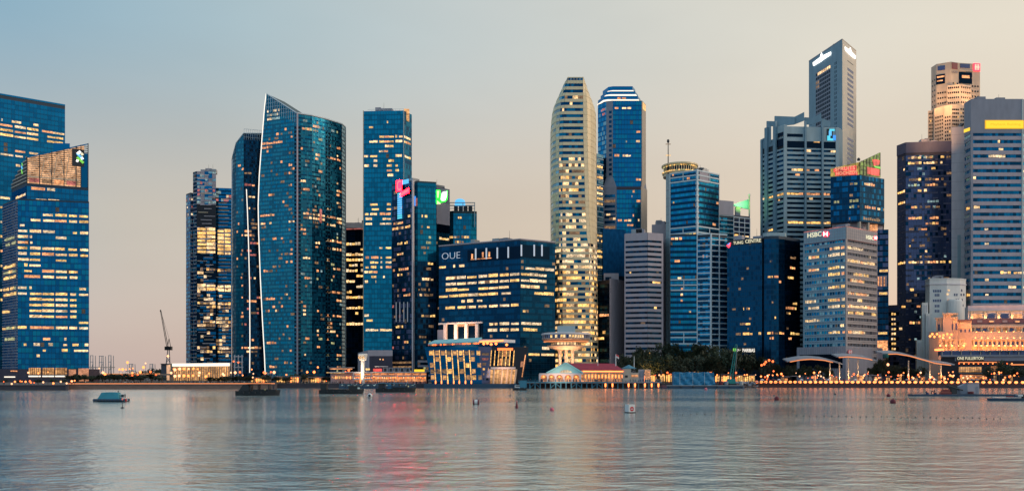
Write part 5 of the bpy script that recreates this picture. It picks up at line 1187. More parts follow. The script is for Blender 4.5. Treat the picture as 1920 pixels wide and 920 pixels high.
f3.px('sign_bar', 1826.5, 126, 1835.5, 127.5, .8, 1.0, 'sign_cream')
f1.px('sky_window', 1755, 140, 1772, 158, .02, .5, 'glass_black'); f1.px('sky_window_lamp', 1757, 143, 1771, 146, .5, .7, 'lit_orange'); f1.px('sky_window_lamp', 1757, 151, 1768, 153, .5, .7, 'lit_orange'); f1.px('arch_window', 1758, 124, 1772, 132, .02, .4, 'glass_mauve')
win_grid(f1, 1757, 1783, 172, 215, 6, 4.6, 1.1, 1.5); win_grid(f2, 1785, 1797, 155, 215, 3, 4.6, 1.0, 1.5); win_grid(f3, 1800, 1836, 160, 215, 7, 4.6, 1.1, 1.5); win_grid(f0, 1747, 1755, 150, 215, 2, 4.6, .8, 1.5)
U = Tower('', '', '', [(1740, 208), (1752, 207)], 812, 24, 'wall_stone', parent=T.root, bname='lower_wing'); win_grid(U.f[0], 1741, 1752, 212, 275, 4, p * 1.1, .8, 1.4)
V = Tower('', '', '', [(1752, 216), (1770, 212), (1784, 200), (1799, 196), (1824, 197)], 786, 14, 'wall_stone', parent=T.root, bname='stepped_front', Ys=[798, 790, 786, 787, 790])
for w, a, b, n in ((V.f[0], 1753, 1769, 4), (V.f[1], 1771, 1783, 3), (V.f[2], 1785, 1798, 4), (V.f[3], 1800, 1823, 6)): win_grid(w, a, b, 204 if w.a.x > V.p[2][0] - 1 else 218, 280, n, p * 1.05, 1.05, 1.5)
V2 = Tower('', '', '', [(1776, 161), (1800, 158), (1821, 160)], 794, 14, 'wall_stone', parent=T.root, bname='upper_step', base=200, Ys=[797, 794, 798]); win_grid(V2.f[0], 1777, 1799, 163, 194, 6, 4.4, 1.0, 1.5); win_grid(V2.f[1], 1801, 1820, 163, 194, 5, 4.4, 1.0, 1.5)
for x, y, Yf, e in ((1782, 198, 783, 24000), (1830, 192, 796, 14000), (1765, 219, 780, 20000), (1748, 205, 800, 9000), (1756, 262, 772, 24000), (1808, 166, 790, 12000)):
    floods('facade_flood', (WX(x, Yf - 12), Yf - 12, WZ(y + 7, Yf)), (WX(x, Yf), Yf + 10, WZ(y - 22, Yf)), e * .2, (1.0, 0.50, 0.20), 6, 130)

T = Tower('office_block', 'plain pale lilac slab wall beside the ribbon windowed tower with the yellow sign', 'office block', [(1784, 239), (1809, 237)], 770, 40, 'wall_pale')
f = T.f[0]
for i in range(20): f.pc('panel_joint', 0, f.L, 60 + i * 8, 60.2 + i * 8, 0, .05, 'wall_mauve')
f.pc('window_strip', f.L * .45, f.L * .7, WZ(540, 770), WZ(440, 770), 0.0, .12, 'wall_bluegrey')

T = Tower('office_tower', 'large lilac banded office tower at right edge with a glowing yellow sign', 'office tower', [(1809, 196), (1821.5, 187.5), (1916, 187), (1960, 196)], 730, 40, 'body_navy', Ys=[742, 730, 730, 745])
b, f, g = T.f; fh = 13.6 / F * 730
zt = WZ(249, 730); n = int((zt - 30) / fh)
for w in T.f:
    w.fh = fh; w.fz = zt - n * fh
    for i in range(n): w.pc('spandrel', 0, w.L, w.fz + i * fh, w.fz + i * fh + fh * .52, -.1, .5, 'wall_mauve' if w is not b else 'wall_slate')
    w.curtain(['glass_navy', 'glass_navy2', 'glass_dark'] if w is f else ['glass_pale', 'glass_bluegrey' if 'glass_bluegrey' in M else 'glass_blue', 'glass_pale'], ['glass_dark'], fh, 2.4, fh * .5, z0=w.fz, z1=zt)
    w.pc('attic_wall', 0, w.L, zt - .4, T.z1 + .4, -.1, .55, 'wall_slate' if w is not f else 'wall_slate')
f.pc('pilaster', -.8, .9, 2.5, T.z1, -.2, .7, 'wall_slate'); g.pc('pilaster', -.6, .6, 2.5, T.z1, -.2, .7, 'wall_bluegrey')
f.px('sign_frame', 1846, 226, 1918.5, 242, .5, .9, 'sign_ochre'); sb_ = f.bd('sign_panel', 1848, 227.5, 1917, 240.5, .9, 1.2, 'sign_yellow')
f.text('Maybank Building', 1856, 1912, 237.5, 231.5, 'sign_ochre', 1.3, 'lettering', .08, parent=sb_)
emblem(b, [(1809, 243), (1820, 239), (1820, 245), (1809, 249)], 'sign_yellow', .8)
f.lit('266:1870-1875;277:1872-1881;303:1853-1885;331:1824-1830;387:1825-1837;435:1845-1853;466:1846-1854;516:1875-1895,1900-1918;544:1890-1905;532:1846-1854;558:1847-1853', ['lit_cream', 'lit_gold', 'lit_pale'], 3, lo=.58, h=2.0, d=.35)
g.lit('516:1917-1925;544:1917-1925;327:1917-1925', ['lit_pale'], 3, lo=.58, h=2, d=.3); b.lit('560:1813-1819;389:1812-1819', ['lit_gold'], 3, lo=.58, h=2, d=.3)

# ------------------------------------------------------------------ white stepped stone block
T = Tower('office_block', 'white stepped stone building with curved front and small groups of dark windows', 'office block', [(1735, 531), (1743, 525), (1775, 523), (1800, 524), (1811, 526)], 720, 25, 'wall_white', Ys=[732, 722, 720, 722, 728])
for w in T.f: w.pc('cornice', -.1, w.L + .1, T.z1 - 4.2, T.z1 - 3.4, 0, .6, 'wall_pale'); w.pc('parapet', 0, w.L, T.z1, T.z1 + .8, -.4, .3, 'wall_white')
w = T.f[1]
for y, n in ((545, 5), (552.5, 3), (563, 5), (573, 3), (582.5, 3)):
    for j in range(n): w.px('window', 1757.5 + (j - n / 2) * 3.2, y - 2, 1759.5 + (j - n / 2) * 3.2, y + 2.6, .02, .2, 'glass_mauve')
for x, y in ((1789, 552), (1793, 552), (1778.5, 572), (1778.5, 582), (1792, 562), (1796, 562), (1795, 572)): T.f[2].px('window', x, y - 2, x + 2, y + 2.4, .02, .2, 'glass_mauve')
for x, y in ((1802, 544), (1801, 552), (1806, 552), (1803, 562), (1804, 572)): T.f[3].px('window', x, y - 2, x + 2, y + 2.4, .02, .2, 'glass_mauve')
T.f[2].px('lamp', 1777, 543, 1780, 545, .1, .5, 'lit_cream'); T.f[2].px('lamp', 1775, 550, 1778, 552.5, .1, .5, 'lit_cream'); T.f[2].px('lamp', 1777, 561, 1780, 563, .1, .5, 'lit_orange')
for x0, x1, y, Y in ((1727, 1740, 567, 718), (1717, 1729, 637, 716), (1734, 1744, 587, 716)):
    u = Tower('', '', '', [(x0, y + 2), (x0 + 2, y), (x1, y)], Y, 16, 'wall_white', parent=T.root, bname='stepped_wing')
    for q in (.35, .7): u.f[1].pc('rib', u.f[1].L * q, u.f[1].L * q + .5, 2.5, u.z1 - 2, 0, .3, 'wall_pale')
mb = MB(); c = (WX(1793, 716), 718, 2.5); mb.lathe(c, [(6.0, 0), (6.0, WZ(564, 716) - 2.5), (5.2, WZ(561, 716) - 2.5)], 'wall_white', 16, 1, .5); mb.build('round_bay', T.root)

floods('facade_flood', (WX(1768, 690), 690, WZ(640, 690)), (WX(1772, 720), 722, WZ(575, 720)), 9000, (1.0, .55, .33), 5, 110)
# ------------------------------------------------------------------ floodlit colonial hotel
T = Tower('hotel', 'long colonial stone hotel glowing orange under floodlights behind the waterfront', 'hotel', [(1742, 625), (1760, 622), (1985, 621)], 640, 50, 'wall_stone', Ys=[650, 640, 640])
f = T.f[1]; H_ = T.root; Yh = 640
def ledge(x0, x1, y, h=.8, d=1.2, mat='wall_cream'): f.px('cornice', x0, y, x1, y + h / 640 * F, -.1, d, mat)
U = Tower('', '', '', [(1755, 596), (1796, 594)], 637, 30, 'wall_stone', parent=H_, bname='end_pavilion'); U.f[0].pc('cornice', -.4, U.f[0].L + .4, U.z1 - 1, U.z1 + .2, -.1, 1.0, 'wall_cream')
Up = Tower('', '', '', [(1768, 587.5), (1795, 587)], 639, 20, 'wall_stone', parent=H_, bname='roof_pavilion'); Up.f[0].pc('cornice', -.5, Up.f[0].L + .5, Up.z1 - .8, Up.z1 + .3, -.1, 1.2, 'wall_cream')
V = Tower('', '', '', [(1790, 600), (1822, 599)], 636, 30, 'wall_stone', parent=H_, bname='projecting_bay'); V.f[0].pc('frieze', .4, V.f[0].L - .4, WZ(614, 636), WZ(604, 636), .02, .5, 'wall_cream'); V.f[0].pc('cornice', -.3, V.f[0].L + .3, V.z1 - .8, V.z1 + .2, -.1, 1.2, 'roof_mauve')
Wb = Tower('', '', '', [(1821, 608), (1985, 607)], 642, 40, 'wall_stone', parent=H_, bname='main_wing')
Rf = Tower('', '', '', [(1819, 597), (1985, 596)], 645, 34, 'roof_mauve', parent=H_, bname='mansard_roof'); 
for x in (1832, 1855, 1879, 1902): Rf.f[0].px('dormer', x, 600, x + 9, 604, .1, .7, 'wall_slate')
for x in (1853, 1902): Rf.f[0].px('dormer_lamp', x + 1, 601, x + 9, 603.5, .7, .9, 'lit_orange')
At = Tower('', '', '', [(1809, 577), (1815, 573), (1985, 570)], 650, 26, 'wall_pale', parent=H_, bname='attic_storey')
A_ = At.f[1]
A_.pc('attic_cornice', 0, A_.L, WZ(582, 650), WZ(580, 650), -.1, .9, 'wall_cream')
for i in range(6):
    x = 1826 + i * 25; A_.px('arch_window', x, 588, x + 15, 596, .02, .3, 'lit_orange' if i in (0, 3) else 'glass_mauve'); A_.px('attic_pier', x - 7, 583, x - 2, 597, .1, 1.4, 'wall_cream')
    p = A_.w(A_.P(x - 4.5, 590)[0], WZ(595.5, 648), 3.0); floods('roof_flood', p, A_.w(A_.P(x - 4.5, 590)[0], WZ(584, 648), .5), 260, (1.0, .45, .16), 1.5, 140)
    mb = MB(); mb.lathe((p.x, p.y - .3, p.z - 1.0), [(.5, 0), (.7, .5), (.5, 1)], 'lamp_warm', 8); mb.build('flood_lamp', H_)
f = Wb.f[0]
for y in (611, 624.5, 634, 645): f.pc('cornice', 0, f.L, WZ(y, 640) - .5, WZ(y, 640) + .5, -.1, 1.3, 'wall_cream')
for k in range(13):
    s = f.L * (k + .5) / 13 
    f.pc('column', s - .6, s + .6, WZ(634, 640), WZ(611, 640), -.1, .9, 'wall_cream'); f.pc('window', s + 1.2, s + 3.6, WZ(631, 640), WZ(627, 640), .02, .25, R.choice(('interior_warm', 'glass_mauve'))); f.pc('window', s + 1.2, s + 3.6, WZ(621, 640), WZ(614, 640), .02, .25, R.choice(('interior_warm', 'glass_mauve')))
for k in range(7):
    s0 = f.L * k / 7; f.pc('ledge_light', s0 + .4, s0 + f.L / 7 - .4, WZ(623.4, 640), WZ(622.2, 640), .3, .9, 'led_gold')
g = T.f[1]
for y in (636, 648): g.pc('cornice', 0, g.L, WZ(y, 640) - .45, WZ(y, 640) + .45, -.1, 1.6, 'wall_cream')
for k in range(26):
    s = g.L * (k + .5) / 26; g.pc('column', s - .55, s + .55, WZ(664, 640), WZ(637, 640), -.1, 1.0, 'wall_cream'); g.pc('window', s + 1.0, s + 2.5, WZ(646, 640), WZ(640, 640), .02, .25, R.choice(('interior_warm', 'glass_mauve', 'glass_mauve')))
for k in range(11): s = g.L * (.10 + .085 * k); g.pc('ledge_light', s, s + 3.4, WZ(652, 640), WZ(650.5, 640), .3, 1.4, 'led_gold')
for x, y in ((1744, 630), (1748, 626), (1752, 631), (1757, 626), (1762, 630), (1769, 628), (1776, 626), (1784, 627)):
    mb = MB(); p = (WX(x, 634), 634, WZ(y, 634)); mb.lathe(p, [(.3, -.8), (.8, -.2), (.8, .4), (.3, .9)], 'lamp_warm', 8); mb.build('parapet_lamp', H_)
g.px('lit_panel', 1752, 654, 1768, 657, .1, 1.2, 'lamp_warm')
for y, xs_, Yw, e in ((635, range(1766, 1925, 12), 642, 190), (649, range(1750, 1925, 11), 640, 210), (664, range(1748, 1925, 12), 640, 260), (612, range(1764, 1796, 10), 637, 260), (622, range(1792, 1822, 9), 636, 220), (623, range(1828, 1925, 14), 642, 170)):
    for x in xs_:
        p = (WX(x, Yw), Yw - 1.9, WZ(y, Yw) + .4); floods('ledge_uplight', p, (p[0], Yw - .2, p[2] + 6), e * .75, (1.0, .30, .065), .7, 150)
for x, y, Yf, e in ((1768, 640, 616, 4200), (1815, 640, 616, 4600), (1862, 640, 616, 4800), (1910, 640, 616, 4800), (1790, 612, 620, 2600), (1850, 618, 620, 3000), (1900, 618, 620, 3000)):
    floods('facade_flood', (WX(x, Yf), Yf, WZ(y + 14, Yf)), (WX(x, 640), 641, WZ(y, 640)), e * .5, (1.0, .29, .065), 6, 150)
for x in (1750, 1757, 1765, 1773, 1781): T.f[1].px('window', x, 637, x + 2.6, 643, .02, .3, 'glass_mauve') if x > 1762 else None
for k in range(5): U.f[0].pc('pilaster', U.f[0].L * (k + .1) / 5, U.f[0].L * (k + .35) / 5, WZ(622, 637), U.z1 - 1, 0, .7, 'wall_cream'); U.f[0].pc('window', U.f[0].L * (k + .5) / 5, U.f[0].L * (k + .9) / 5, WZ(618, 637), WZ(606, 637), .02, .25, 'glass_mauve')
for k in range(4): V.f[0].pc('window', V.f[0].L * (k + .3) / 4, V.f[0].L * (k + .7) / 4, WZ(622, 636), WZ(616.5, 636), .02, .25, 'glass_mauve')
for k in range(5): Up.f[0].pc('pilaster', Up.f[0].L * (k + .2) / 5, Up.f[0].L * (k + .6) / 5, WZ(595, 639), Up.z1 - .8, 0, .6, 'wall_cream')

# ------------------------------------------------------------------ waterfront restaurant pavilion with sign
T = Tower('restaurant_pavilion', 'low glass waterfront restaurant with ONE FULLERTON sign on its flat roof', 'restaurant', [(1764, 666), (1990, 665)], 590, 25, 'body_black', base=None)
f = T.f[0]
f.px('roof_slab', 1764, 664.5, 1990, 668, -.2, 1.5, 'wall_slate'); f.px('fascia', 1790, 668, 1990, 676, -.1, .8, 'wall_slate')
for i in range(11): x = 1766 + i * 18; f.px('column', x, 656.5, x + 1.6, 666, -1.2, -.3, 'wall_stone')
f.pc('upper_glass', 0, f.L, T.z1, WZ(657, 590), -8, -1.4, 'glass_mauve'); f.pc('upper_roof', 0, f.L, WZ(657, 590), WZ(655.6, 590), -9, .3, 'wall_slate')
sb_ = f.bd('sign_board', 1792, 667.5, 1844, 675.5, .8, 1.2, 'metal_dark'); f.text('ONE FULLERTON', 1794, 1842.5, 674, 668.5, 'sign_cream', 1.5, 'lettering', .2, parent=sb_)
f.px('canopy_edge_light', 1797, 678, 1875, 679.4, .6, 1.4, 'led_orange'); 
for i in range(12): f.px('canopy_lamp', 1797 + i * 9, 680, 1799 + i * 9, 682, .3, .8, 'lamp_warm' if i % 2 else 'lamp_orange')
f.px('lit_glass_wall', 1797, 687, 1840, 697, .05, .3, 'interior_gold'); f.px('lit_glass_wall', 1800, 702, 1850, 712, .05, .3, 'interior_warm'); f.px('lit_glass_wall', 1858, 686, 1876, 694, .05, .3, 'interior_warm')
for i in range(14): f.px('mullion', 1797 + i * 3.3, 686, 1797.5 + i * 3.3, 698, .3, .5, 'metal_dark')
for i in range(5): f.px('floor_beam', 1797, 686.5 + i * 6, 1842, 687.4 + i * 6, .3, .8, 'wall_slate')
f.px('canopy_edge_light', 1893, 682, 1990, 684, .6, 1.4, 'led_orange')
for i in range(9):
    x = 1838 + i * 9 + R.uniform(-2, 2)
    t = thing('potted_palm', 'small dark potted palm on the flat roof of the restaurant pavilion', 'plant', (WX(x, 592), 591, WZ(664.5, 590)), 'roof palms on the restaurant pavilion')
    mb = MB(); o_ = Vector((WX(x, 592), 591, WZ(664.5, 590))); mb.tube(o_, o_ + Vector((0, 0, 1.6)), .12, .1, 'bark', 5); mb.build('trunk', t)
    mb = MB()
    for k in range(14): a = k * 2.4; e = o_ + Vector((1.3 * math.cos(a), 1.3 * math.sin(a), 1.5 + .9 * R.random())); m_ = o_ + Vector((.6 * math.cos(a), .6 * math.sin(a), 2.3)); sd = Vector((-math.sin(a), math.cos(a), 0)) * .18; mb.poly([o_ + Vector((0, 0, 1.6)), m_ - sd, e, m_ + sd], 'leaf_dark')
    mb.build('fronds', t)

# ------------------------------------------------------------------ wave canopies over the promenade
def canopy(label, pts, Y, dep, light, cols):
    t = thing('canopy', label, 'canopy', (WX(pts[0][0], Y), Y, 2.5), None)
    top = [Vector((WX(x, Y), Y, WZ(y, Y))) for x, y in pts]
    mb = MB(); n = 24
    def at(k):
        q = k / n * (len(top) - 1); i = min(int(q), len(top) - 2); return top[i].lerp(top[i + 1], q - i)
    for k in range(n):
        a, b = at(k), at(k + 1); th = Vector((0, 0, .7)); bk = Vector((0, dep, 1.6))
        mb.hexa([a - th, b - th, b + bk - th, a + bk - th, a, b, b + bk, a + bk], 'canopy_grey')
    mb.build('roof', t)
    mb = MB(); k0, k1 = light
    for k in range(int(n * k0), int(n * k1)):
        a, b = at(k), at(k + 1); o_ = Vector((0, -.25, -1.0)); mb.tube(a + o_, b + o_, .27, .27, 'led_orange', 6)
    mb.build('edge_light', t)
    for k in range(0, n + 1, 3):
        a = at(k); mb = MB(); mb.tube(a + Vector((0, 0, -.3)), a + Vector((0, dep, 1.3)), .18, .18, 'metal_grey', 4); mb.build('roof_rib', t)
    for x, yt in cols:
        mb = MB(); mb.tube((WX(x, Y), Y + 2, 2.5), (WX(x, Y), Y + 2, WZ(yt, Y)), .5, .4, 'wall_stone', 8); mb.build('column', t)
        mb = MB(); p = (WX(x, Y), Y + 1.2, 3.6); mb.lathe(p, [(.35, 0), (.5, .3), (.3, .7)], 'lamp_warm', 8); mb.build('column_lamp', t)
        floods('column_flood', (WX(x, Y), Y - .6, 4.2), (WX(x, Y), Y + 2, 12), 500, (1, .6, .3), .6, 100)
canopy('left wave shaped grey promenade canopy with orange lit edge below the bank block', [(1476, 676), (1500, 671.5), (1520, 670), (1545, 672), (1562, 676), (1580, 681)], 588, 10, (.06, .8), ((1558, 680), (1576, 681)))
canopy('middle wave shaped grey promenade canopy rising above the left one, with orange lit edge', [(1569, 667), (1590, 665.5), (1610, 667), (1630, 670), (1646, 675)], 584, 10, (.05, .85), ((1593, 670), (1611, 672)))
canopy('long right wave shaped promenade canopy sloping down to the restaurant sign, orange lit edge', [(1655, 661), (1680, 660), (1705, 664), (1730, 671), (1755, 678), (1790, 682)], 580, 12, (.1, .97), ((1706, 675), (1746, 680), (1767, 682)))

# ------------------------------------------------------------------ round lookout on columns
cx, cy = WX(1062.5, 605), 612
T = thing('lookout_tower', 'round two tier lookout pavilion raised on pale columns above the red roofed pier', 'lookout', (cx, cy, 2.5))
def ring(nm, prof, mat, n=40, z=0): mb = MB(); mb.lathe((cx, cy, 0), prof, mat, n); return mb.build(nm, T)
r1 = 47 / F * 605
z = lambda y: WZ(y, 605)
ring('upper_floor', [(r1 * .84, z(641)), (r1 * .9, z(638)), (r1 * .98, z(635)), (r1 * .98, z(634))], 'wall_stone')
ring('window_ring', [(r1 * .95, z(634)), (r1 * .95, z(627))], 'glass_mauve')
ring('upper_roof', [(r1 * 1.0, z(627.2)), (r1 * 1.0, z(624.5)), (r1 * .9, z(623.2)), (r1 * .2, z(622.6))], 'wall_pale')
ring('neck', [(r1 * .62, z(647)), (r1 * .62, z(640.5))], 'glass_mauve'); ring('lower_floor', [(r1 * .35, z(655)), (r1 * .6, z(652.5)), (r1 * .76, z(648)), (r1 * .76, z(646.6))], 'wall_stone')
for k in range(26):
    t = rad(186 + k * 168 / 25); t2 = rad(186 + (k + .8) * 168 / 25)
    p, q = Vector((cx + r1 * .965 * math.cos(t), cy + r1 * .965 * math.sin(t), 0)), Vector((cx + r1 * .965 * math.cos(t2), cy + r1 * .965 * math.sin(t2), 0))
    mb = MB(); mb.poly([(p.x, p.y, z(633)), (q.x, q.y, z(633)), (q.x, q.y, z(627.8)), (p.x, p.y, z(627.8))], R.choice(('lit_cream', 'lit_yellow', 'lit_cream')) if 5 < k < 19 and R.random() < .85 else 'glass_mauve'); mb.build('window', T)
    mb = MB(); mb.tube((p.x, p.y, z(634)), (p.x, p.y, z(627)), .18, .18, 'wall_pale', 4); mb.build('mullion', T)
for k in range(12):
    t = rad(195 + k * 150 / 12); t2 = rad(195 + (k + .75) * 150 / 12); rr = r1 * .635
    mb = MB(); mb.poly([(cx + rr * math.cos(t), cy + rr * math.sin(t), z(646)), (cx + rr * math.cos(t2), cy + rr * math.sin(t2), z(646)), (cx + rr * math.cos(t2), cy + rr * math.sin(t2), z(641.5)), (cx + rr * math.cos(t), cy + rr * math.sin(t), z(641.5))], 'lit_cream' if 3 <= k <= 8 else 'lit_dim'); mb.build('window', T)
box(T, 'roof_house', (cx, cy, z(616.5)), (11.6, 9, 4.6), 'wall_bluegrey')
for dx in (-4.3, 0, 4.3): 
    mb = MB(); mb.tube((cx + dx, cy - 1, 2.5), (cx + dx, cy - 1, z(654)), 1.15, 1.15, 'wall_stone', 12); mb.build('column', T)
ring('rim_light', [(r1 * .86, z(640.6)), (r1 * .93, z(639.8))], 'led_orange')
floods('lookout_flood', (cx, cy - 14, z(690)), (cx, cy - 4, z(645)), 5000, (1, .5, .25), 5, 130)

# ------------------------------------------------------------------ pier building on piles
Yp = 535
T = thing('pier_building', 'long low pier hall with teal gable, red roof and lit arches on the water', 'pier hall', (WX(1090, Yp + 10), Yp + 10, WZ(715, Yp)))
def pp(x, y, Y=Yp): return Vector((WX(x, Y), Y, WZ(y, Y)))
mb = MB(); gb = [pp(1028, 700), pp(1092, 700), pp(1092, 698), pp(1061.5, 680), pp(1028, 698)]; bk = [v + Vector((0, 26, 0)) for v in gb]
mb.poly(gb, 'roof_teal'); mb.poly(list(reversed(bk)), 'roof_teal')
for i in range(5): j = (i + 1) % 5; mb.poly([gb[j], gb[i], bk[i], bk[j]], 'roof_teal')
mb.build('gable_roof', T)
mb = MB()
for a, b in (((1024.5, 698.6), (1061.5, 679.3)), ((1061.5, 679.3), (1093, 698.6))): mb.tube(pp(*a, Yp - .6), pp(*b, Yp - .6), .45, .45, 'roof_teal', 5)
mb.build('gable_trim', T)
mb = MB(); n = 12; arc = [pp(1061 + 11.5 * math.cos(math.pi * k / n), 698 - 5.2 * math.sin(math.pi * k / n), Yp - .3) for k in range(n + 1)]; mb.poly(list(reversed(arc)), 'lit_pale'); mb.poly([v + Vector((0, .2, 0)) for v in arc], 'metal_dark'); mb.build('arch_window', T)
for k in range(1, 6): x = 1061 + 11.5 * math.cos(math.pi * k / 6); a = pp(x, 698 - 5.2 * math.sin(math.pi * k / 6), Yp - .45); b = pp(x, 698, Yp - .45); mb = MB(); mb.tube(a, b, .1, .1, 'roof_teal', 4); mb.build('glazing_bar', T)
F1 = Fac(T, (WX(1012, Yp), Yp), (WX(1092, Yp), Yp), WZ(715, Yp), WZ(699, Yp)); F2 = Fac(T, (WX(1092, Yp), Yp), (WX(1168, Yp), Yp + 1), WZ(715, Yp), WZ(694, Yp))
def arcade(fc, xs, wpx, yt, yb, mat, litm):
    fc.px('entablature', fc_x0, yt - 2.0, fc_x1, yt + .2, -.2, .6, mat)
fc = F1; fc.px('entablature', 1011, 699.2, 1093, 701.4, -.2, .6, 'wall_pale'); fc.pc('lit_back_wall', 0, fc.L, WZ(715, Yp), WZ(701, Yp), -4, -3.5, 'interior_warm')
for x in (1012, 1027, 1041.5, 1057, 1073, 1088): fc.px('arch_pier', x - 1.6, 701, x + 1.6, 715, -.3, .4, 'wall_pale')
for x in (1019.5, 1034, 1049, 1065, 1080.5):
    mb = MB(); m = 10
    for k in range(m):
        t0, t1 = math.pi * k / m, math.pi * (k + 1) / m
        a = fc.w(*fc.P(x + 6 * math.cos(t0), 706.5 - 4.4 * math.sin(t0)), .2); b = fc.w(*fc.P(x + 6 * math.cos(t1), 706.5 - 4.4 * math.sin(t1)), .2); c = fc.w(*fc.P(x + 7.3 * math.cos(t1), 701.2), .2); d = fc.w(*fc.P(x + 7.3 * math.cos(t0), 701.2), .2)
        mb.poly([a, d, c, b], 'wall_pale')
    mb.build('arch', T); mb = MB(); p = fc.w(*fc.P(x, 706), -1.5); mb.lathe(p, [(.2, -.5), (.7, 0), (.2, .6)], 'lamp_warm', 8); mb.build('arch_lamp', T)
floods('arcade_flood', pp(1050, 709, Yp - 9), pp(1050, 705, Yp), 900, (1, .62, .42), 12, 120)
mb = MB(); A_, B_, C_, D_ = pp(1066, 681, Yp + 12), pp(1152, 682, Yp + 12), pp(1170, 693.6, Yp - 1), pp(1090, 694, Yp - 1)
mb.poly([D_, C_, B_, A_], 'roof_red'); C2 = C_ + Vector((0, 26, 0)); D2 = D_ + Vector((0, 26, 0)); mb.poly([A_, B_, C2, D2], 'roof_red'); mb.poly([C_, C2, B_], 'roof_red'); mb.poly([D_, D2, C2, C_], 'roof_red'); mb.build('red_roof', T)
mb = MB()
for k in range(26): t = (k + .5) / 26; mb.tube(A_.lerp(B_, t) + Vector((0, -.1, .1)), D_.lerp(C_, t) + Vector((0, -.1, .1)), .1, .1, 'roof_red', 4)
mb.build('roof_seam', T, kind='stuff'); mb = MB(); mb.tube(A_, B_, .3, .3, 'roof_red', 5); mb.build('ridge', T)
fc = F2; fc.px('eave_light', 1093, 694.6, 1168, 696.6, .2, .8, 'lamp_warm'); fc.pc('lit_back_wall', 0, fc.L, WZ(715, Yp), WZ(694, Yp), -4, -3.5, 'interior_warm'); fc.px('frieze', 1093, 697, 1168, 698.6, -.2, .4, 'wall_cream')
for k in range(12):
    x = 1095 + k * 6.3; fc.px('arch_pier', x - .6, 698, x + .6, 713, -.3, .3, 'wall_stone')
    mb = MB(); m = 6
    for q in range(m):
        t0, t1 = math.pi * q / m, math.pi * (q + 1) / m
        a = fc.w(*fc.P(x + 3.15 + 2.4 * math.cos(t0), 701.5 - 2.4 * math.sin(t0)), .1); b = fc.w(*fc.P(x + 3.15 + 2.4 * math.cos(t1), 701.5 - 2.4 * math.sin(t1)), .1); c = fc.w(*fc.P(x + 3.15 + 3 * math.cos(t1), 698.4), .1); d = fc.w(*fc.P(x + 3.15 + 3 * math.cos(t0), 698.4), .1); mb.poly([a, d, c, b], 'wall_stone')
    mb.build('arch', T)
    mb = MB(); p = fc.w(*fc.P(x + 3.1, 708), -1.0); mb.tube(p, p + Vector((0, 0, 1.9)), .28, .28, 'lamp_warm', 6); mb.build('arch_lamp', T)
U = Tower('', '', '', [(1167, 691), (1183, 691)], Yp + 1, 14, 'wall_stone', parent=T, bname='annex', zb=WZ(715, Yp)); U.f[0].px('emblem', 1172, 703, 1177, 707, .02, .2, 'metal_dark')
U = Tower('', '', '', [(1183, 698), (1198, 698)], Yp + 2, 12, 'wall_stone', parent=T, bname='annex', zb=WZ(715, Yp)); U.f[0].px('window', 1184, 702, 1196, 706, .02, .2, 'lit_orange')
U = Tower('', '', '', [(1197, 692), (1208, 692)], Yp + 3, 12, 'wall_mauve', parent=T, bname='annex', zb=WZ(715, Yp)); U.f[0].px('window', 1199, 695, 1206, 706, .02, .2, 'wall_slate')
U = Tower('', '', '', [(1208.5, 692), (1220, 692)], Yp + 2, 12, 'wall_stone', parent=T, bname='annex', zb=WZ(715, Yp))
for k in range(6): U.f[0].px('lit_louvre', 1209.5, 693.5 + k * 3, 1219, 695.2 + k * 3, .02, .2, 'lit_orange')
mb = MB(); c = pp(1179, 691, Yp + 6); mb.lathe(c, [(4.2, 0), (4.6, .3), (.3, 2.4)], 'steel_blue', 8); mb.build('turret_roof', T)
for x, yt, lab in ((1121, 668, 'short flagpole rising from the middle of the red pier roof'), (1189, 667, 'thin flagpole standing beside the small blue turret roof of the pier')):
    t = thing('flagpole', lab, 'flagpole', pp(x, 690, Yp + 8)); mb = MB(); mb.tube(pp(x, 692, Yp + 8), pp(x, yt, Yp + 8), .25, .12, 'paint_white', 6); mb.build('pole', t)
t = thing('flagpole', 'tall white flagpole with a red and white flag above the pier roof', 'flagpole', pp(1154.5, 690, Yp + 8))
mb = MB(); mb.tube(pp(1154.5, 692, Yp + 8), pp(1154.5, 663.5, Yp + 8), .35, .2, 'paint_white', 6); mb.build('pole', t)
mb = MB(); o_ = pp(1155, 664, Yp + 8)
for k in range(5):
    for m_, z0_, z1_ in (('paint_red', 0, -1.0), ('paint_white', -1.0, -2.0)):
        a = o_ + Vector((k * .35, .15 * math.sin(k * 1.5), -.03 * k * k)); b = o_ + Vector(((k + 1) * .35, .15 * math.sin((k + 1) * 1.5), -.03 * (k + 1) ** 2)); mb.poly([a + Vector((0, 0, z1_)), b + Vector((0, 0, z1_)), b + Vector((0, 0, z0_)), a + Vector((0, 0, z0_))], m_)
mb.build('flag', t)
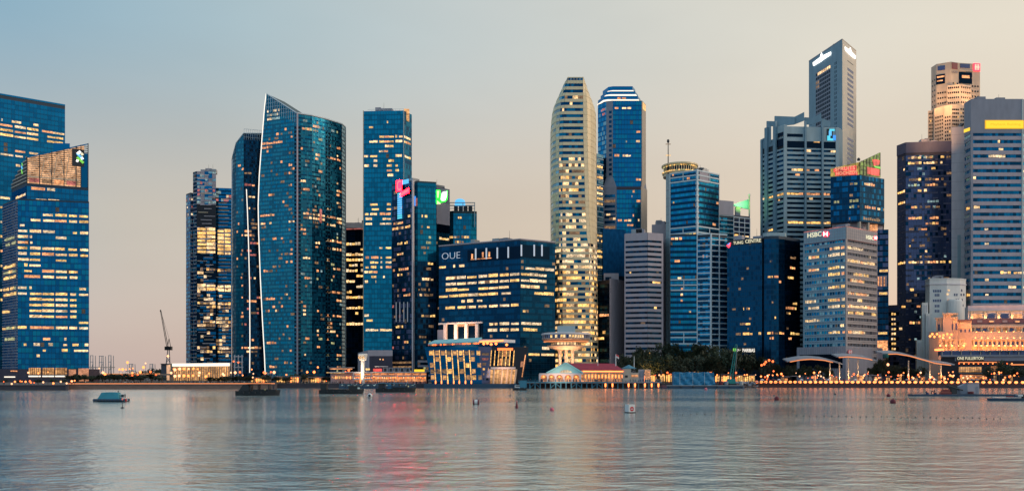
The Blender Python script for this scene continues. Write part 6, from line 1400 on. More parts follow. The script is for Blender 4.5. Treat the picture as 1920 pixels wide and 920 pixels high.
# deck on piles
D = thing('pier_deck', 'blue lit timber pier deck on braced piles along the water edge', 'pier', (WX(1100, Yp - 3), Yp - 3, 0))
zd = WZ(715, Yp)
for k in range(16):
    x0 = 972 + k * 16.8; mb = MB(); a, b = WX(x0, Yp - 3), WX(x0 + 16.8, Yp - 3); mb.box(((a + b) / 2, Yp + 6, zd - .35), (b - a - .06, 20, .6), 'steel_blue' if x0 < 1130 else 'wall_slate'); mb.build('deck_bay', D)
for k in range(28):
    x = 974 + k * 9.7; mb = MB(); p = Vector((WX(x, Yp - 3), Yp - 3.2, 0)); mb.tube(p + Vector((0, 0, -1.5)), p + Vector((0, 0, zd - .6)), .32, .32, 'steel_blue', 6); mb.build('pile', D)
    if k % 2 == 0 and x < 1135:
        q = p + Vector((9.7 / F * Yp * (1 if k % 4 else -1), 0, 0)); mb = MB(); mb.tube(p + Vector((0, 0, .2)), q + Vector((0, 0, zd - .8)), .2, .2, 'steel_blue', 5); mb.build('brace', D)
mb = MB()
for zz in (.5, 1.0): mb.tube((WX(972, Yp), Yp - 3.6, zd + zz), (WX(1240, Yp), Yp - 3.6, zd + zz), .06, .06, 'steel_blue', 4)
for k in range(54): x = WX(972 + k * 5, Yp); mb.tube((x, Yp - 3.6, zd), (x, Yp - 3.6, zd + 1.0), .06, .06, 'steel_blue', 4)
mb.build('railing', D)
for x in (1134, 1147, 1177, 1189, 1207.5, 1220, 1232.5): 
    mb = MB(); p = (WX(x, Yp), Yp - 3.9, WZ(722, Yp)); mb.lathe(p, [(.35, -.9), (.5, .3), (.5, 1.0), (.3, 1.3)], 'lamp_warm', 8); mb.build('pile_lamp', D)

# ------------------------------------------------------------------ canted glass pavilion
Yv = 548
T = thing('glass_pavilion', 'dark canted glass waterfront pavilion with slanting lit fins and a bright hall entrance', 'pavilion', (WX(895, Yv + 12), Yv + 12, 0))
def v(x, y, Y=Yv): return Vector((WX(x, Y), Y, WZ(y, Y)))
mb = MB()
base = [v(812, 727, Yv), v(905, 727, Yv - 2), v(918, 727, Yv), v(978, 727, Yv + 1), v(978, 727, Yv + 30), v(812, 727, Yv + 30)]
topp = [v(796, 650, Yv - 3), v(897, 648, Yv - 3), v(922, 650, Yv - 1), v(991, 650, Yv), v(990, 650, Yv + 30), v(798, 650, Yv + 30)]
for p in topp[4:]: p.z = topp[0].z
for p in topp: p.z = WZ(650, Yv)
for p in base: p.z = -1
mats = ['glass_navy2', 'glass_mauve', 'body_black', 'glass_mauve', 'glass_navy2', 'glass_navy2']
for i in range(6): j = (i + 1) % 6; mb.poly([base[i], base[j], topp[j], topp[i]], mats[i])
mb.poly(topp, 'roof_teal'); mb.build('glass_shell', T)
def lp(i, s, t, d=.3):
    a = base[i].lerp(base[i + 1], s); b = topp[i].lerp(topp[i + 1], s); p = a.lerp(b, t)
    u = (base[i + 1] - base[i]).normalized(); n_ = Vector((u.y, -u.x, 0)); return p + n_ * d
tz = lambda y: (727 - y) / 77.0
def lx(i, x, y, d=.3):
    t = tz(y); e0, e1 = ((812 - 16 * t, 905 - 8 * t) if i == 0 else (918 + 4 * t, 978 + 13 * t)); return lp(i, (x - e0) / (e1 - e0), t, d)
for x in (813, 824, 836, 847, 857.5, 869, 880):
    mb = MB(); mb.tube(lx(0, x + 4, 711), lx(0, x, 656), .30, .30, 'lit_gold', 5); mb.build('lit_fin', T)
    mb = MB(); mb.tube(lx(0, x + 4, 717), lx(0, x + 4, 711), .38, .38, 'lamp_warm', 5); mb.build('base_light', T)
for k in range(9):
    for r_ in range(5):
        x = 803.5 + k * 11.1; y1 = 657 + r_ * 11
        if R.random() < ((.85, .8, .5, .6, .7)[r_] if (k + r_) % 2 == 0 or r_ == 0 else .25):
            o_ = 4 * (y1 - 656) / 55; mb = MB(); mb.poly([lx(0, x + 1.4 + o_, y1 + 8, .15), lx(0, x + 8.2 + o_, y1 + 8, .15), lx(0, x + 8 + o_, y1, .15), lx(0, x + 1.2 + o_, y1, .15)], R.choice(('lit_gold', 'lit_dim', 'interior_gold', 'interior_gold'))); mb.build('window', T)
mb = MB()
for y in (658, 669, 680, 691, 702, 713): mb.tube(lp(0, 0, tz(y), .1), lp(0, 1, tz(y), .1), .1, .1, 'metal_dark', 4)
for y in (660, 672, 684, 696, 706, 716): mb.tube(lp(1, 0, tz(y), .1), lp(1, 1, tz(y), .1), .08, .08, 'metal_dark', 4)
mb.build('floor_line', T, kind='stuff')
for k in range(7): x = 921.5 + k * 7.1; mb = MB(); mb.tube(lx(2, x - 2.2, 684), lx(2, x, 656), .26, .26, 'lit_gold', 5); mb.build('lit_fin', T)
for k in range(6):
    for y1, y2 in ((657, 667), (671, 683)):
        x = 923.5 + k * 7.1; mb = MB(); mb.poly([lx(2, x - 1.5, y2, .15), lx(2, x + 3, y2, .15), lx(2, x + 4, y1, .15), lx(2, x - .5, y1, .15)], R.choice(('lit_dim', 'interior_warm', 'glass_black', 'lit_dim'))); mb.build('window', T)
mb = MB(); c = [lp(2, .16, tz(656), .4), lp(2, .58, tz(656), .4), lp(2, .58, tz(652), .4), lp(2, .16, tz(652), .4)]; mb.poly(c, 'lamp_orange'); mb.build('sign_light', T)
mb = MB(); a, b = lp(2, 0, tz(690), 1.5), lp(2, .72, tz(690), 1.5); mb.hexa([a, b, b + Vector((0, 3, 0)), a + Vector((0, 3, 0)), a + Vector((0, 0, 1.3)), b + Vector((0, 0, 1.3)), b + Vector((0, 3, 1.3)), a + Vector((0, 3, 1.3))], 'wall_pale'); mb.build('entrance_canopy', T)
mb = MB(); mb.poly([lp(2, .0, tz(716), .12), lp(2, .78, tz(716), .12), lp(2, .78, tz(691), .12), lp(2, 0, tz(691), .12)], 'interior_gold'); mb.build('lit_hall', T)
for s0 in (.1, .34, .5, .62, .75): mb = MB(); mb.tube(lp(2, s0, tz(726), 1.0), lp(2, s0, tz(690), 1.0), .55, .55, 'wall_stone', 8); mb.build('column', T)
for s0 in (.18, .26, .42, .56, .68): mb = MB(); mb.tube(lp(2, s0, tz(716), .4), lp(2, s0, tz(692), .4), .12, .12, 'metal_dark', 4); mb.build('mullion', T)
floods('hall_flood', lp(2, .4, tz(700), 7), lp(2, .4, tz(705), 0), 800, (1, .5, .25), 6, 150)
for k in range(6): mb = MB(); c = [lp(1, .2, tz(665 + k * 9), .2), lp(1, .8, tz(665 + k * 9), .2), lp(1, .8, tz(661 + k * 9), .2), lp(1, .2, tz(661 + k * 9), .2)]; mb.poly(c, ('lit_dim', 'lit_pink', 'lit_dim', 'lit_gold', 'lit_dim', 'glass_black')[k]); mb.build('window', T)
mb = MB(); mb.poly([lp(2, .85, tz(686), .2), lp(2, .97, tz(686), .2), lp(2, .97, tz(676), .2), lp(2, .85, tz(676), .2)], 'soffit_lit'); mb.build('window', T); 
mb = MB(); mb.tube(lp(2, .95, tz(704), .3), lp(2, .95, tz(664), .3), .3, .3, 'lit_orange', 5); mb.build('lit_fin', T)
# floating roof leaves with lit fringe
mb = MB(); q = [v(803, 643, Yv + 2), v(898, 639, Yv + 2), v(904, 632, Yv + 16), v(815, 637, Yv + 16)]; mb.poly(q, 'roof_teal'); mb.poly([p - Vector((0, 0, .6)) for p in reversed(q)], 'wall_pale')
for i in range(4): j = (i + 1) % 4; mb.poly([q[j], q[i], q[i] - Vector((0, 0, .6)), q[j] - Vector((0, 0, .6))], 'roof_teal')
mb.build('roof_leaf', T)
for k in range(30):
    t = k / 29; p = v(804, 646.5, Yv + 3).lerp(v(897, 643, Yv + 3), t); mb = MB(); mb.lathe(p, [(.2, -.5), (.55, 0), (.2, .5)], R.choice(('lit_orange', 'lit_dim', 'lit_pink', 'lamp_orange')), 6); mb.build('terrace_lamp', T)
mb = MB(); q = [v(896, 637.5, Yv + 5), v(965, 635, Yv + 5), v(966, 640.5, Yv + 5), v(944, 642, Yv + 5)]
q = [v(898, 638, Yv + 3), v(945, 636, Yv + 3), v(966, 636.5, Yv + 12), v(940, 632, Yv + 18)]; mb.prism([(p.x, p.y) for p in q], WZ(641.5, Yv + 6), WZ(636, Yv + 6), 'wall_pale'); mb.build('roof_leaf', T)
mb = MB(); mb.tube(v(899, 640.5, Yv + 2.5), v(944, 638, Yv + 2.5), .4, .4, 'lamp_warm', 6); mb.build('roof_light', T)
for x, y in ((907, 644), (914, 643), (921, 645), (930, 644), (950, 646)): mb = MB(); mb.lathe(v(x, y, Yv + 4), [(.3, -.7), (1.0, 0), (.3, .8)], 'lamp_warm', 8); mb.build('terrace_lamp', T)
mb = MB(); mb.box((WX(895, Yv - 4), Yv - 3, .9), (WX(1000, Yv) - WX(802, Yv), 6, 3.4), 'hull_blue'); mb.build('plinth', T)

# ------------------------------------------------------------------ low lit waterfront mall, beacon tower, blue pontoon
Ym = 562
T = thing('waterfront_mall', 'two storey waterfront dining hall with warm lit terraces and red and yellow signs', 'restaurant hall', (WX(725, Ym), Ym + 8, 2.5))
f = Fac(T, (WX(618, Ym), Ym), (WX(799, Ym), Ym), 2.5, WZ(697, Ym))
f.pc('back_wall', 0, f.L, 2.5, WZ(697, Ym), -14, -3, 'wall_mauve'); 
for x0, x1 in ((664, 700), (701, 738), (739, 770), (771, 799)):
    f.px('lit_terrace', x0, 705.5, x1 - .6, 715, -3, -2.6, 'interior_warm'); f.px('lit_terrace', x0, 698.5, x1 - .6, 703, -3, -2.6, 'interior_warm')
f.px('floor_slab', 662, 703.6, 800, 705, -3, 1.0, 'wall_pale'); f.px('roof_slab', 618, 696.5, 800, 698, -14, 1.5, 'wall_pale')
for k in range(28): x = 664 + k * 5; f.px('post', x - .25, 698, x + .25, 715, .4, .7, 'wall_pale')
for k in range(34): x = 665 + k * 4; p = f.w(f.P(x, 708)[0], WZ(707 + R.uniform(-.8, 1.8), Ym), .2); mb = MB(); mb.lathe(p, [(.15, -.4), (.4, 0), (.15, .4)], R.choice(('lamp_warm', 'lamp_orange', 'lamp_white')), 6); mb.build('terrace_lamp', T)
for k in range(27): x = 665 + k * 5; f.px('awning_edge', x, 700.6, x + 4.6, 701.6, .5, 1.2, 'led_orange' if k % 3 else 'lit_pink')
f.px('frame', 662, 698, 663.2, 712, 0, 1.2, 'frame_white'); f.px('frame', 696, 698, 697.2, 714, 0, 1.2, 'frame_white'); f.px('frame', 662, 697.6, 697, 699, 0, 1.2, 'frame_white'); f.px('frame', 662, 709, 697, 711.4, 0, 1.2, 'frame_white')
f.px('red_sign', 700, 690.5, 716, 696, .2, .7, 'neon_red'); f.px('yellow_sign', 686, 690, 693.5, 693.5, .2, .7, 'lit_yellow'); f.px('yellow_sign', 777, 692, 796, 696.5, .2, .8, 'sign_yellow')
for k in range(5): f.px('vent_panel', 718 + k * 10.5, 688.5, 727 + k * 10.5, 696.4, -1, 0, 'wall_slate'); f.px('vent_slot', 720 + k * 10.5, 690, 724.5 + k * 10.5, 696, .0, .15, 'metal_dark')
f.px('upper_canopy', 703, 686, 727, 687.2, -2, 1, 'wall_pale')
for k in range(12): x = 622 + k * 3.4; f.px('kiosk_lamp', x, 705, x + 2, 709.5, .1, .5, R.choice(('lit_gold', 'lamp_warm', 'interior_gold', 'lit_orange')))
f.px('kiosk_roof', 617, 688, 662, 689, -6, 0, 'wall_slate'); f.px('kiosk_light', 618, 690, 660, 692, -1, -.4, 'lit_orange'); f.px('kiosk_light', 612, 697, 645, 699, -1, -.4, 'lit_yellow')
B_ = thing('beacon_tower', 'white floodlit beacon tower with a flared square head standing beside the lit dining hall', 'beacon tower', (WX(680.5, 556), 556, 2.5))
c = (WX(680.5, 556), 556, 0)
mb = MB(); mb.lathe(c, [(1.25, 2.5), (1.1, 8), (1.25, WZ(676, 556))], 'wall_white', 14); mb.build('shaft', B_)
mb = MB(); z0, z1, z2 = WZ(675.5, 556), WZ(670, 556), WZ(664, 556); mb.lathe(c, [(1.5, z0), (2.4, z0 + .6), (2.4, z1 - .6), (2.9, z2), (2.4, z2 + .5)], 'wall_white', 8); mb.build('head', B_)
for k in range(8): t = rad(202.5 + k * 45 / 2 - 70); mb = MB(); mb.lathe((c[0] + 2.55 * math.cos(t), c[1] + 2.55 * math.sin(t), z1), [(.2, -.6), (.32, 0), (.2, .9)], 'lit_gold', 6); mb.build('window', B_)
mb = MB(); mb.tube((c[0] - 1.5, c[1] - .9, 2.9), (c[0] - 1.35, c[1] - .9, 9), .22, .22, 'lamp_warm', 6); mb.build('strip_light', B_)
floods('beacon_flood', (c[0] - 4, c[1] - 7, 4), (c[0], c[1], 14), 1300, (1, .72, .45), 2, 90)

P_ = thing('pontoon', 'long low blue floating pontoon with railings moored before the dining hall', 'pontoon', (WX(705, 530), 530, 0))
for k in range(10):
    x0, x1 = WX(637 + k * 14.2, 530), WX(637 + (k + 1) * 14.2, 530); mb = MB(); mb.box(((x0 + x1) / 2, 530, .6), (x1 - x0 - .15, 7, 1.6), 'hull_blue'); mb.build('float', P_)
mb = MB()
for zz in (2.0, 2.6): mb.tube((WX(637, 527), 526.6, zz), (WX(779, 527), 526.6, zz), .09, .09, 'steel_blue', 4)
for k in range(48): x = WX(637 + k * 3, 527); mb.tube((x, 526.6, 1.4), (x, 526.6, 2.6), .08, .08, 'steel_blue', 4)
mb.build('railing', P_)
for k in range(12): x = WX(642 + k * 12, 527); mb = MB(); mb.box((x, 526.4, 1.9), (1.2, .2, .5), 'lit_cool'); mb.build('edge_lamp', P_)

# low shop pavilion strip on the left promenade between towers
for x0, x1, yt, lab in ((470, 505, 708, 'small glowing kiosk under the trees below the lower curved tower'), (518, 560, 706, 'yellow lit kiosk row under the trees below the sail topped tower'), (566, 614, 707, 'longer yellow lit shop row beside the dining hall')):
    t = thing('kiosk', lab, 'kiosk', (WX((x0 + x1) / 2, 580), 582, 2.5)); g = Fac(t, (WX(x0, 580), 580), (WX(x1, 580), 580), 2.5, WZ(yt, 580))
    g.pc('back_wall', 0, g.L, 2.5, WZ(yt, 580), -5, -1, 'wall_stone'); g.pc('roof', -.4, g.L + .4, WZ(yt, 580), WZ(yt, 580) + .4, -5.5, .8, 'wall_slate')
    n = int((x1 - x0) / 4)
    for k in range(n): g.pc('lit_window', g.L * k / n + .15, g.L * (k + .7) / n, 3.2, WZ(yt, 580) - .4, -.9, -.7, R.choice(('lit_gold', 'lamp_warm', 'lit_gold', 'interior_gold', 'lit_dim')))

for x0, x1, yt, lab in ((1196, 1232, 702, 'warm lit shop front under the trees nearest the red roofed pier'), (1238, 1268, 700, 'warm lit shop front under the trees left behind the tarpaulin load'), (1272, 1336, 694, 'long bright lit arcade glowing behind the tarpaulin load under the trees'), (1341, 1372, 702, 'warm lit shop front under the trees left of the teal crane'), (1378, 1416, 703, 'warm lit shop front under the trees right of the teal crane')):
    t = thing('shop_front', lab, 'shop', (WX((x0 + x1) / 2, 634), 634, 2.5)); g = Fac(t, (WX(x0, 632), 632), (WX(x1, 632), 632), 2.5, WZ(yt, 632))
    g.pc('back_wall', 0, g.L, 2.5, g.z1, -6, -1, 'wall_stone'); g.pc('roof', -.4, g.L + .4, g.z1, g.z1 + .4, -6.5, .8, 'wall_slate')
    n = int((x1 - x0) / 3.5)
    for k in range(n):
        g.pc('lit_window', g.L * k / n + .1, g.L * (k + .8) / n, 3.2, g.z1 - R.uniform(.4, 1.6), -.9, -.7, R.choice(('lit_gold', 'lit_gold', 'interior_gold', 'lit_yellow', 'lamp_warm')))
        g.pc('pier', g.L * (k + .82) / n, g.L * (k + .98) / n, 2.5, g.z1, -.9, -.5, 'wall_stone')

# ------------------------------------------------------------------ trees
def make_crown(seed, n_cl=26, n_leaf=62, mat='leaf_dark'):
    r = random.Random(seed); v = []; f = []
    for c in range(n_cl):
        while True:
            p = Vector((r.uniform(-1, 1), r.uniform(-1, 1), r.uniform(-.42, 1)))
            if p.length < 1: break
        cc = Vector((p.x * .80, p.y * .80, 1.0 + p.z * .72)); cr = r.uniform(.2, .36)
        for l in range(n_leaf):
            d = Vector((r.gauss(0, 1), r.gauss(0, 1), r.gauss(0, .8)))
            d = d.normalized() * cr * r.random() ** .4; q = cc + d
            u = Vector((r.gauss(0, 1), r.gauss(0, 1), r.gauss(0, 1))).normalized(); w = u.orthogonal().normalized(); s = r.uniform(.045, .105); b = len(v)
            v += [tuple(q - u * s), tuple(q - w * s * .6), tuple(q + u * s), tuple(q + w * s * .6)]; f.append((b, b + 1, b + 2, b + 3))
    me = bpy.data.meshes.new('crown'); me.from_pydata(v, [], f); me.materials.append(M[mat]); return me
def make_trunk(seed):
    r = random.Random(seed); mb = MB(); mb.tube((0, 0, 0), (.03, 0, .55), .06, .045, 'bark', 7)
    for k in range(6):
        a = k * 1.05 + r.random(); z = r.uniform(.4, .55); e = Vector((.5 * math.cos(a), .5 * math.sin(a), r.uniform(.9, 1.2))); m_ = Vector((.2 * math.cos(a), .2 * math.sin(a), z + .22))
        mb.tube((.02, 0, z), m_, .035, .025, 'bark', 5); mb.tube(m_, e, .025, .01, 'bark', 5)
    o = mb.build('t'); me = o.data; bpy.data.objects.remove(o); return me
CROWNS = [make_crown(s, mat=m) for s, m in ((1, 'leaf_dark'), (2, 'leaf_dark'), (3, 'leaf_mid'), (4, 'leaf_dark'))]; TRUNKS = [make_trunk(s) for s in (5, 6)]
def tree(x, yt, Y, wpx, label, group=None, k=None, yb=None):
    h = WZ(yt, Y) - 2.5; w = wpx / F * Y / 2
    t = thing('tree', label, 'tree', (WX(x, Y), Y, 2.5), group)
    for nm, me in (('trunk', R.choice(TRUNKS)), ('crown', CROWNS[k if k is not None else R.randrange(4)])):
        o = bpy.data.objects.new(nm, me); COL.objects.link(o); o.parent = t; ORG[o.name] = org(t)
        o.scale = (w, w, h / 1.85) if nm == 'crown' else (w * .9, w * .9, h / 1.75); o.rotation_euler = (0, 0, R.uniform(0, 6.28))
        if nm == 'crown': o.location = (0, 0, h * .06)
G1 = 'tall dark trees massed behind the pier and tarpaulin barge'
for x, yt, Y, w in ((1188, 658, 610, 34), (1206, 650, 622, 44), (1234, 645, 628, 50), (1262, 643, 622, 54), (1292, 642, 626, 54), (1322, 643, 622, 54), (1350, 647, 618, 52), (1378, 655, 612, 46), (1248, 664, 596, 44), (1280, 668, 594, 46), (1310, 666, 596, 46), (1340, 670, 594, 44), (1404, 662, 612, 42), (1428, 668, 608, 40), (1170, 664, 612, 30)):
    tree(x, yt, Y, w, 'tall dark tree in the mass between red pier and dark tower', G1)
tree(1216, 664, 585, 40, 'broad tree lit golden from below beside the red roofed pier', None, 2)
floods('tree_flood', (WX(1216, 580), 577, 3.5), (WX(1216, 585), 585, 14), 2200, (1, .5, .14), 3, 120)
tree(1440, 672, 598, 34, 'dark tree with red orange lights glowing in it below the curved dark glass wing', None, 0)
G2 = 'dark round trees under the wave canopies'
for x, yt, Y, w in ((1458, 682, 594, 30), (1482, 684, 596, 32), (1508, 683, 598, 34), (1534, 684, 598, 30), (1552, 687, 596, 24), (1636, 682, 594, 26), (1655, 672, 592, 34), (1676, 684, 596, 32), (1700, 686, 598, 34), (1724, 687, 596, 30)):
    tree(x, yt, Y, w, 'dark leafy tree among those shaded by the wave shaped canopies on the right promenade', G2)
tree(1852, 686, 572, 26, 'round dark clipped tree standing before the restaurant pavilion entrance'); tree(1882, 674, 572, 30, 'tall dark tree right of the round clipped one before the restaurant'); tree(1908, 686, 575, 34, 'wide low dark tree at the far right of the promenade')
G3 = 'small dark promenade trees on the left bank'
for x in list(range(448, 640, 17)): tree(x + R.uniform(-4, 4), R.uniform(699, 706), 585 + R.uniform(-15, 15), R.uniform(20, 28), 'small dark round tree in the row at the foot of the twin curved towers', G3)
G4 = 'low bushy trees along the far left bank'
for x in list(range(132, 300, 15)): tree(x + R.uniform(-4, 4), R.uniform(699, 705), 640 + R.uniform(-20, 40), R.uniform(24, 34), 'low bushy tree in the row right of the slanted crown tower', G4)
G5 = 'dark shrubs before the pale glowing pavilion'
for x in (395, 410, 424, 438): tree(x, R.uniform(704, 707), 570 + R.uniform(-10, 10), 22, 'dark rounded shrub in front of the glowing pale pavilion', G5)
for x in (8, 36, 70, 100, 118): tree(x, R.uniform(708, 712), 520, 16, 'small dark tree on the quay at the foot of the far left office towers', 'quay trees at far left')

# distant wooded shore and port
mb = MB(); r3 = random.Random(9)
for k in range(2600):
    x = WX(r3.uniform(165, 350), 1500) ; Y = 1500 + r3.uniform(0, 120); hmax = 8 + 6 * math.sin(x * .02) + 4 * math.sin(x * .07)
    q = Vector((x, Y, 2.5 + r3.random() * max(3, hmax))); u = Vector((r3.gauss(0, 1), 0, r3.gauss(0, 1))).normalized() * r3.uniform(1, 2.4); w = Vector((0, 1, 0)).cross(u)
    mb.poly([q - u, q - w * .7, q + u, q + w * .7], 'leaf_dark')
mb.build('far_shore_wood', kind='stuff', label=None)
def truss_crane(label, x, Y, yt, wpx):
    t = thing('port_crane', label, 'port crane', (WX(x, Y), Y, 2.5)); z0, z1 = 2.5, WZ(yt, Y); w = wpx / F * Y
    for s in (-.5, .5):
        for dy in (0, 14): mb = MB(); mb.tube((WX(x, Y) + s * w, Y + dy, z0), (WX(x, Y) + s * w * .75, Y + dy, z1), 1.1, .9, 'metal_grey', 4); mb.build('leg', t)
    mb = MB()
    for q in (.35, .7, 1): mb.tube((WX(x, Y) - w * .5, Y, z0 + (z1 - z0) * q), (WX(x, Y) + w * .5, Y, z0 + (z1 - z0) * q), 1.0, 1.0, 'metal_grey', 4)
    mb.tube((WX(x, Y) - w * .5, Y, z0), (WX(x, Y) + w * .4, Y, z0 + (z1 - z0) * .7), .6, .6, 'metal_grey', 4); mb.build('cross_beam', t)
    mb = MB(); zb = z0 + (z1 - z0) * .45; mb.tube((WX(x, Y), Y - 30, zb), (WX(x, Y), Y + 30, zb), 1.5, 1.5, 'metal_grey', 4); mb.build('boom', t)
for x, yt, w, lab in ((172, 666, 6, 'pale distant port crane nearest the office tower, leftmost of three'), (190, 667, 9, 'widest distant port crane with splayed legs, middle of three'), (206, 666, 6, 'slim distant port crane, rightmost of three'), (246, 682, 8, 'low faint distant crane beside glowing port lights'), (284, 682, 7, 'low faint distant crane left of the tall construction crane')):
    truss_crane(lab, x, 2400, yt, w)
Yc = 1000
T = thing('construction_crane', 'tall luffing construction crane with a thin raised jib and bright work lamp', 'crane', (WX(316, Yc), Yc, 2.5))
def c_(x, y): return Vector((WX(x, Yc), Yc, WZ(y, Yc)))
mb = MB()
for s in (-2.6, 2.6):
    mb.tube(c_(315 + s * 1.6, 690), c_(316 + s * .5, 655), .7, .5, 'metal_grey', 4)
mb.tube(c_(311, 680), c_(319, 670), .3, .3, 'metal_grey', 4); mb.tube(c_(319, 680), c_(312, 668), .3, .3, 'metal_grey', 4); mb.build('mast', T)
mb = MB(); mb.box(c_(316, 652.5) , (7, 5, 4), 'metal_dark'); mb.build('cab', T)
mb = MB()
for dz in (-.8, .8): mb.tube(c_(314, 650) + Vector((dz, 0, 0)), c_(301.5, 583) + Vector((dz * .5, 0, 0)), .42, .3, 'metal_dark', 4)
mb.lathe(c_(301, 582), [(.3, -1), (1, 0), (.3, 1)], 'metal_dark', 6); mb.build('jib', T)
mb = MB(); mb.tube(c_(314, 650), c_(317, 634), .4, .3, 'metal_dark', 4); mb.tube(c_(320, 650), c_(317, 634), .4, .3, 'metal_dark', 4); mb.tube(c_(317, 634), c_(301.5, 583), .12, .12, 'metal_dark', 4); mb.build('a_frame', T)
mb = MB(); mb.lathe(c_(315, 667), [(.3, -1.4), (1.6, 0), (.3, 1.4)], 'lamp_white', 10); mb.build('work_lamp', T)
T = thing('shed', 'grey shed at the foot of the construction crane', 'shed', (WX(309, 900), 905, 2.5)); mb = MB(); mb.prism([(WX(302, 900), 900), (WX(313, 900), 900), (WX(313, 900), 915), (WX(302, 900), 915)], 2.5, WZ(682, 900), 'wall_slate'); mb.build('wall', T); box(T, 'roof', (WX(307.5, 900), 907, WZ(681.5, 900)), (6.6, 17, .5), 'metal_grey')
T = thing('viaduct', 'low pale elevated road with warm lit parapet behind the far left trees', 'bridge', (WX(240, 800), 800, 2.5))
f = Fac(T, (WX(150, 800), 800), (WX(330, 800), 800), 2.5, 10)
f.px('road_deck', 165, 700, 325, 703, -8, 0, 'wall_stone'); f.px('parapet_light', 200, 699.6, 300, 700.6, 0, .5, 'lit_orange')
for k in range(9): f.px('pier', 172 + k * 18, 703, 175 + k * 18, 716, -5, -2, 'wall_stone')

# ------------------------------------------------------------------ lamps
lamp_protos = {}
def lamp(x, y, Y, r, mat, label, group, base=2.5):
    key = (mat, round(r, 1)); z = WZ(y, Y); p = Vector((WX(x, Y), Y, base))
    t = thing('street_lamp', label, 'street lamp', p, group)
    if key not in lamp_protos:
        m1 = MB(); m1.lathe((0, 0, 0), [(r * .25, -r), (r * .8, -r * .55), (r, 0), (r * .8, r * .55), (r * .25, r)], mat, 8); g_ = m1.build('l'); m2 = MB(); m2.tube((0, 0, 0), (0, 0, 1), .11, .08, 'metal_dark', 5); h_ = m2.build('p')
        lamp_protos[key] = (g_.data, h_.data); bpy.data.objects.remove(g_); bpy.data.objects.remove(h_)
    g_, h_ = lamp_protos[key]
    o = bpy.data.objects.new('post', h_); COL.objects.link(o); o.parent = t; o.scale = (1, 1, max(.3, z - base - r))
    o = bpy.data.objects.new('globe', g_); COL.objects.link(o); o.parent = t; o.location = (0, 0, z - base)
GL = 'round warm lamps under the right promenade coping'
# recessed quay lamps along the right sea wall
NL = 47; xs = []; x = 1419.0; st = 8.7
while x < 1930: xs.append(x); x += st; st += 0.083
for x in xs:
    for i in range(len(SHORE) - 1):
        (ax, ay), (bx, by) = SHORE[i], SHORE[i + 1]; k = (x - CX) / F; dx, dy = bx - ax, by - ay; t = (k * ay - ax) / (dx - k * dy)
        if 0 <= t <= 1 and i > 6: Y = ay + t * dy - .9; break
    T = thing('quay_lamp', 'warm round lamp in the evenly spaced row along the sea wall on the right', 'lamp', (WX(x, Y), Y, 2.75), GL)
    if 'ql' not in lamp_protos:
        m1 = MB(); m1.lathe((0, 0, 0), [(.35, -.75), (.95, -.35), (1.15, .05), (.9, .5), (.3, .8)], 'lamp_warm', 10, 1, .6); a = m1.build('x'); m2 = MB(); m2.box((0, .7, .55), (.5, 1.2, .25), 'metal_dark'); m2.box((0, .9, .2), (.3, .3, .8), 'metal_dark'); b = m2.build('y'); lamp_protos['ql'] = (a.data, b.data); bpy.data.objects.remove(a); bpy.data.objects.remove(b)
    for nm, me in zip(('globe', 'bracket'), lamp_protos['ql']):
        o = bpy.data.objects.new(nm, me); COL.objects.link(o); o.parent = T; o.location = (0, 0, .65)
LG = 'warm street lamps scattered along the far left bank'
for x, y, m_ in ((172, 699, 'lamp_warm'), (162, 698, 'lamp_orange'), (178, 700, 'lamp_warm'), (185, 698, 'lamp_white'), (193, 698, 'lamp_white'), (186, 690, 'lamp_white'), (224, 692, 'lamp_warm'), (230, 692, 'lamp_warm'), (236, 692, 'lamp_warm'), (243, 691, 'lamp_warm'), (229, 703.5, 'lamp_orange'), (236, 703.5, 'lamp_orange'), (243, 703, 'lamp_warm'), (248, 698.5, 'lamp_warm'), (248, 704, 'lamp_orange'), (258, 703, 'lamp_orange'), (263, 697, 'lamp_warm'), (269, 688, 'lamp_warm'), (273, 680.5, 'lamp_white'), (239, 679, 'lamp_warm'), (282, 696.5, 'lamp_orange'), (292, 703, 'lamp_orange'), (197, 701, 'lamp_warm'), (249, 690, 'lamp_warm')):
    lamp(x, y, 760, R.uniform(.6, 1.2), m_, 'warm glowing street lamp among those on the far left bank near the port', LG)
LB = 'bright lamps in front of the glowing pavilion'
for x, y in ((321, 698.5), (328, 704.5), (336, 704), (345, 704), (353, 704), (362, 703.5), (373, 703.5), (374, 698), (386, 705.5), (392, 699.5), (418, 700.5), (420, 703), (328, 692.5), (337, 691), (345, 691), (354, 691), (363, 690)):
    lamp(x, y, 700, R.uniform(.7, 1.2), R.choice(('lamp_warm', 'lamp_white', 'lamp_white')), 'bright round lamp among those lining the front of the glowing pale pavilion', LB)
LC = 'lamps at the foot of the twin curved towers'
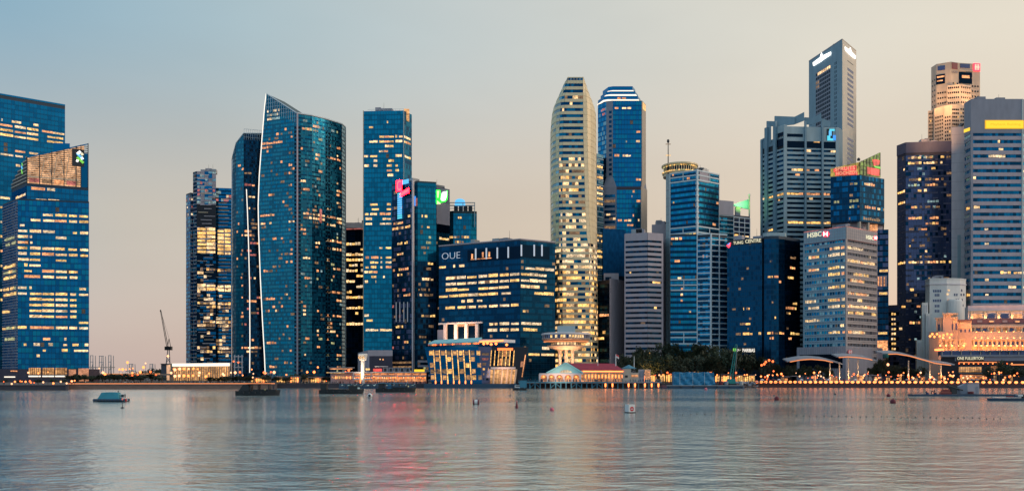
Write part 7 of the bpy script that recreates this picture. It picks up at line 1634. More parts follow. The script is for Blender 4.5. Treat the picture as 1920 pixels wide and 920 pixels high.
for x, y, m_, r in ((433, 698, 'lamp_white', .8), (441, 698, 'lamp_white', 1.2), (450, 697, 'lamp_orange', .9), (438, 677, 'lamp_orange', .7), (447, 679, 'lamp_orange', .7), (455, 703, 'lamp_warm', .6), (472, 692, 'lamp_warm', .6), (475, 700, 'lamp_white', .6), (495, 698, 'lamp_orange', 1.0), (498, 699, 'lamp_warm', .7), (514, 697.5, 'lamp_white', 1.3), (508, 697, 'lamp_orange', .7), (537, 702, 'lamp_warm', .7), (576, 697, 'lamp_warm', .9), (589, 697, 'lamp_warm', 1.2), (596, 688, 'lamp_warm', .8), (654, 694, 'lamp_orange', 1.0), (648, 697, 'lamp_orange', .8), (630, 712, 'lamp_warm', .7), (600, 712, 'lamp_orange', .6), (612, 713, 'lamp_orange', .6), (488, 711, 'lamp_orange', .5), (474, 707, 'lamp_white', .7)):
    lamp(x, y, 575, r * .75, m_, 'glowing lamp among those at the foot of the twin curved apartment towers', LC)
LQ = 'lamps on the dark quay at far left'
for x, y in ((7, 715), (22, 719), (28, 715), (38, 714), (41, 714.5), (48, 715), (56, 714), (58, 716.5), (64, 717), (81, 716), (100, 718), (114, 715), (125, 718), (72, 699), (53, 698), (90, 697), (135, 714), (140, 713), (134, 714)):
    lamp(x, y, 500, R.uniform(.3, .62), R.choice(('lamp_warm', 'lamp_orange', 'lamp_white')), 'small warm lamp among those on the dark quay below the far left office towers', LQ)
LT = 'lamps under the dark trees behind the tarpaulin barge'
for k in range(34):
    lamp(1186 + k * 7 + R.uniform(-3, 3), R.uniform(698, 714), R.uniform(568, 590), R.uniform(.25, .65), R.choice(('lamp_warm', 'lamp_warm', 'lamp_white', 'lamp_orange')), 'warm lamp glowing under the mass of dark trees between pier and crane barge', LT)
LR = 'scattered dining lamps on the right promenade'
for k in range(105):
    x = R.uniform(1424, 1915); y = R.choice((R.uniform(695, 712), R.uniform(703, 711)))
    lamp(x, y, R.uniform(556, 580), R.uniform(.25, .7), R.choice(('lamp_warm', 'lamp_warm', 'lamp_orange', 'lamp_white')), 'small warm lamp among the dining lights scattered along the right promenade', LR)
for x, y in ((1436, 678), (1442, 675), (1449, 677), (1433, 682), (1428, 684)): lamp(x, y, 592, .8, 'lamp_orange', 'orange red lamp glowing in the dark tree below the curved dark glass wing', 'orange red lamps in the dark tree')
lamp(1665, 683, 585, .9, 'lamp_white', 'single pale lamp between the middle and right wave canopies', None)
# dining stalls on the right promenade
x0 = 1426
while x0 < 1905:
    w = R.uniform(6, 15); Y = 572 + R.uniform(-5, 6); yt = R.uniform(701.5, 707); kind = R.random()
    if kind < .62:
        t = thing('dining_stall', 'small open dining stall with a lit counter in the row along the right promenade', 'stall', (WX(x0 + w / 2, Y), Y, 2.5), 'dining stalls on the right promenade')
        g = Fac(t, (WX(x0, Y), Y), (WX(x0 + w, Y), Y), 2.5, WZ(yt, Y)); zt = WZ(yt, Y)
        g.pc('roof', -.2, g.L + .2, zt, zt + .3, -3, .6, R.choice(('metal_dark', 'wall_slate', 'canopy_grey'))); g.pc('counter', 0, g.L, 2.5, 3.6, -.4, 0, 'metal_dark'); n = max(1, int(g.L / 1.6))
        for q in range(n):
            if R.random() < .7: g.pc('lit_opening', g.L * q / n + .15, g.L * (q + 1) / n - .15, 3.7, zt - R.uniform(.2, 1.0), -2.6, -2.4, R.choice(('interior_warm', 'lit_dim', 'lit_dim', 'interior_gold', 'lit_orange')))
        for q in (0, g.L): g.pc('post', q - .1, q + .1, 2.5, zt, -.2, 0, 'metal_dark')
    else:
        t = thing('parasol', 'small dining parasol standing among the tables on the right promenade', 'parasol', (WX(x0 + 3, Y), Y, 2.5), 'parasols on the right promenade'); c = (WX(x0 + 3, Y), Y, 2.5); mb = MB(); mb.tube(c, (c[0], c[1], 5.4), .06, .06, 'metal_dark', 5); mb.build('pole', t); mb = MB(); mb.lathe((c[0], c[1], 4.6), [(1.5, 0), (.8, .5), (.05, .9)], R.choice(('wall_pale', 'wall_slate', 'paint_darkred')), 8); mb.build('shade', t); w = 7
    x0 += w + R.uniform(1, 6)
# barriers and parasols: far crowd
def person_mesh(mb, x, y, z, h, top, bot):
    mb.lathe((x, y, z), [(.10 * h, 0), (.11 * h, .25 * h), (.12 * h, .48 * h)], bot, 5, 1, .7); mb.lathe((x, y, z), [(.10 * h, .47 * h), (.15 * h, .72 * h), (.13 * h, .80 * h), (.04 * h, .84 * h)], top, 6, 1, .6); mb.lathe((x, y, z), [(.03 * h, .84 * h), (.07 * h, .90 * h), (.065 * h, .97 * h), (.02 * h, h)], 'hair' if R.random() < .6 else 'skin', 5)
mb = MB()
for k in range(330):
    x = R.choice((R.uniform(1420, 1920), R.uniform(130, 640), R.uniform(640, 800), R.uniform(640, 790), R.uniform(975, 1240)))
    Y = 566 if x > 1412 else (555 if x > 975 else (R.uniform(528, 532) if 640 < x < 778 and R.random() < .7 else 552 + R.uniform(0, 3)))
    if 975 < x < 1240: Y = Yp - 1.5; zz = zd
    elif Y < 535: zz = 1.4
    else: zz = 2.5
    person_mesh(mb, WX(x, Y), Y, zz, R.uniform(1.55, 1.8), R.choice(('cloth_dark', 'cloth_blue', 'wall_pale', 'cloth_dark', 'paint_darkred')), 'cloth_dark')
mb.build('crowd', kind='stuff')
# hedge and boundary kerb behind the sea wall
mb = MB(); r4 = random.Random(5)
for k in range(9000):
    seg_ = r4.choice(((1415, 1925, 568), (128, 640, 560), (1180, 1415, 578)))
    x = r4.uniform(seg_[0], seg_[1]); Y = seg_[2] + r4.uniform(0, 3); q = Vector((WX(x, Y), Y, 2.5 + r4.random() * 1.3)); u = Vector((r4.gauss(0, 1), r4.gauss(0, 1), r4.gauss(0, 1))).normalized() * r4.uniform(.1, .25); w = u.orthogonal()
    mb.poly([q - u, q - w * .7, q + u, q + w * .7], 'leaf_dark')
mb.build('hedge', kind='stuff')

# ------------------------------------------------------------------ boats
def hull(mb, x0, x1, Y, yb, yd, bow, beam, mat, sheer=.5, n=10):
    """hull from x0 (stern) to x1 (bow), deck line rising towards the bow"""
    a, b = WX(x0, Y), WX(x1, Y); zw, zd_ = WZ(yb, Y), WZ(yd, Y); prev = None
    for i in range(n + 1):
        t = i / n; x = a + (b - a) * t; w = beam / 2 * (min(1, (1 - t) * 2.6) ** .6 * min(1, .75 + t)); zt = zd_ + sheer * max(0, t - .55) ** 1.5 * 4 + .15 * (1 - t)
        ring_ = [Vector((x, Y - w, zt)), Vector((x - (b - a) * .03 * t, Y - w * .7, -.4)), Vector((x - (b - a) * .03 * t, Y + w * .7, -.4)), Vector((x, Y + w, zt))]
        if prev:
            for q in range(4): r_ = (q + 1) % 4; mb.poly([prev[q], prev[r_], ring_[r_], ring_[q]], mat)
        else: mb.poly(ring_, mat)
        prev = ring_
def bumboat(label, x0, x1, yb, yd, kind):
    Y = CH * F / (yb - HY); L = WX(x1, Y) - WX(x0, Y); X0 = WX(x0, Y)
    t = thing('bumboat', label, 'boat', (X0 + L / 2, Y, 0)); zdk = WZ(yd, Y)
    mb = MB(); hull(mb, x0, x1, Y, yb, yd, 1, 4.2, 'hull_dark', .55); mb.build('hull', t)
    def bx(nm, a, b, h0, h1, w, mat): box(t, nm, (X0 + L * (a + b) / 2, Y, zdk + (h0 + h1) / 2), (L * (b - a), w, h1 - h0), mat)
    if kind == 0:
        mb = MB(); xs_ = [(.07, 0), (.32, 0), (.30, 2.8), (.18, 2.6)]
        fr = [Vector((X0 + L * a, Y - 1.7, zdk + h)) for a, h in xs_]; bk = [p + Vector((0, 3.4, 0)) for p in fr]
        mb.hexa([fr[0], fr[1], bk[1], bk[0], fr[3], fr[2], bk[2], bk[3]], 'hull_dark'); mb.build('wheelhouse', t); bx('canopy', .28, .76, 2.7, 2.95, 3.8, 'metal_dark')
        for a in (.34, .51, .74): bx('post', a, a + .018, 0, 2.7, 3.4, 'metal_dark')
        bx('bench', .4, .9, 0, .8, 2.6, 'hull_dark'); bx('window', .33, .345, .9, 1.6, 1.2, 'lit_cool'); mb = MB(); mb.lathe((X0 + L * .68, Y - 1.9, zdk + .8), [(.1, -.3), (.3, 0), (.1, .3)], 'lit_green', 6); mb.build('side_light', t)
    elif kind == 1:
        bx('wheelhouse', .04, .17, 0, 2.6, 3.2, 'hull_dark'); bx('wheelhouse_roof', .02, .2, 2.6, 2.8, 3.6, 'metal_dark'); bx('cargo', .2, .62, 0, .5, 2.8, 'hull_dark'); bx('bow_cover', .66, .86, 0.2, 1.8, 3.0, 'hull_dark'); bx('locker', .83, .9, .6, 1.2, 1.2, 'lit_cool')
        mb = MB(); mb.tube((X0 + L * .58, Y, zdk), (X0 + L * .58, Y, zdk + 2.6), .07, .05, 'metal_dark', 5); mb.build('mast', t)
        for a in (.1, .74): bx('post', a, a + .015, 1.8, 2.9, 1, 'metal_dark')
    else:
        bx('canopy', .06, .8, 2.4, 2.65, 3.8, 'steel_blue'); bx('wheelhouse', .07, .2, 0, 2.4, 3.2, 'hull_dark'); bx('tarpaulin', .30, .42, 0, 1.9, 3.0, 'tarp_blue'); bx('bench', .43, .8, 0, .8, 2.8, 'hull_dark'); bx('side_curtain', .2, .75, .7, 1.2, 3.5, 'hull_blue')
        for a in (.22, .4, .58, .78): bx('post', a, a + .015, 0, 2.4, 3.5, 'metal_dark')
        mb = MB(); mb.lathe((X0 + L * .82, Y - 1.6, zdk + 1.1), [(.1, -.3), (.28, 0), (.1, .3)], 'lit_green', 6); mb.build('side_light', t)
    for k in range(5): mb = MB(); p = (X0 + L * (.2 + .13 * k), Y - 2.15, zdk - .5); mb.lathe(p, [(.25, -.3), (.32, 0), (.25, .3)], 'metal_dark', 8); mb.build('fender', t)
bumboat('dark wooden bumboat with canopy on posts and a green light, leftmost of three', 443, 526, 740.5, 733, 0)
bumboat('dark low cargo bumboat with raised covered bow, middle of three', 599, 683, 737.5, 731, 1)
bumboat('dark bumboat with blue canopy and bright blue tarpaulin, rightmost of three', 705, 780, 734.5, 728, 2)
# covered work boat at left
Y = CH * F / (752.5 - HY); T = thing('covered_boat', 'small moored boat under a teal tent cover nearest the camera at left', 'boat', (WX(208, Y), Y, 0))
def bv(x, y, dy=0): return Vector((WX(x, Y), Y + dy, WZ(y, Y)))
mb = MB()
for dy in (-1.7, 1.7): mb.tube(bv(180, 749.5, dy), bv(238, 749.5, dy), .45, .45, 'hull_blue', 10)
mb.hexa([bv(182, 750.5, -1.8), bv(237, 750.5, -1.8), bv(237, 750.5, 1.8), bv(182, 750.5, 1.8), bv(182, 747.8, -1.8), bv(237, 747.8, -1.8), bv(237, 747.8, 1.8), bv(182, 747.8, 1.8)], 'wall_bluegrey'); mb.build('hull', T)
mb = MB(); n = 9; lo, hi = [], []
for i in range(n + 1):
    t = i / n; lo.append((bv(186.5 + 40.5 * t, 748, -1.7), bv(186.5 + 40.5 * t, 748, 1.7))); hx = 193 + 30 * t; hy = 735 - .6 * math.sin(t * math.pi) + (.3 if i % 2 else 0); hi.append((bv(hx, hy, -.9), bv(hx, hy, .9)))
for i in range(n):
    mb.poly([lo[i][0], lo[i + 1][0], hi[i + 1][0], hi[i][0]], 'tarp_teal'); mb.poly([hi[i][0], hi[i + 1][0], hi[i + 1][1], hi[i][1]], 'tarp_teal'); mb.poly([lo[i + 1][1], lo[i][1], hi[i][1], hi[i + 1][1]], 'tarp_teal')
mb.poly([lo[0][1], lo[0][0], hi[0][0], hi[0][1]], 'hull_blue'); mb.poly([lo[n][0], lo[n][1], hi[n][1], hi[n][0]], 'tarp_teal'); mb.build('tent_cover', T)
mb = MB(); mb.tube(bv(227.5, 738.5, -1.2), bv(236, 738.5, -1.2), .08, .08, 'paint_white', 5); mb.tube(bv(236, 738.5, -1.2), bv(236, 748, -1.2), .08, .08, 'paint_white', 5); mb.tube(bv(229, 744, -1.2), bv(236, 744, -1.2), .08, .08, 'paint_white', 5); mb.build('stern_frame', T)
box(T, 'outboard_motor', bv(231.5, 741.5), (.95, .8, 1.0), 'metal_dark'); mb = MB(); mb.tube(bv(221.6, 735), bv(221.6, 731.5), .12, .16, 'metal_dark', 6); mb.build('mast', T); mb = MB(); mb.lathe(bv(238.5, 749.5, -1.0), [(.1, -.45), (.42, 0), (.1, .45)], 'paint_red', 8); mb.build('fender', T)
for k in range(9): mb = MB(); p = bv(186 + k * 5.5, 749.8, -2.15); mb.lathe(p, [(.15, -.2), (.22, 0), (.15, .2)], 'metal_dark', 6); mb.build('fender', T)
# small launch by the glass pavilion
Y = CH * F / (731 - HY); T = thing('launch', 'small dark launch with a white cabin front moored at the pavilion corner', 'boat', (WX(974, Y), Y, 0))
mb = MB(); hull(mb, 987, 961, Y, 731, 728.5, 1, 2.6, 'hull_dark', .25); mb.build('hull', T); box(T, 'cabin', (WX(971, Y), Y, 2.0), (3.2, 1.8, 1.3), 'paint_white'); box(T, 'cabin_window', (WX(971, Y), Y - .95, 2.2), (2.4, .06, .5), 'metal_dark'); box(T, 'shelter', (WX(981, Y), Y, 3.2), (3.6, 2.2, 3.6), 'steel_blue')
# barge, tarpaulin load, crane
Y = CH * F / (727 - HY) - 12; T = thing('barge', 'long flat dark work barge moored below the dark trees', 'barge', (WX(1318, Y), Y, 0))
mb = MB(); a, b = WX(1239, Y), WX(1396, Y); zt = 1.9
mb.prism([(a, Y), (a + 3, Y - 5), (b - 2, Y - 5), (b, Y), (b - 2, Y + 6), (a + 3, Y + 6)], -.6, zt, 'hull_blue', 'hull_dark'); mb.build('hull', T)
mb = MB(); mb.tube((a + 2.5, Y - 5.1, zt - .2), (b - 2, Y - 5.1, zt - .2), .22, .22, 'metal_grey', 5); mb.build('rubbing_strake', T)
for k in range(7): x = a + 4 + k * 7; mb = MB(); mb.lathe((x, Y - 5.3, 1.0), [(.3, -.45), (.45, 0), (.3, .45)], 'metal_dark', 8); mb.build('fender', T)
TT = thing('tarpaulin_load', 'big blue tarpaulin covered load with creases standing on the barge', 'tarpaulin', (WX(1299, Y), Y, zt))
mb = MB(); r5 = random.Random(4); nx, nz_ = 22, 9; x0, x1 = WX(1260, Y), WX(1338, Y); z1 = WZ(697.5, Y); g = []
for j in range(nz_ + 1):
    row = []
    for i in range(nx + 1):
        t = i / nx; s = j / nz_; inset = (1 - s) * .6; x = x0 + (x1 - x0) * t + (.8 * s if t < .2 else (-.8 * s if t > .9 else 0)); row.append(Vector((x, Y - 4 - inset * .6 + .3 * math.sin(i * 1.3 + j * .9) + r5.uniform(-.22, .22), zt + (z1 - zt) * s + (r5.uniform(-.12, .12) if 0 < j < nz_ else .18 * math.sin(i * .8) * (j == nz_)))))
    g.append(row)
for j in range(nz_):
    for i in range(nx): mb.poly([g[j][i], g[j][i + 1], g[j + 1][i + 1], g[j + 1][i]], 'tarp_blue')
bk = [p + Vector((0, 8, 0)) for p in g[nz_]]
for i in range(nx): mb.poly([g[nz_][i], g[nz_][i + 1], bk[i + 1], bk[i]], 'tarp_blue')
mb.poly([g[j][nx] for j in range(nz_ + 1)] + [bk[nx], bk[nx] * 1 - Vector((0, 0, z1 - zt))], 'tarp_blue'); mb.poly([g[j][0] for j in reversed(range(nz_ + 1))] + [bk[0] - Vector((0, 0, z1 - zt)), bk[0]], 'tarp_blue'); mb.build('tarpaulin', TT)
mb = MB()
for x in (1272, 1296, 1318): mb.tube((WX(x, Y), Y - 4.9, zt + .2), (WX(x, Y), Y - 4.3, z1), .07, .07, 'paint_white', 4)
mb.build('lashing', TT)
T = thing('crawler_crane', 'teal lattice boom crane standing on the barge end, boom leaning up before the sign', 'crane', (WX(1372, Y), Y, zt))
def kv(x, y, dy=0): return Vector((WX(x, Y), Y + dy, WZ(y, Y)))
box(T, 'cab', kv(1371.5, 715), (4.2, 3.4, 3.4), 'steel_teal'); box(T, 'track', kv(1371.5, 720.3, -1.3), (5, .9, 1.0), 'metal_dark'); box(T, 'track', kv(1371.5, 720.3, 1.3), (5, .9, 1.0), 'metal_dark'); box(T, 'counterweight', kv(1366, 716), (1.8, 3, 2.4), 'steel_teal')
pa, pb_ = kv(1370, 714), kv(1380.5, 645); mb = MB()
for o_ in (Vector((-.8, -.5, 0)), Vector((.8, -.5, 0)), Vector((-.8, .5, 0)), Vector((.8, .5, 0))): mb.tube(pa + o_, pb_ + o_ * .6, .2, .16, 'steel_teal', 4)
mb.build('boom', T)
mb = MB()
for k in range(16):
    u = pa.lerp(pb_, k / 16); w_ = pa.lerp(pb_, (k + 1) / 16); s = .8 * (1 if k % 2 else -1); mb.tube(u + Vector((s, -.5, 0)), w_ + Vector((-s, -.5, 0)), .1, .1, 'steel_teal', 4)
mb.build('lacing', T, kind='stuff')
mb = MB(); mb.tube(kv(1380.5, 645), kv(1382.5, 648), .12, .12, 'metal_grey', 4); mb.tube(kv(1382.5, 648), kv(1378.5, 705), .13, .13, 'metal_grey', 4); mb.build('hoist_cable', T)
for x, yy, lab, m_ in ((1350, 713, 'dark red drum beside the tarpaulin load on the barge', 'paint_darkred'), (1360, 716, 'grey machinery box left of the crane cab on the barge', 'wall_slate'), (1388, 716, 'low grey winch box right of the crane on the barge', 'metal_grey')):
    t = thing('deck_gear', lab, 'deck gear', kv(x, 721, -2)); mb = MB(); p = kv(x, 721, -2); mb.lathe(p, [(1.2, 0), (1.3, .3), (1.3, 1.8), (1.0, 2.2)], m_, 10); mb.build('drum', t); mb = MB(); mb.box(p + Vector((1.5, 0, .5)), (1.2, 1.2, 1), 'metal_dark'); mb.build('motor', t)
T = thing('rock_bank', 'low bank of pale grey boulders between barge and lit sea wall', 'rock bank', (WX(1398, 568), 568, 0)); r6 = random.Random(8)
for k in range(60):
    p = Vector((WX(r6.uniform(1376, 1420), 569), 566 + r6.uniform(-1, 4), r6.uniform(.2, 3.6))); mb = MB(); s = r6.uniform(.5, 1.1); mb.lathe(p, [(s * .4, -s * .6), (s, -.1), (s * .8, s * .4), (s * .3, s * .65)], r6.choice(('wall_slate', 'quay_warm', 'wall_mauve')), 6, r6.uniform(.8, 1.3), 1); mb.build('boulder', T)
# floating work pontoon at right
Y = CH * F / (742 - HY); T = thing('work_pontoon', 'long low blue floating work pontoon at the lower right of the sea wall', 'pontoon', (WX(1830, Y), Y, 0))
def wv(x, y, dy=0): return Vector((WX(x, Y), Y + dy, WZ(y, Y)))
for k in range(12):
    a, b = WX(1712 + k * 19.5, Y), WX(1712 + (k + 1) * 19.5, Y); mb = MB(); mb.box(((a + b) / 2, Y + 2, .25), (b - a - .08, 5, .9), 'hull_blue'); mb.build('float', T)
mb = MB()
for x in (1850, 1864, 1873, 1890, 1901, 1920): mb.tube(wv(x, 738.3, 1), wv(x, 729, 1), .06, .06, 'metal_dark', 4)
mb.tube(wv(1838, 730, 1), wv(1930, 730, 1), .04, .04, 'metal_dark', 4); mb.build('railing', T)
K = thing('cabin', 'pale grey site cabin with canted left side standing on the work pontoon', 'cabin', wv(1820, 738, 2)); mb = MB(); q = [wv(1815, 738.2, .4), wv(1837, 738.2, .4), wv(1837, 717.5, .4), wv(1815, 717.8, .4)]; q2 = [p + Vector((0, 3.2, 0)) for p in q]
mb.hexa([q[0], q[1], q2[1], q2[0], q[3], q[2], q2[2], q2[3]], 'wall_grey'); mb.build('wall', K); mb = MB(); q = [wv(1804, 738.2, 1.5), wv(1814.8, 738.2, .5), wv(1814.8, 718, .5), wv(1803, 724, 1.5)]; q2 = [p + Vector((0, 2.2, 0)) for p in q]; mb.hexa([q[0], q[1], q2[1], q2[0], q[3], q[2], q2[2], q2[3]], 'wall_slate'); mb.build('lean_to', K)
box(K, 'roof', wv(1826, 717, 2), (5.0, 3.6, .18), 'metal_grey'); box(K, 'door', wv(1833, 730.5, .36), (.9, .06, 2.6), 'wall_slate')
t = thing('ramp', 'dark steel gangway ramp leaning between site cabin and red crates', 'gangway', wv(1793, 738, 1)); mb = MB(); mb.hexa([wv(1786, 738, .3), wv(1796, 738, .3), wv(1796, 738, 2.2), wv(1786, 738, 2.2), wv(1783, 722, .3), wv(1796, 724, .3), wv(1796, 724, 2.2), wv(1783, 722, 2.2)], 'metal_dark'); mb.build('ramp_side', t); mb = MB(); mb.tube(wv(1778, 722.5, .3), wv(1806, 731, .3), .25, .25, 'metal_dark', 5); mb.tube(wv(1778, 722.5, 2.2), wv(1806, 731, 2.2), .25, .25, 'metal_dark', 5); mb.build('handrail', t)
for i, (x, y, lab) in enumerate(((1770.5, 736.5, 'red crate at the bottom left of the stack on the work pontoon'), (1780.5, 736.5, 'red crate at the bottom right of the stack beside the gangway'), (1775.5, 731.6, 'red crate resting on top of the two others on the work pontoon'))):
    t = thing('crate', lab, 'crate', wv(x, y + 2, 1.2)); wd = 2.0 if i < 2 else 2.9; p = wv(x, y, 1.2); box(t, 'box', p, (wd, 1.6, .95), 'crate_red')
    for q in (-.3, .1): box(t, 'slat', p + Vector((0, -.83, q)), (wd, .05, .2), 'paint_darkred')
for x, lab in ((1820, 'dark coiled hose heap in front of the site cabin door'),):
    t = thing('hose_heap', lab, 'hose', wv(x, 738, -.2)); mb = MB()
    for k in range(26): a0, a1 = k * .7, (k + 1) * .7; c = wv(x, 737.4, -.1); mb.tube(c + Vector((1.1 * math.cos(a0), .5 * math.sin(a0), k * .03)), c + Vector((1.1 * math.cos(a1), .5 * math.sin(a1), k * .03 + .03)), .12, .12, 'paint_darkred', 5)
    mb.build('coil', t)
t = thing('lifebuoy', 'orange lifebuoy hanging on the work pontoon railing', 'lifebuoy', wv(1862.5, 733.5, .9)); mb = MB(); c = wv(1862.5, 733.5, .85)
for k in range(14): a0, a1 = k * 2 * math.pi / 14, (k + 1) * 2 * math.pi / 14; mb.tube(c + Vector((.42 * math.cos(a0), 0, .42 * math.sin(a0))), c + Vector((.42 * math.cos(a1), 0, .42 * math.sin(a1))), .1, .1, 'crate_red', 6)
mb.build('ring', t)
# motorboat lower right
Y = CH * F / (750.5 - HY); T = thing('motorboat', 'low blue and white motorboat cut off by the right edge', 'boat', (WX(1886, Y), Y, 0))
mb = MB(); hull(mb, 1932, 1850, Y, 750.5, 746.5, 1, 2.6, 'hull_blue', .12); mb.build('hull', T); box(T, 'deck', (WX(1888, Y), Y, .98), (8.0, 1.9, .16), 'paint_white'); box(T, 'seat', (WX(1893, Y), Y, 1.2), (1.6, 1.4, .5), 'paint_darkred'); box(T, 'console', (WX(1906, Y), Y, 1.35), (1.5, 1.3, .8), 'hull_blue'); box(T, 'windscreen', (WX(1911, Y), Y, 1.6), (1.5, 1.5, .5), 'paint_white'); box(T, 'engine', (WX(1918, Y), Y, 1.2), (.9, .8, 1.1), 'metal_dark')

# ------------------------------------------------------------------ people on the pontoon (one skinned surface each)
def person(label, base, joints, hairc='hair'):
    t = thing('person', label, 'person', base); me = bpy.data.meshes.new('body'); V = [j[:3] for j in joints]; E = [(j[4], i) for i, j in enumerate(joints) if j[4] >= 0]
    me.from_pydata(V, E, []); o = bpy.data.objects.new('body', me); COL.objects.link(o); o.parent = t
    sk = o.modifiers.new('Skin', 'SKIN'); 
    for i, j in enumerate(joints): me.skin_vertices[0].data[i].radius = (j[3] * 1.45, j[3] * 1.45) if me.skin_vertices else None
    me.skin_vertices[0].data[0].use_root = True; sk.use_smooth_shade = True; o.modifiers.new('Subdivision', 'SUBSURF').render_levels = 1
    me.materials.append(M['cloth_dark']); return t, o
def body(bend, sit, armf):
    b = math.sin(bend); c = math.cos(bend); hz = .92 if not sit else .5
    J = [(0, 0, hz, .14, -1)]; up = lambda d, dx=0, dy=0: (d * b + dx, dy, hz + d * c)
    J += [(*up(.25), .13, 0), (*up(.45), .15, 1), (*up(.55), .07, 2), (*up(.66, .02), .10, 3), (*up(.76, .03), .085, 4)]
    for s in (-1, 1):
        k = len(J); J.append((*up(.44, 0, s * .19), .065, 2)); J.append((*up(.20, armf * .12, s * .25), .05, k)); J.append((*up(.05, armf * .32, s * .20), .04, k + 1)); J.append((*up(.02, armf * .40, s * .19), .035, k + 2))
        k = len(J)
        if sit: J += [(.38, s * .12, .50, .09, 0), (.42, s * .12, .10, .06, k), (.54, s * .12, .05, .045, k + 1)]
        else: J += [(.04, s * .10, .50, .085, 0), (-.02, s * .11, .08, .055, k), (.12, s * .12, .04, .045, k + 1)]
    return J
for x, bend, lab, sit in ((1735.5, .55, 'person in dark clothes sitting at the left end of the work pontoon', True), (1746.5, .75, 'person in dark clothes bending low right of the first one on the work pontoon', False), (1751, .3, 'person in dark clothes standing upright at the right of the three on the work pontoon', False)):
    Yq = CH * F / (742 - HY) + 1.5; t, o = person(lab, (WX(x, Yq), Yq, .7), body(bend, sit, 1))
    h = MB(); b, c = math.sin(bend), math.cos(bend); p = Vector((WX(x, Yq) + .77 * b + .02, Yq, .7 + (.5 if sit else .92) + .78 * c)); h.lathe(p, [(.04, -.05), (.105, 0), (.09, .07), (.03, .11)], 'hair', 8); h.build('hair', t)

for x, w, lab in ((1738.5, 1.0, 'dark tool bag between the sitting and the bending person on the work pontoon'), (1754, .8, 'small dark tool bag right of the three people on the work pontoon')):
    Yq = CH * F / (742 - HY) + 1.2; t = thing('tool_bag', lab, 'bag', (WX(x, Yq), Yq, .7)); mb = MB(); c = (WX(x, Yq), Yq, .7); mb.hexa([(c[0] - w / 2, c[1] - .3, c[2]), (c[0] + w / 2, c[1] - .3, c[2]), (c[0] + w / 2, c[1] + .3, c[2]), (c[0] - w / 2, c[1] + .3, c[2]), (c[0] - w * .4, c[1] - .15, c[2] + .6), (c[0] + w * .4, c[1] - .15, c[2] + .6), (c[0] + w * .4, c[1] + .15, c[2] + .6), (c[0] - w * .4, c[1] + .15, c[2] + .6)], 'cloth_blue'); mb.build('sack', t); mb = MB(); mb.tube((c[0] - w * .25, c[1], c[2] + .6), (c[0], c[1], c[2] + .82), .03, .03, 'cloth_dark', 5); mb.tube((c[0], c[1], c[2] + .82), (c[0] + w * .25, c[1], c[2] + .6), .03, .03, 'cloth_dark', 5); mb.build('handle', t)
# ------------------------------------------------------------------ buoys
def float_at(y): return CH * F / (y - HY)
Y = float_at(773.5); T = thing('buoy', 'white cube buoy with round red no entry mark, largest of the buoys', 'buoy', (WX(1182, Y), Y, 0))
s = 16.5 / F * Y; mb = MB(); ca = rad(24)
mb.box((WX(1182, Y), Y + .6, s * .44), (s * .82, s * .82, s * 1.02), 'paint_white', ca); mb.build('cube', T)
def disc(T, cx_, cy_, cz, ang, r, mat, d, nm):
    n = Vector((math.sin(ang), -math.cos(ang), 0)); u = Vector((math.cos(ang), math.sin(ang), 0)); mb = MB(); c = Vector((cx_, cy_, cz)) + n * d
    mb.poly([c + u * (r * math.cos(k * .5236)) + Vector((0, 0, r * math.sin(k * .5236))) for k in range(12)], mat); return mb.build(nm, T)
cxx, cyy = WX(1182, Y), Y + .6
disc(T, cxx, cyy, s * .46, ca, s * .27, 'paint_red', s * .42, 'mark'); disc(T, cxx, cyy, s * .46, ca + math.pi / 2, s * .27, 'paint_red', s * .42, 'mark')
n = Vector((math.sin(ca), -math.cos(ca), 0)); box(T, 'mark_bar', Vector((cxx, cyy, s * .46)) + n * (s * .43), (s * .34, .02, s * .08), 'paint_white', ca); box(T, 'collar', (cxx, cyy, .05), (s * .95, s * .95, .3), 'metal_dark', ca)
Y = float_at(758); T = thing('buoy', 'white barrel buoy with dark bands lying left of the small red marker', 'buoy', (WX(892, Y), Y, 0)); mb = MB(); mb.tube((WX(886.5, Y), Y, .6), (WX(898, Y), Y, .6), .75, .75, 'paint_white', 12); mb.build('barrel', T)
for x in (888, 896.5): mb = MB(); mb.tube((WX(x, Y) - .15, Y, .6), (WX(x, Y) + .25, Y, .6), .79, .79, 'paint_darkred', 12); mb.build('band', T)
Y = float_at(745); T = thing('buoy', 'small white ball buoy with dark centre near the middle bumboat', 'buoy', (WX(693.5, Y), Y, 0)); mb = MB(); mb.lathe((WX(693.5, Y), Y, .7), [(.3, -.9), (.8, -.4), (.9, .1), (.6, .6), (.15, .85)], 'paint_white', 12); mb.build('ball', T); disc(T, WX(693.5, Y), Y, .75, 0, .45, 'metal_dark', .92, 'mark')
Y = float_at(764.5); T = thing('buoy', 'slim dark red conical marker buoy', 'buoy', (WX(969, Y), Y, 0)); mb = MB(); mb.lathe((WX(969, Y), Y, 0), [(.35, -.2), (.38, .3), (.1, 1.5), (.05, 1.6)], 'paint_darkred', 10); mb.build('cone', T); mb = MB(); mb.lathe((WX(969, Y), Y, 1.5), [(.08, 0), (.12, .15), (.02, .3)], 'paint_pink', 8); mb.build('cap', T)
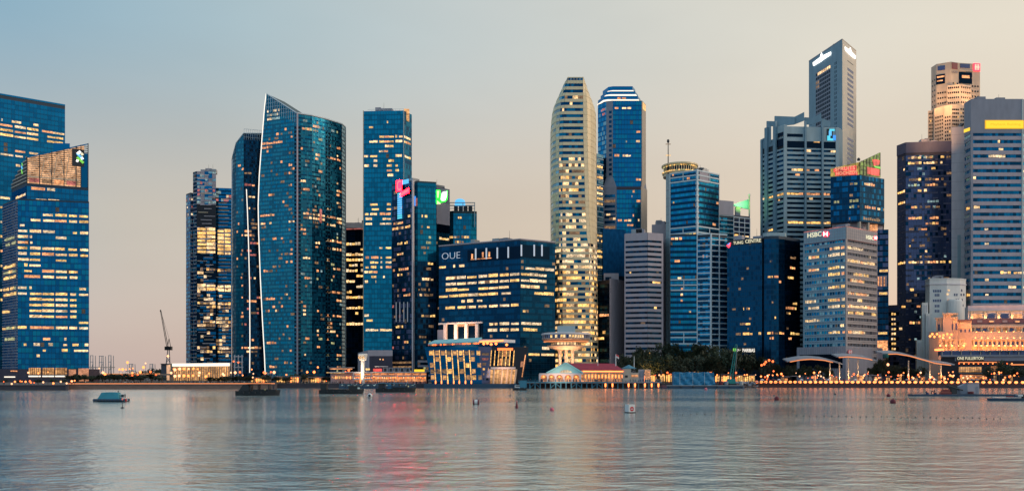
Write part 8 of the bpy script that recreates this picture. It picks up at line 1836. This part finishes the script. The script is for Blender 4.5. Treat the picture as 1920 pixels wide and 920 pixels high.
for x, yb, r, m_, lab in ((1035, 769.5, .5, 'paint_pink', 'pink ball buoy floating right of the slim conical marker'), (1456.5, 749.5, .85, 'paint_darkred', 'dark red ball buoy floating before the lit sea wall, left of the pair'), (1666, 743, .75, 'paint_darkred', 'upper dark red ball buoy of the close pair at right'), (1674.5, 755.5, .85, 'paint_darkred', 'lower and larger dark red ball buoy of the close pair at right'), (1323.5, 730.5, .8, 'paint_pink', 'pink ball buoy floating in front of the tarpaulin barge'), (1566, 739, .4, 'metal_dark', 'tiny dark float far out before the lit sea wall')):
    Y = float_at(yb); t = thing('buoy', lab, 'buoy', (WX(x, Y), Y, 0)); mb = MB(); mb.lathe((WX(x, Y), Y, r * .55), [(r * .3, -r), (r * .85, -r * .5), (r, 0), (r * .8, r * .6), (r * .25, r * .95)], m_, 12); mb.build('ball', t, smooth=True); mb = MB(); mb.tube((WX(x, Y), Y, r * 1.4), (WX(x, Y), Y, r * 1.8), .08, .06, 'metal_dark', 5); mb.build('eye', t)
for x, yb, h, lab, tip in ((229.5, 764.5, 1.9, 'thin marker post with a pale red light in front of the tent covered boat', 'lit_pink'), (956.5, 741.5, 2.3, 'thin dark marker post floating before the glass pavilion', 'metal_dark')):
    Y = float_at(yb); t = thing('marker_post', lab, 'marker', (WX(x, Y), Y, 0)); mb = MB(); mb.lathe((WX(x, Y), Y, 0), [(.45, -.1), (.45, .15), (.1, .3)], 'metal_dark', 8); mb.build('float', t); mb = MB(); mb.tube((WX(x, Y), Y, .2), (WX(x, Y), Y, h), .07, .06, 'metal_dark', 5); mb.build('post', t); mb = MB(); mb.lathe((WX(x, Y), Y, h), [(.1, 0), (.25, .2), (.1, .55)], tip, 6); mb.build('lantern', t)
# float line
Y0 = float_at(782)
me_fl = None
for k in range(48):
    x = 1255 + k * 13.2 + R.uniform(-2, 2); Y = float_at(776 + 9 * k / 48 + .8 * math.sin(k)); 
    t = thing('line_float', 'tiny dark float on the long float line strung across the water at right', 'float', (WX(x, Y), Y, 0), 'floats of the long float line')
    if me_fl is None:
        mb = MB(); mb.lathe((0, 0, .05), [(.05, -.15), (.16, 0), (.05, .16)], 'metal_dark', 6); o = mb.build('f'); me_fl = o.data; bpy.data.objects.remove(o)
    o = bpy.data.objects.new('ball', me_fl); COL.objects.link(o); o.parent = t

# ------------------------------------------------------------------ say which one of a row
ORD = ['leftmost', 'second from left', 'third from left', 'fourth from left', 'fifth from left', 'sixth from left', 'seventh from left', 'eighth from left', 'ninth from left', 'tenth from left']
bygroup = {}
for o in SC.objects:
    if o.parent is None and o.get('group'): bygroup.setdefault(o['group'], []).append(o)
for gname, lst in bygroup.items():
    if not 3 < len(lst) <= 30: continue
    lst.sort(key=lambda o: o.location.x / o.location.y)
    n = len(lst)
    for i, o in enumerate(lst):
        w = ORD[i] if i < (n + 1) // 2 and i < 10 else (ORD[n - 1 - i].replace('left', 'right') if n - 1 - i < 10 else None)
        if w: o['label'] = ' '.join(o['label'].split()[:11]) + ', ' + w

# ------------------------------------------------------------------ plant rooms and masts on the flat roofs
for T in ALLT:
    if not T.label or T.z1 < 70 or any(k in T.label for k in ('slanted', 'octagonal', 'rotunda', 'beige', 'gridded', 'steel roof', 'neon crown', 'stepped roof', 'netting')): continue
    f = max(T.f, key=lambda q: q.L)
    for k in range(R.choice((2, 3, 4))):
        a = f.L * R.uniform(.12, .8); w = R.uniform(3, 8); h = R.uniform(2.5, 4.6)
        f.pc('roof_plant', a, min(a + w, f.L - 1), T.z1 - .3, T.z1 + h, -12, -5, R.choice(('wall_slate', 'metal_grey', 'wall_grey')))
    for k in range(R.choice((1, 2))):
        a = f.L * R.uniform(.15, .85); mb = MB(); p = f.w(a, T.z1, -6); mb.tube(p, p + Vector((0, 0, R.uniform(5, 9))), .16, .07, 'metal_dark', 5); mb.build('antenna', T.root)
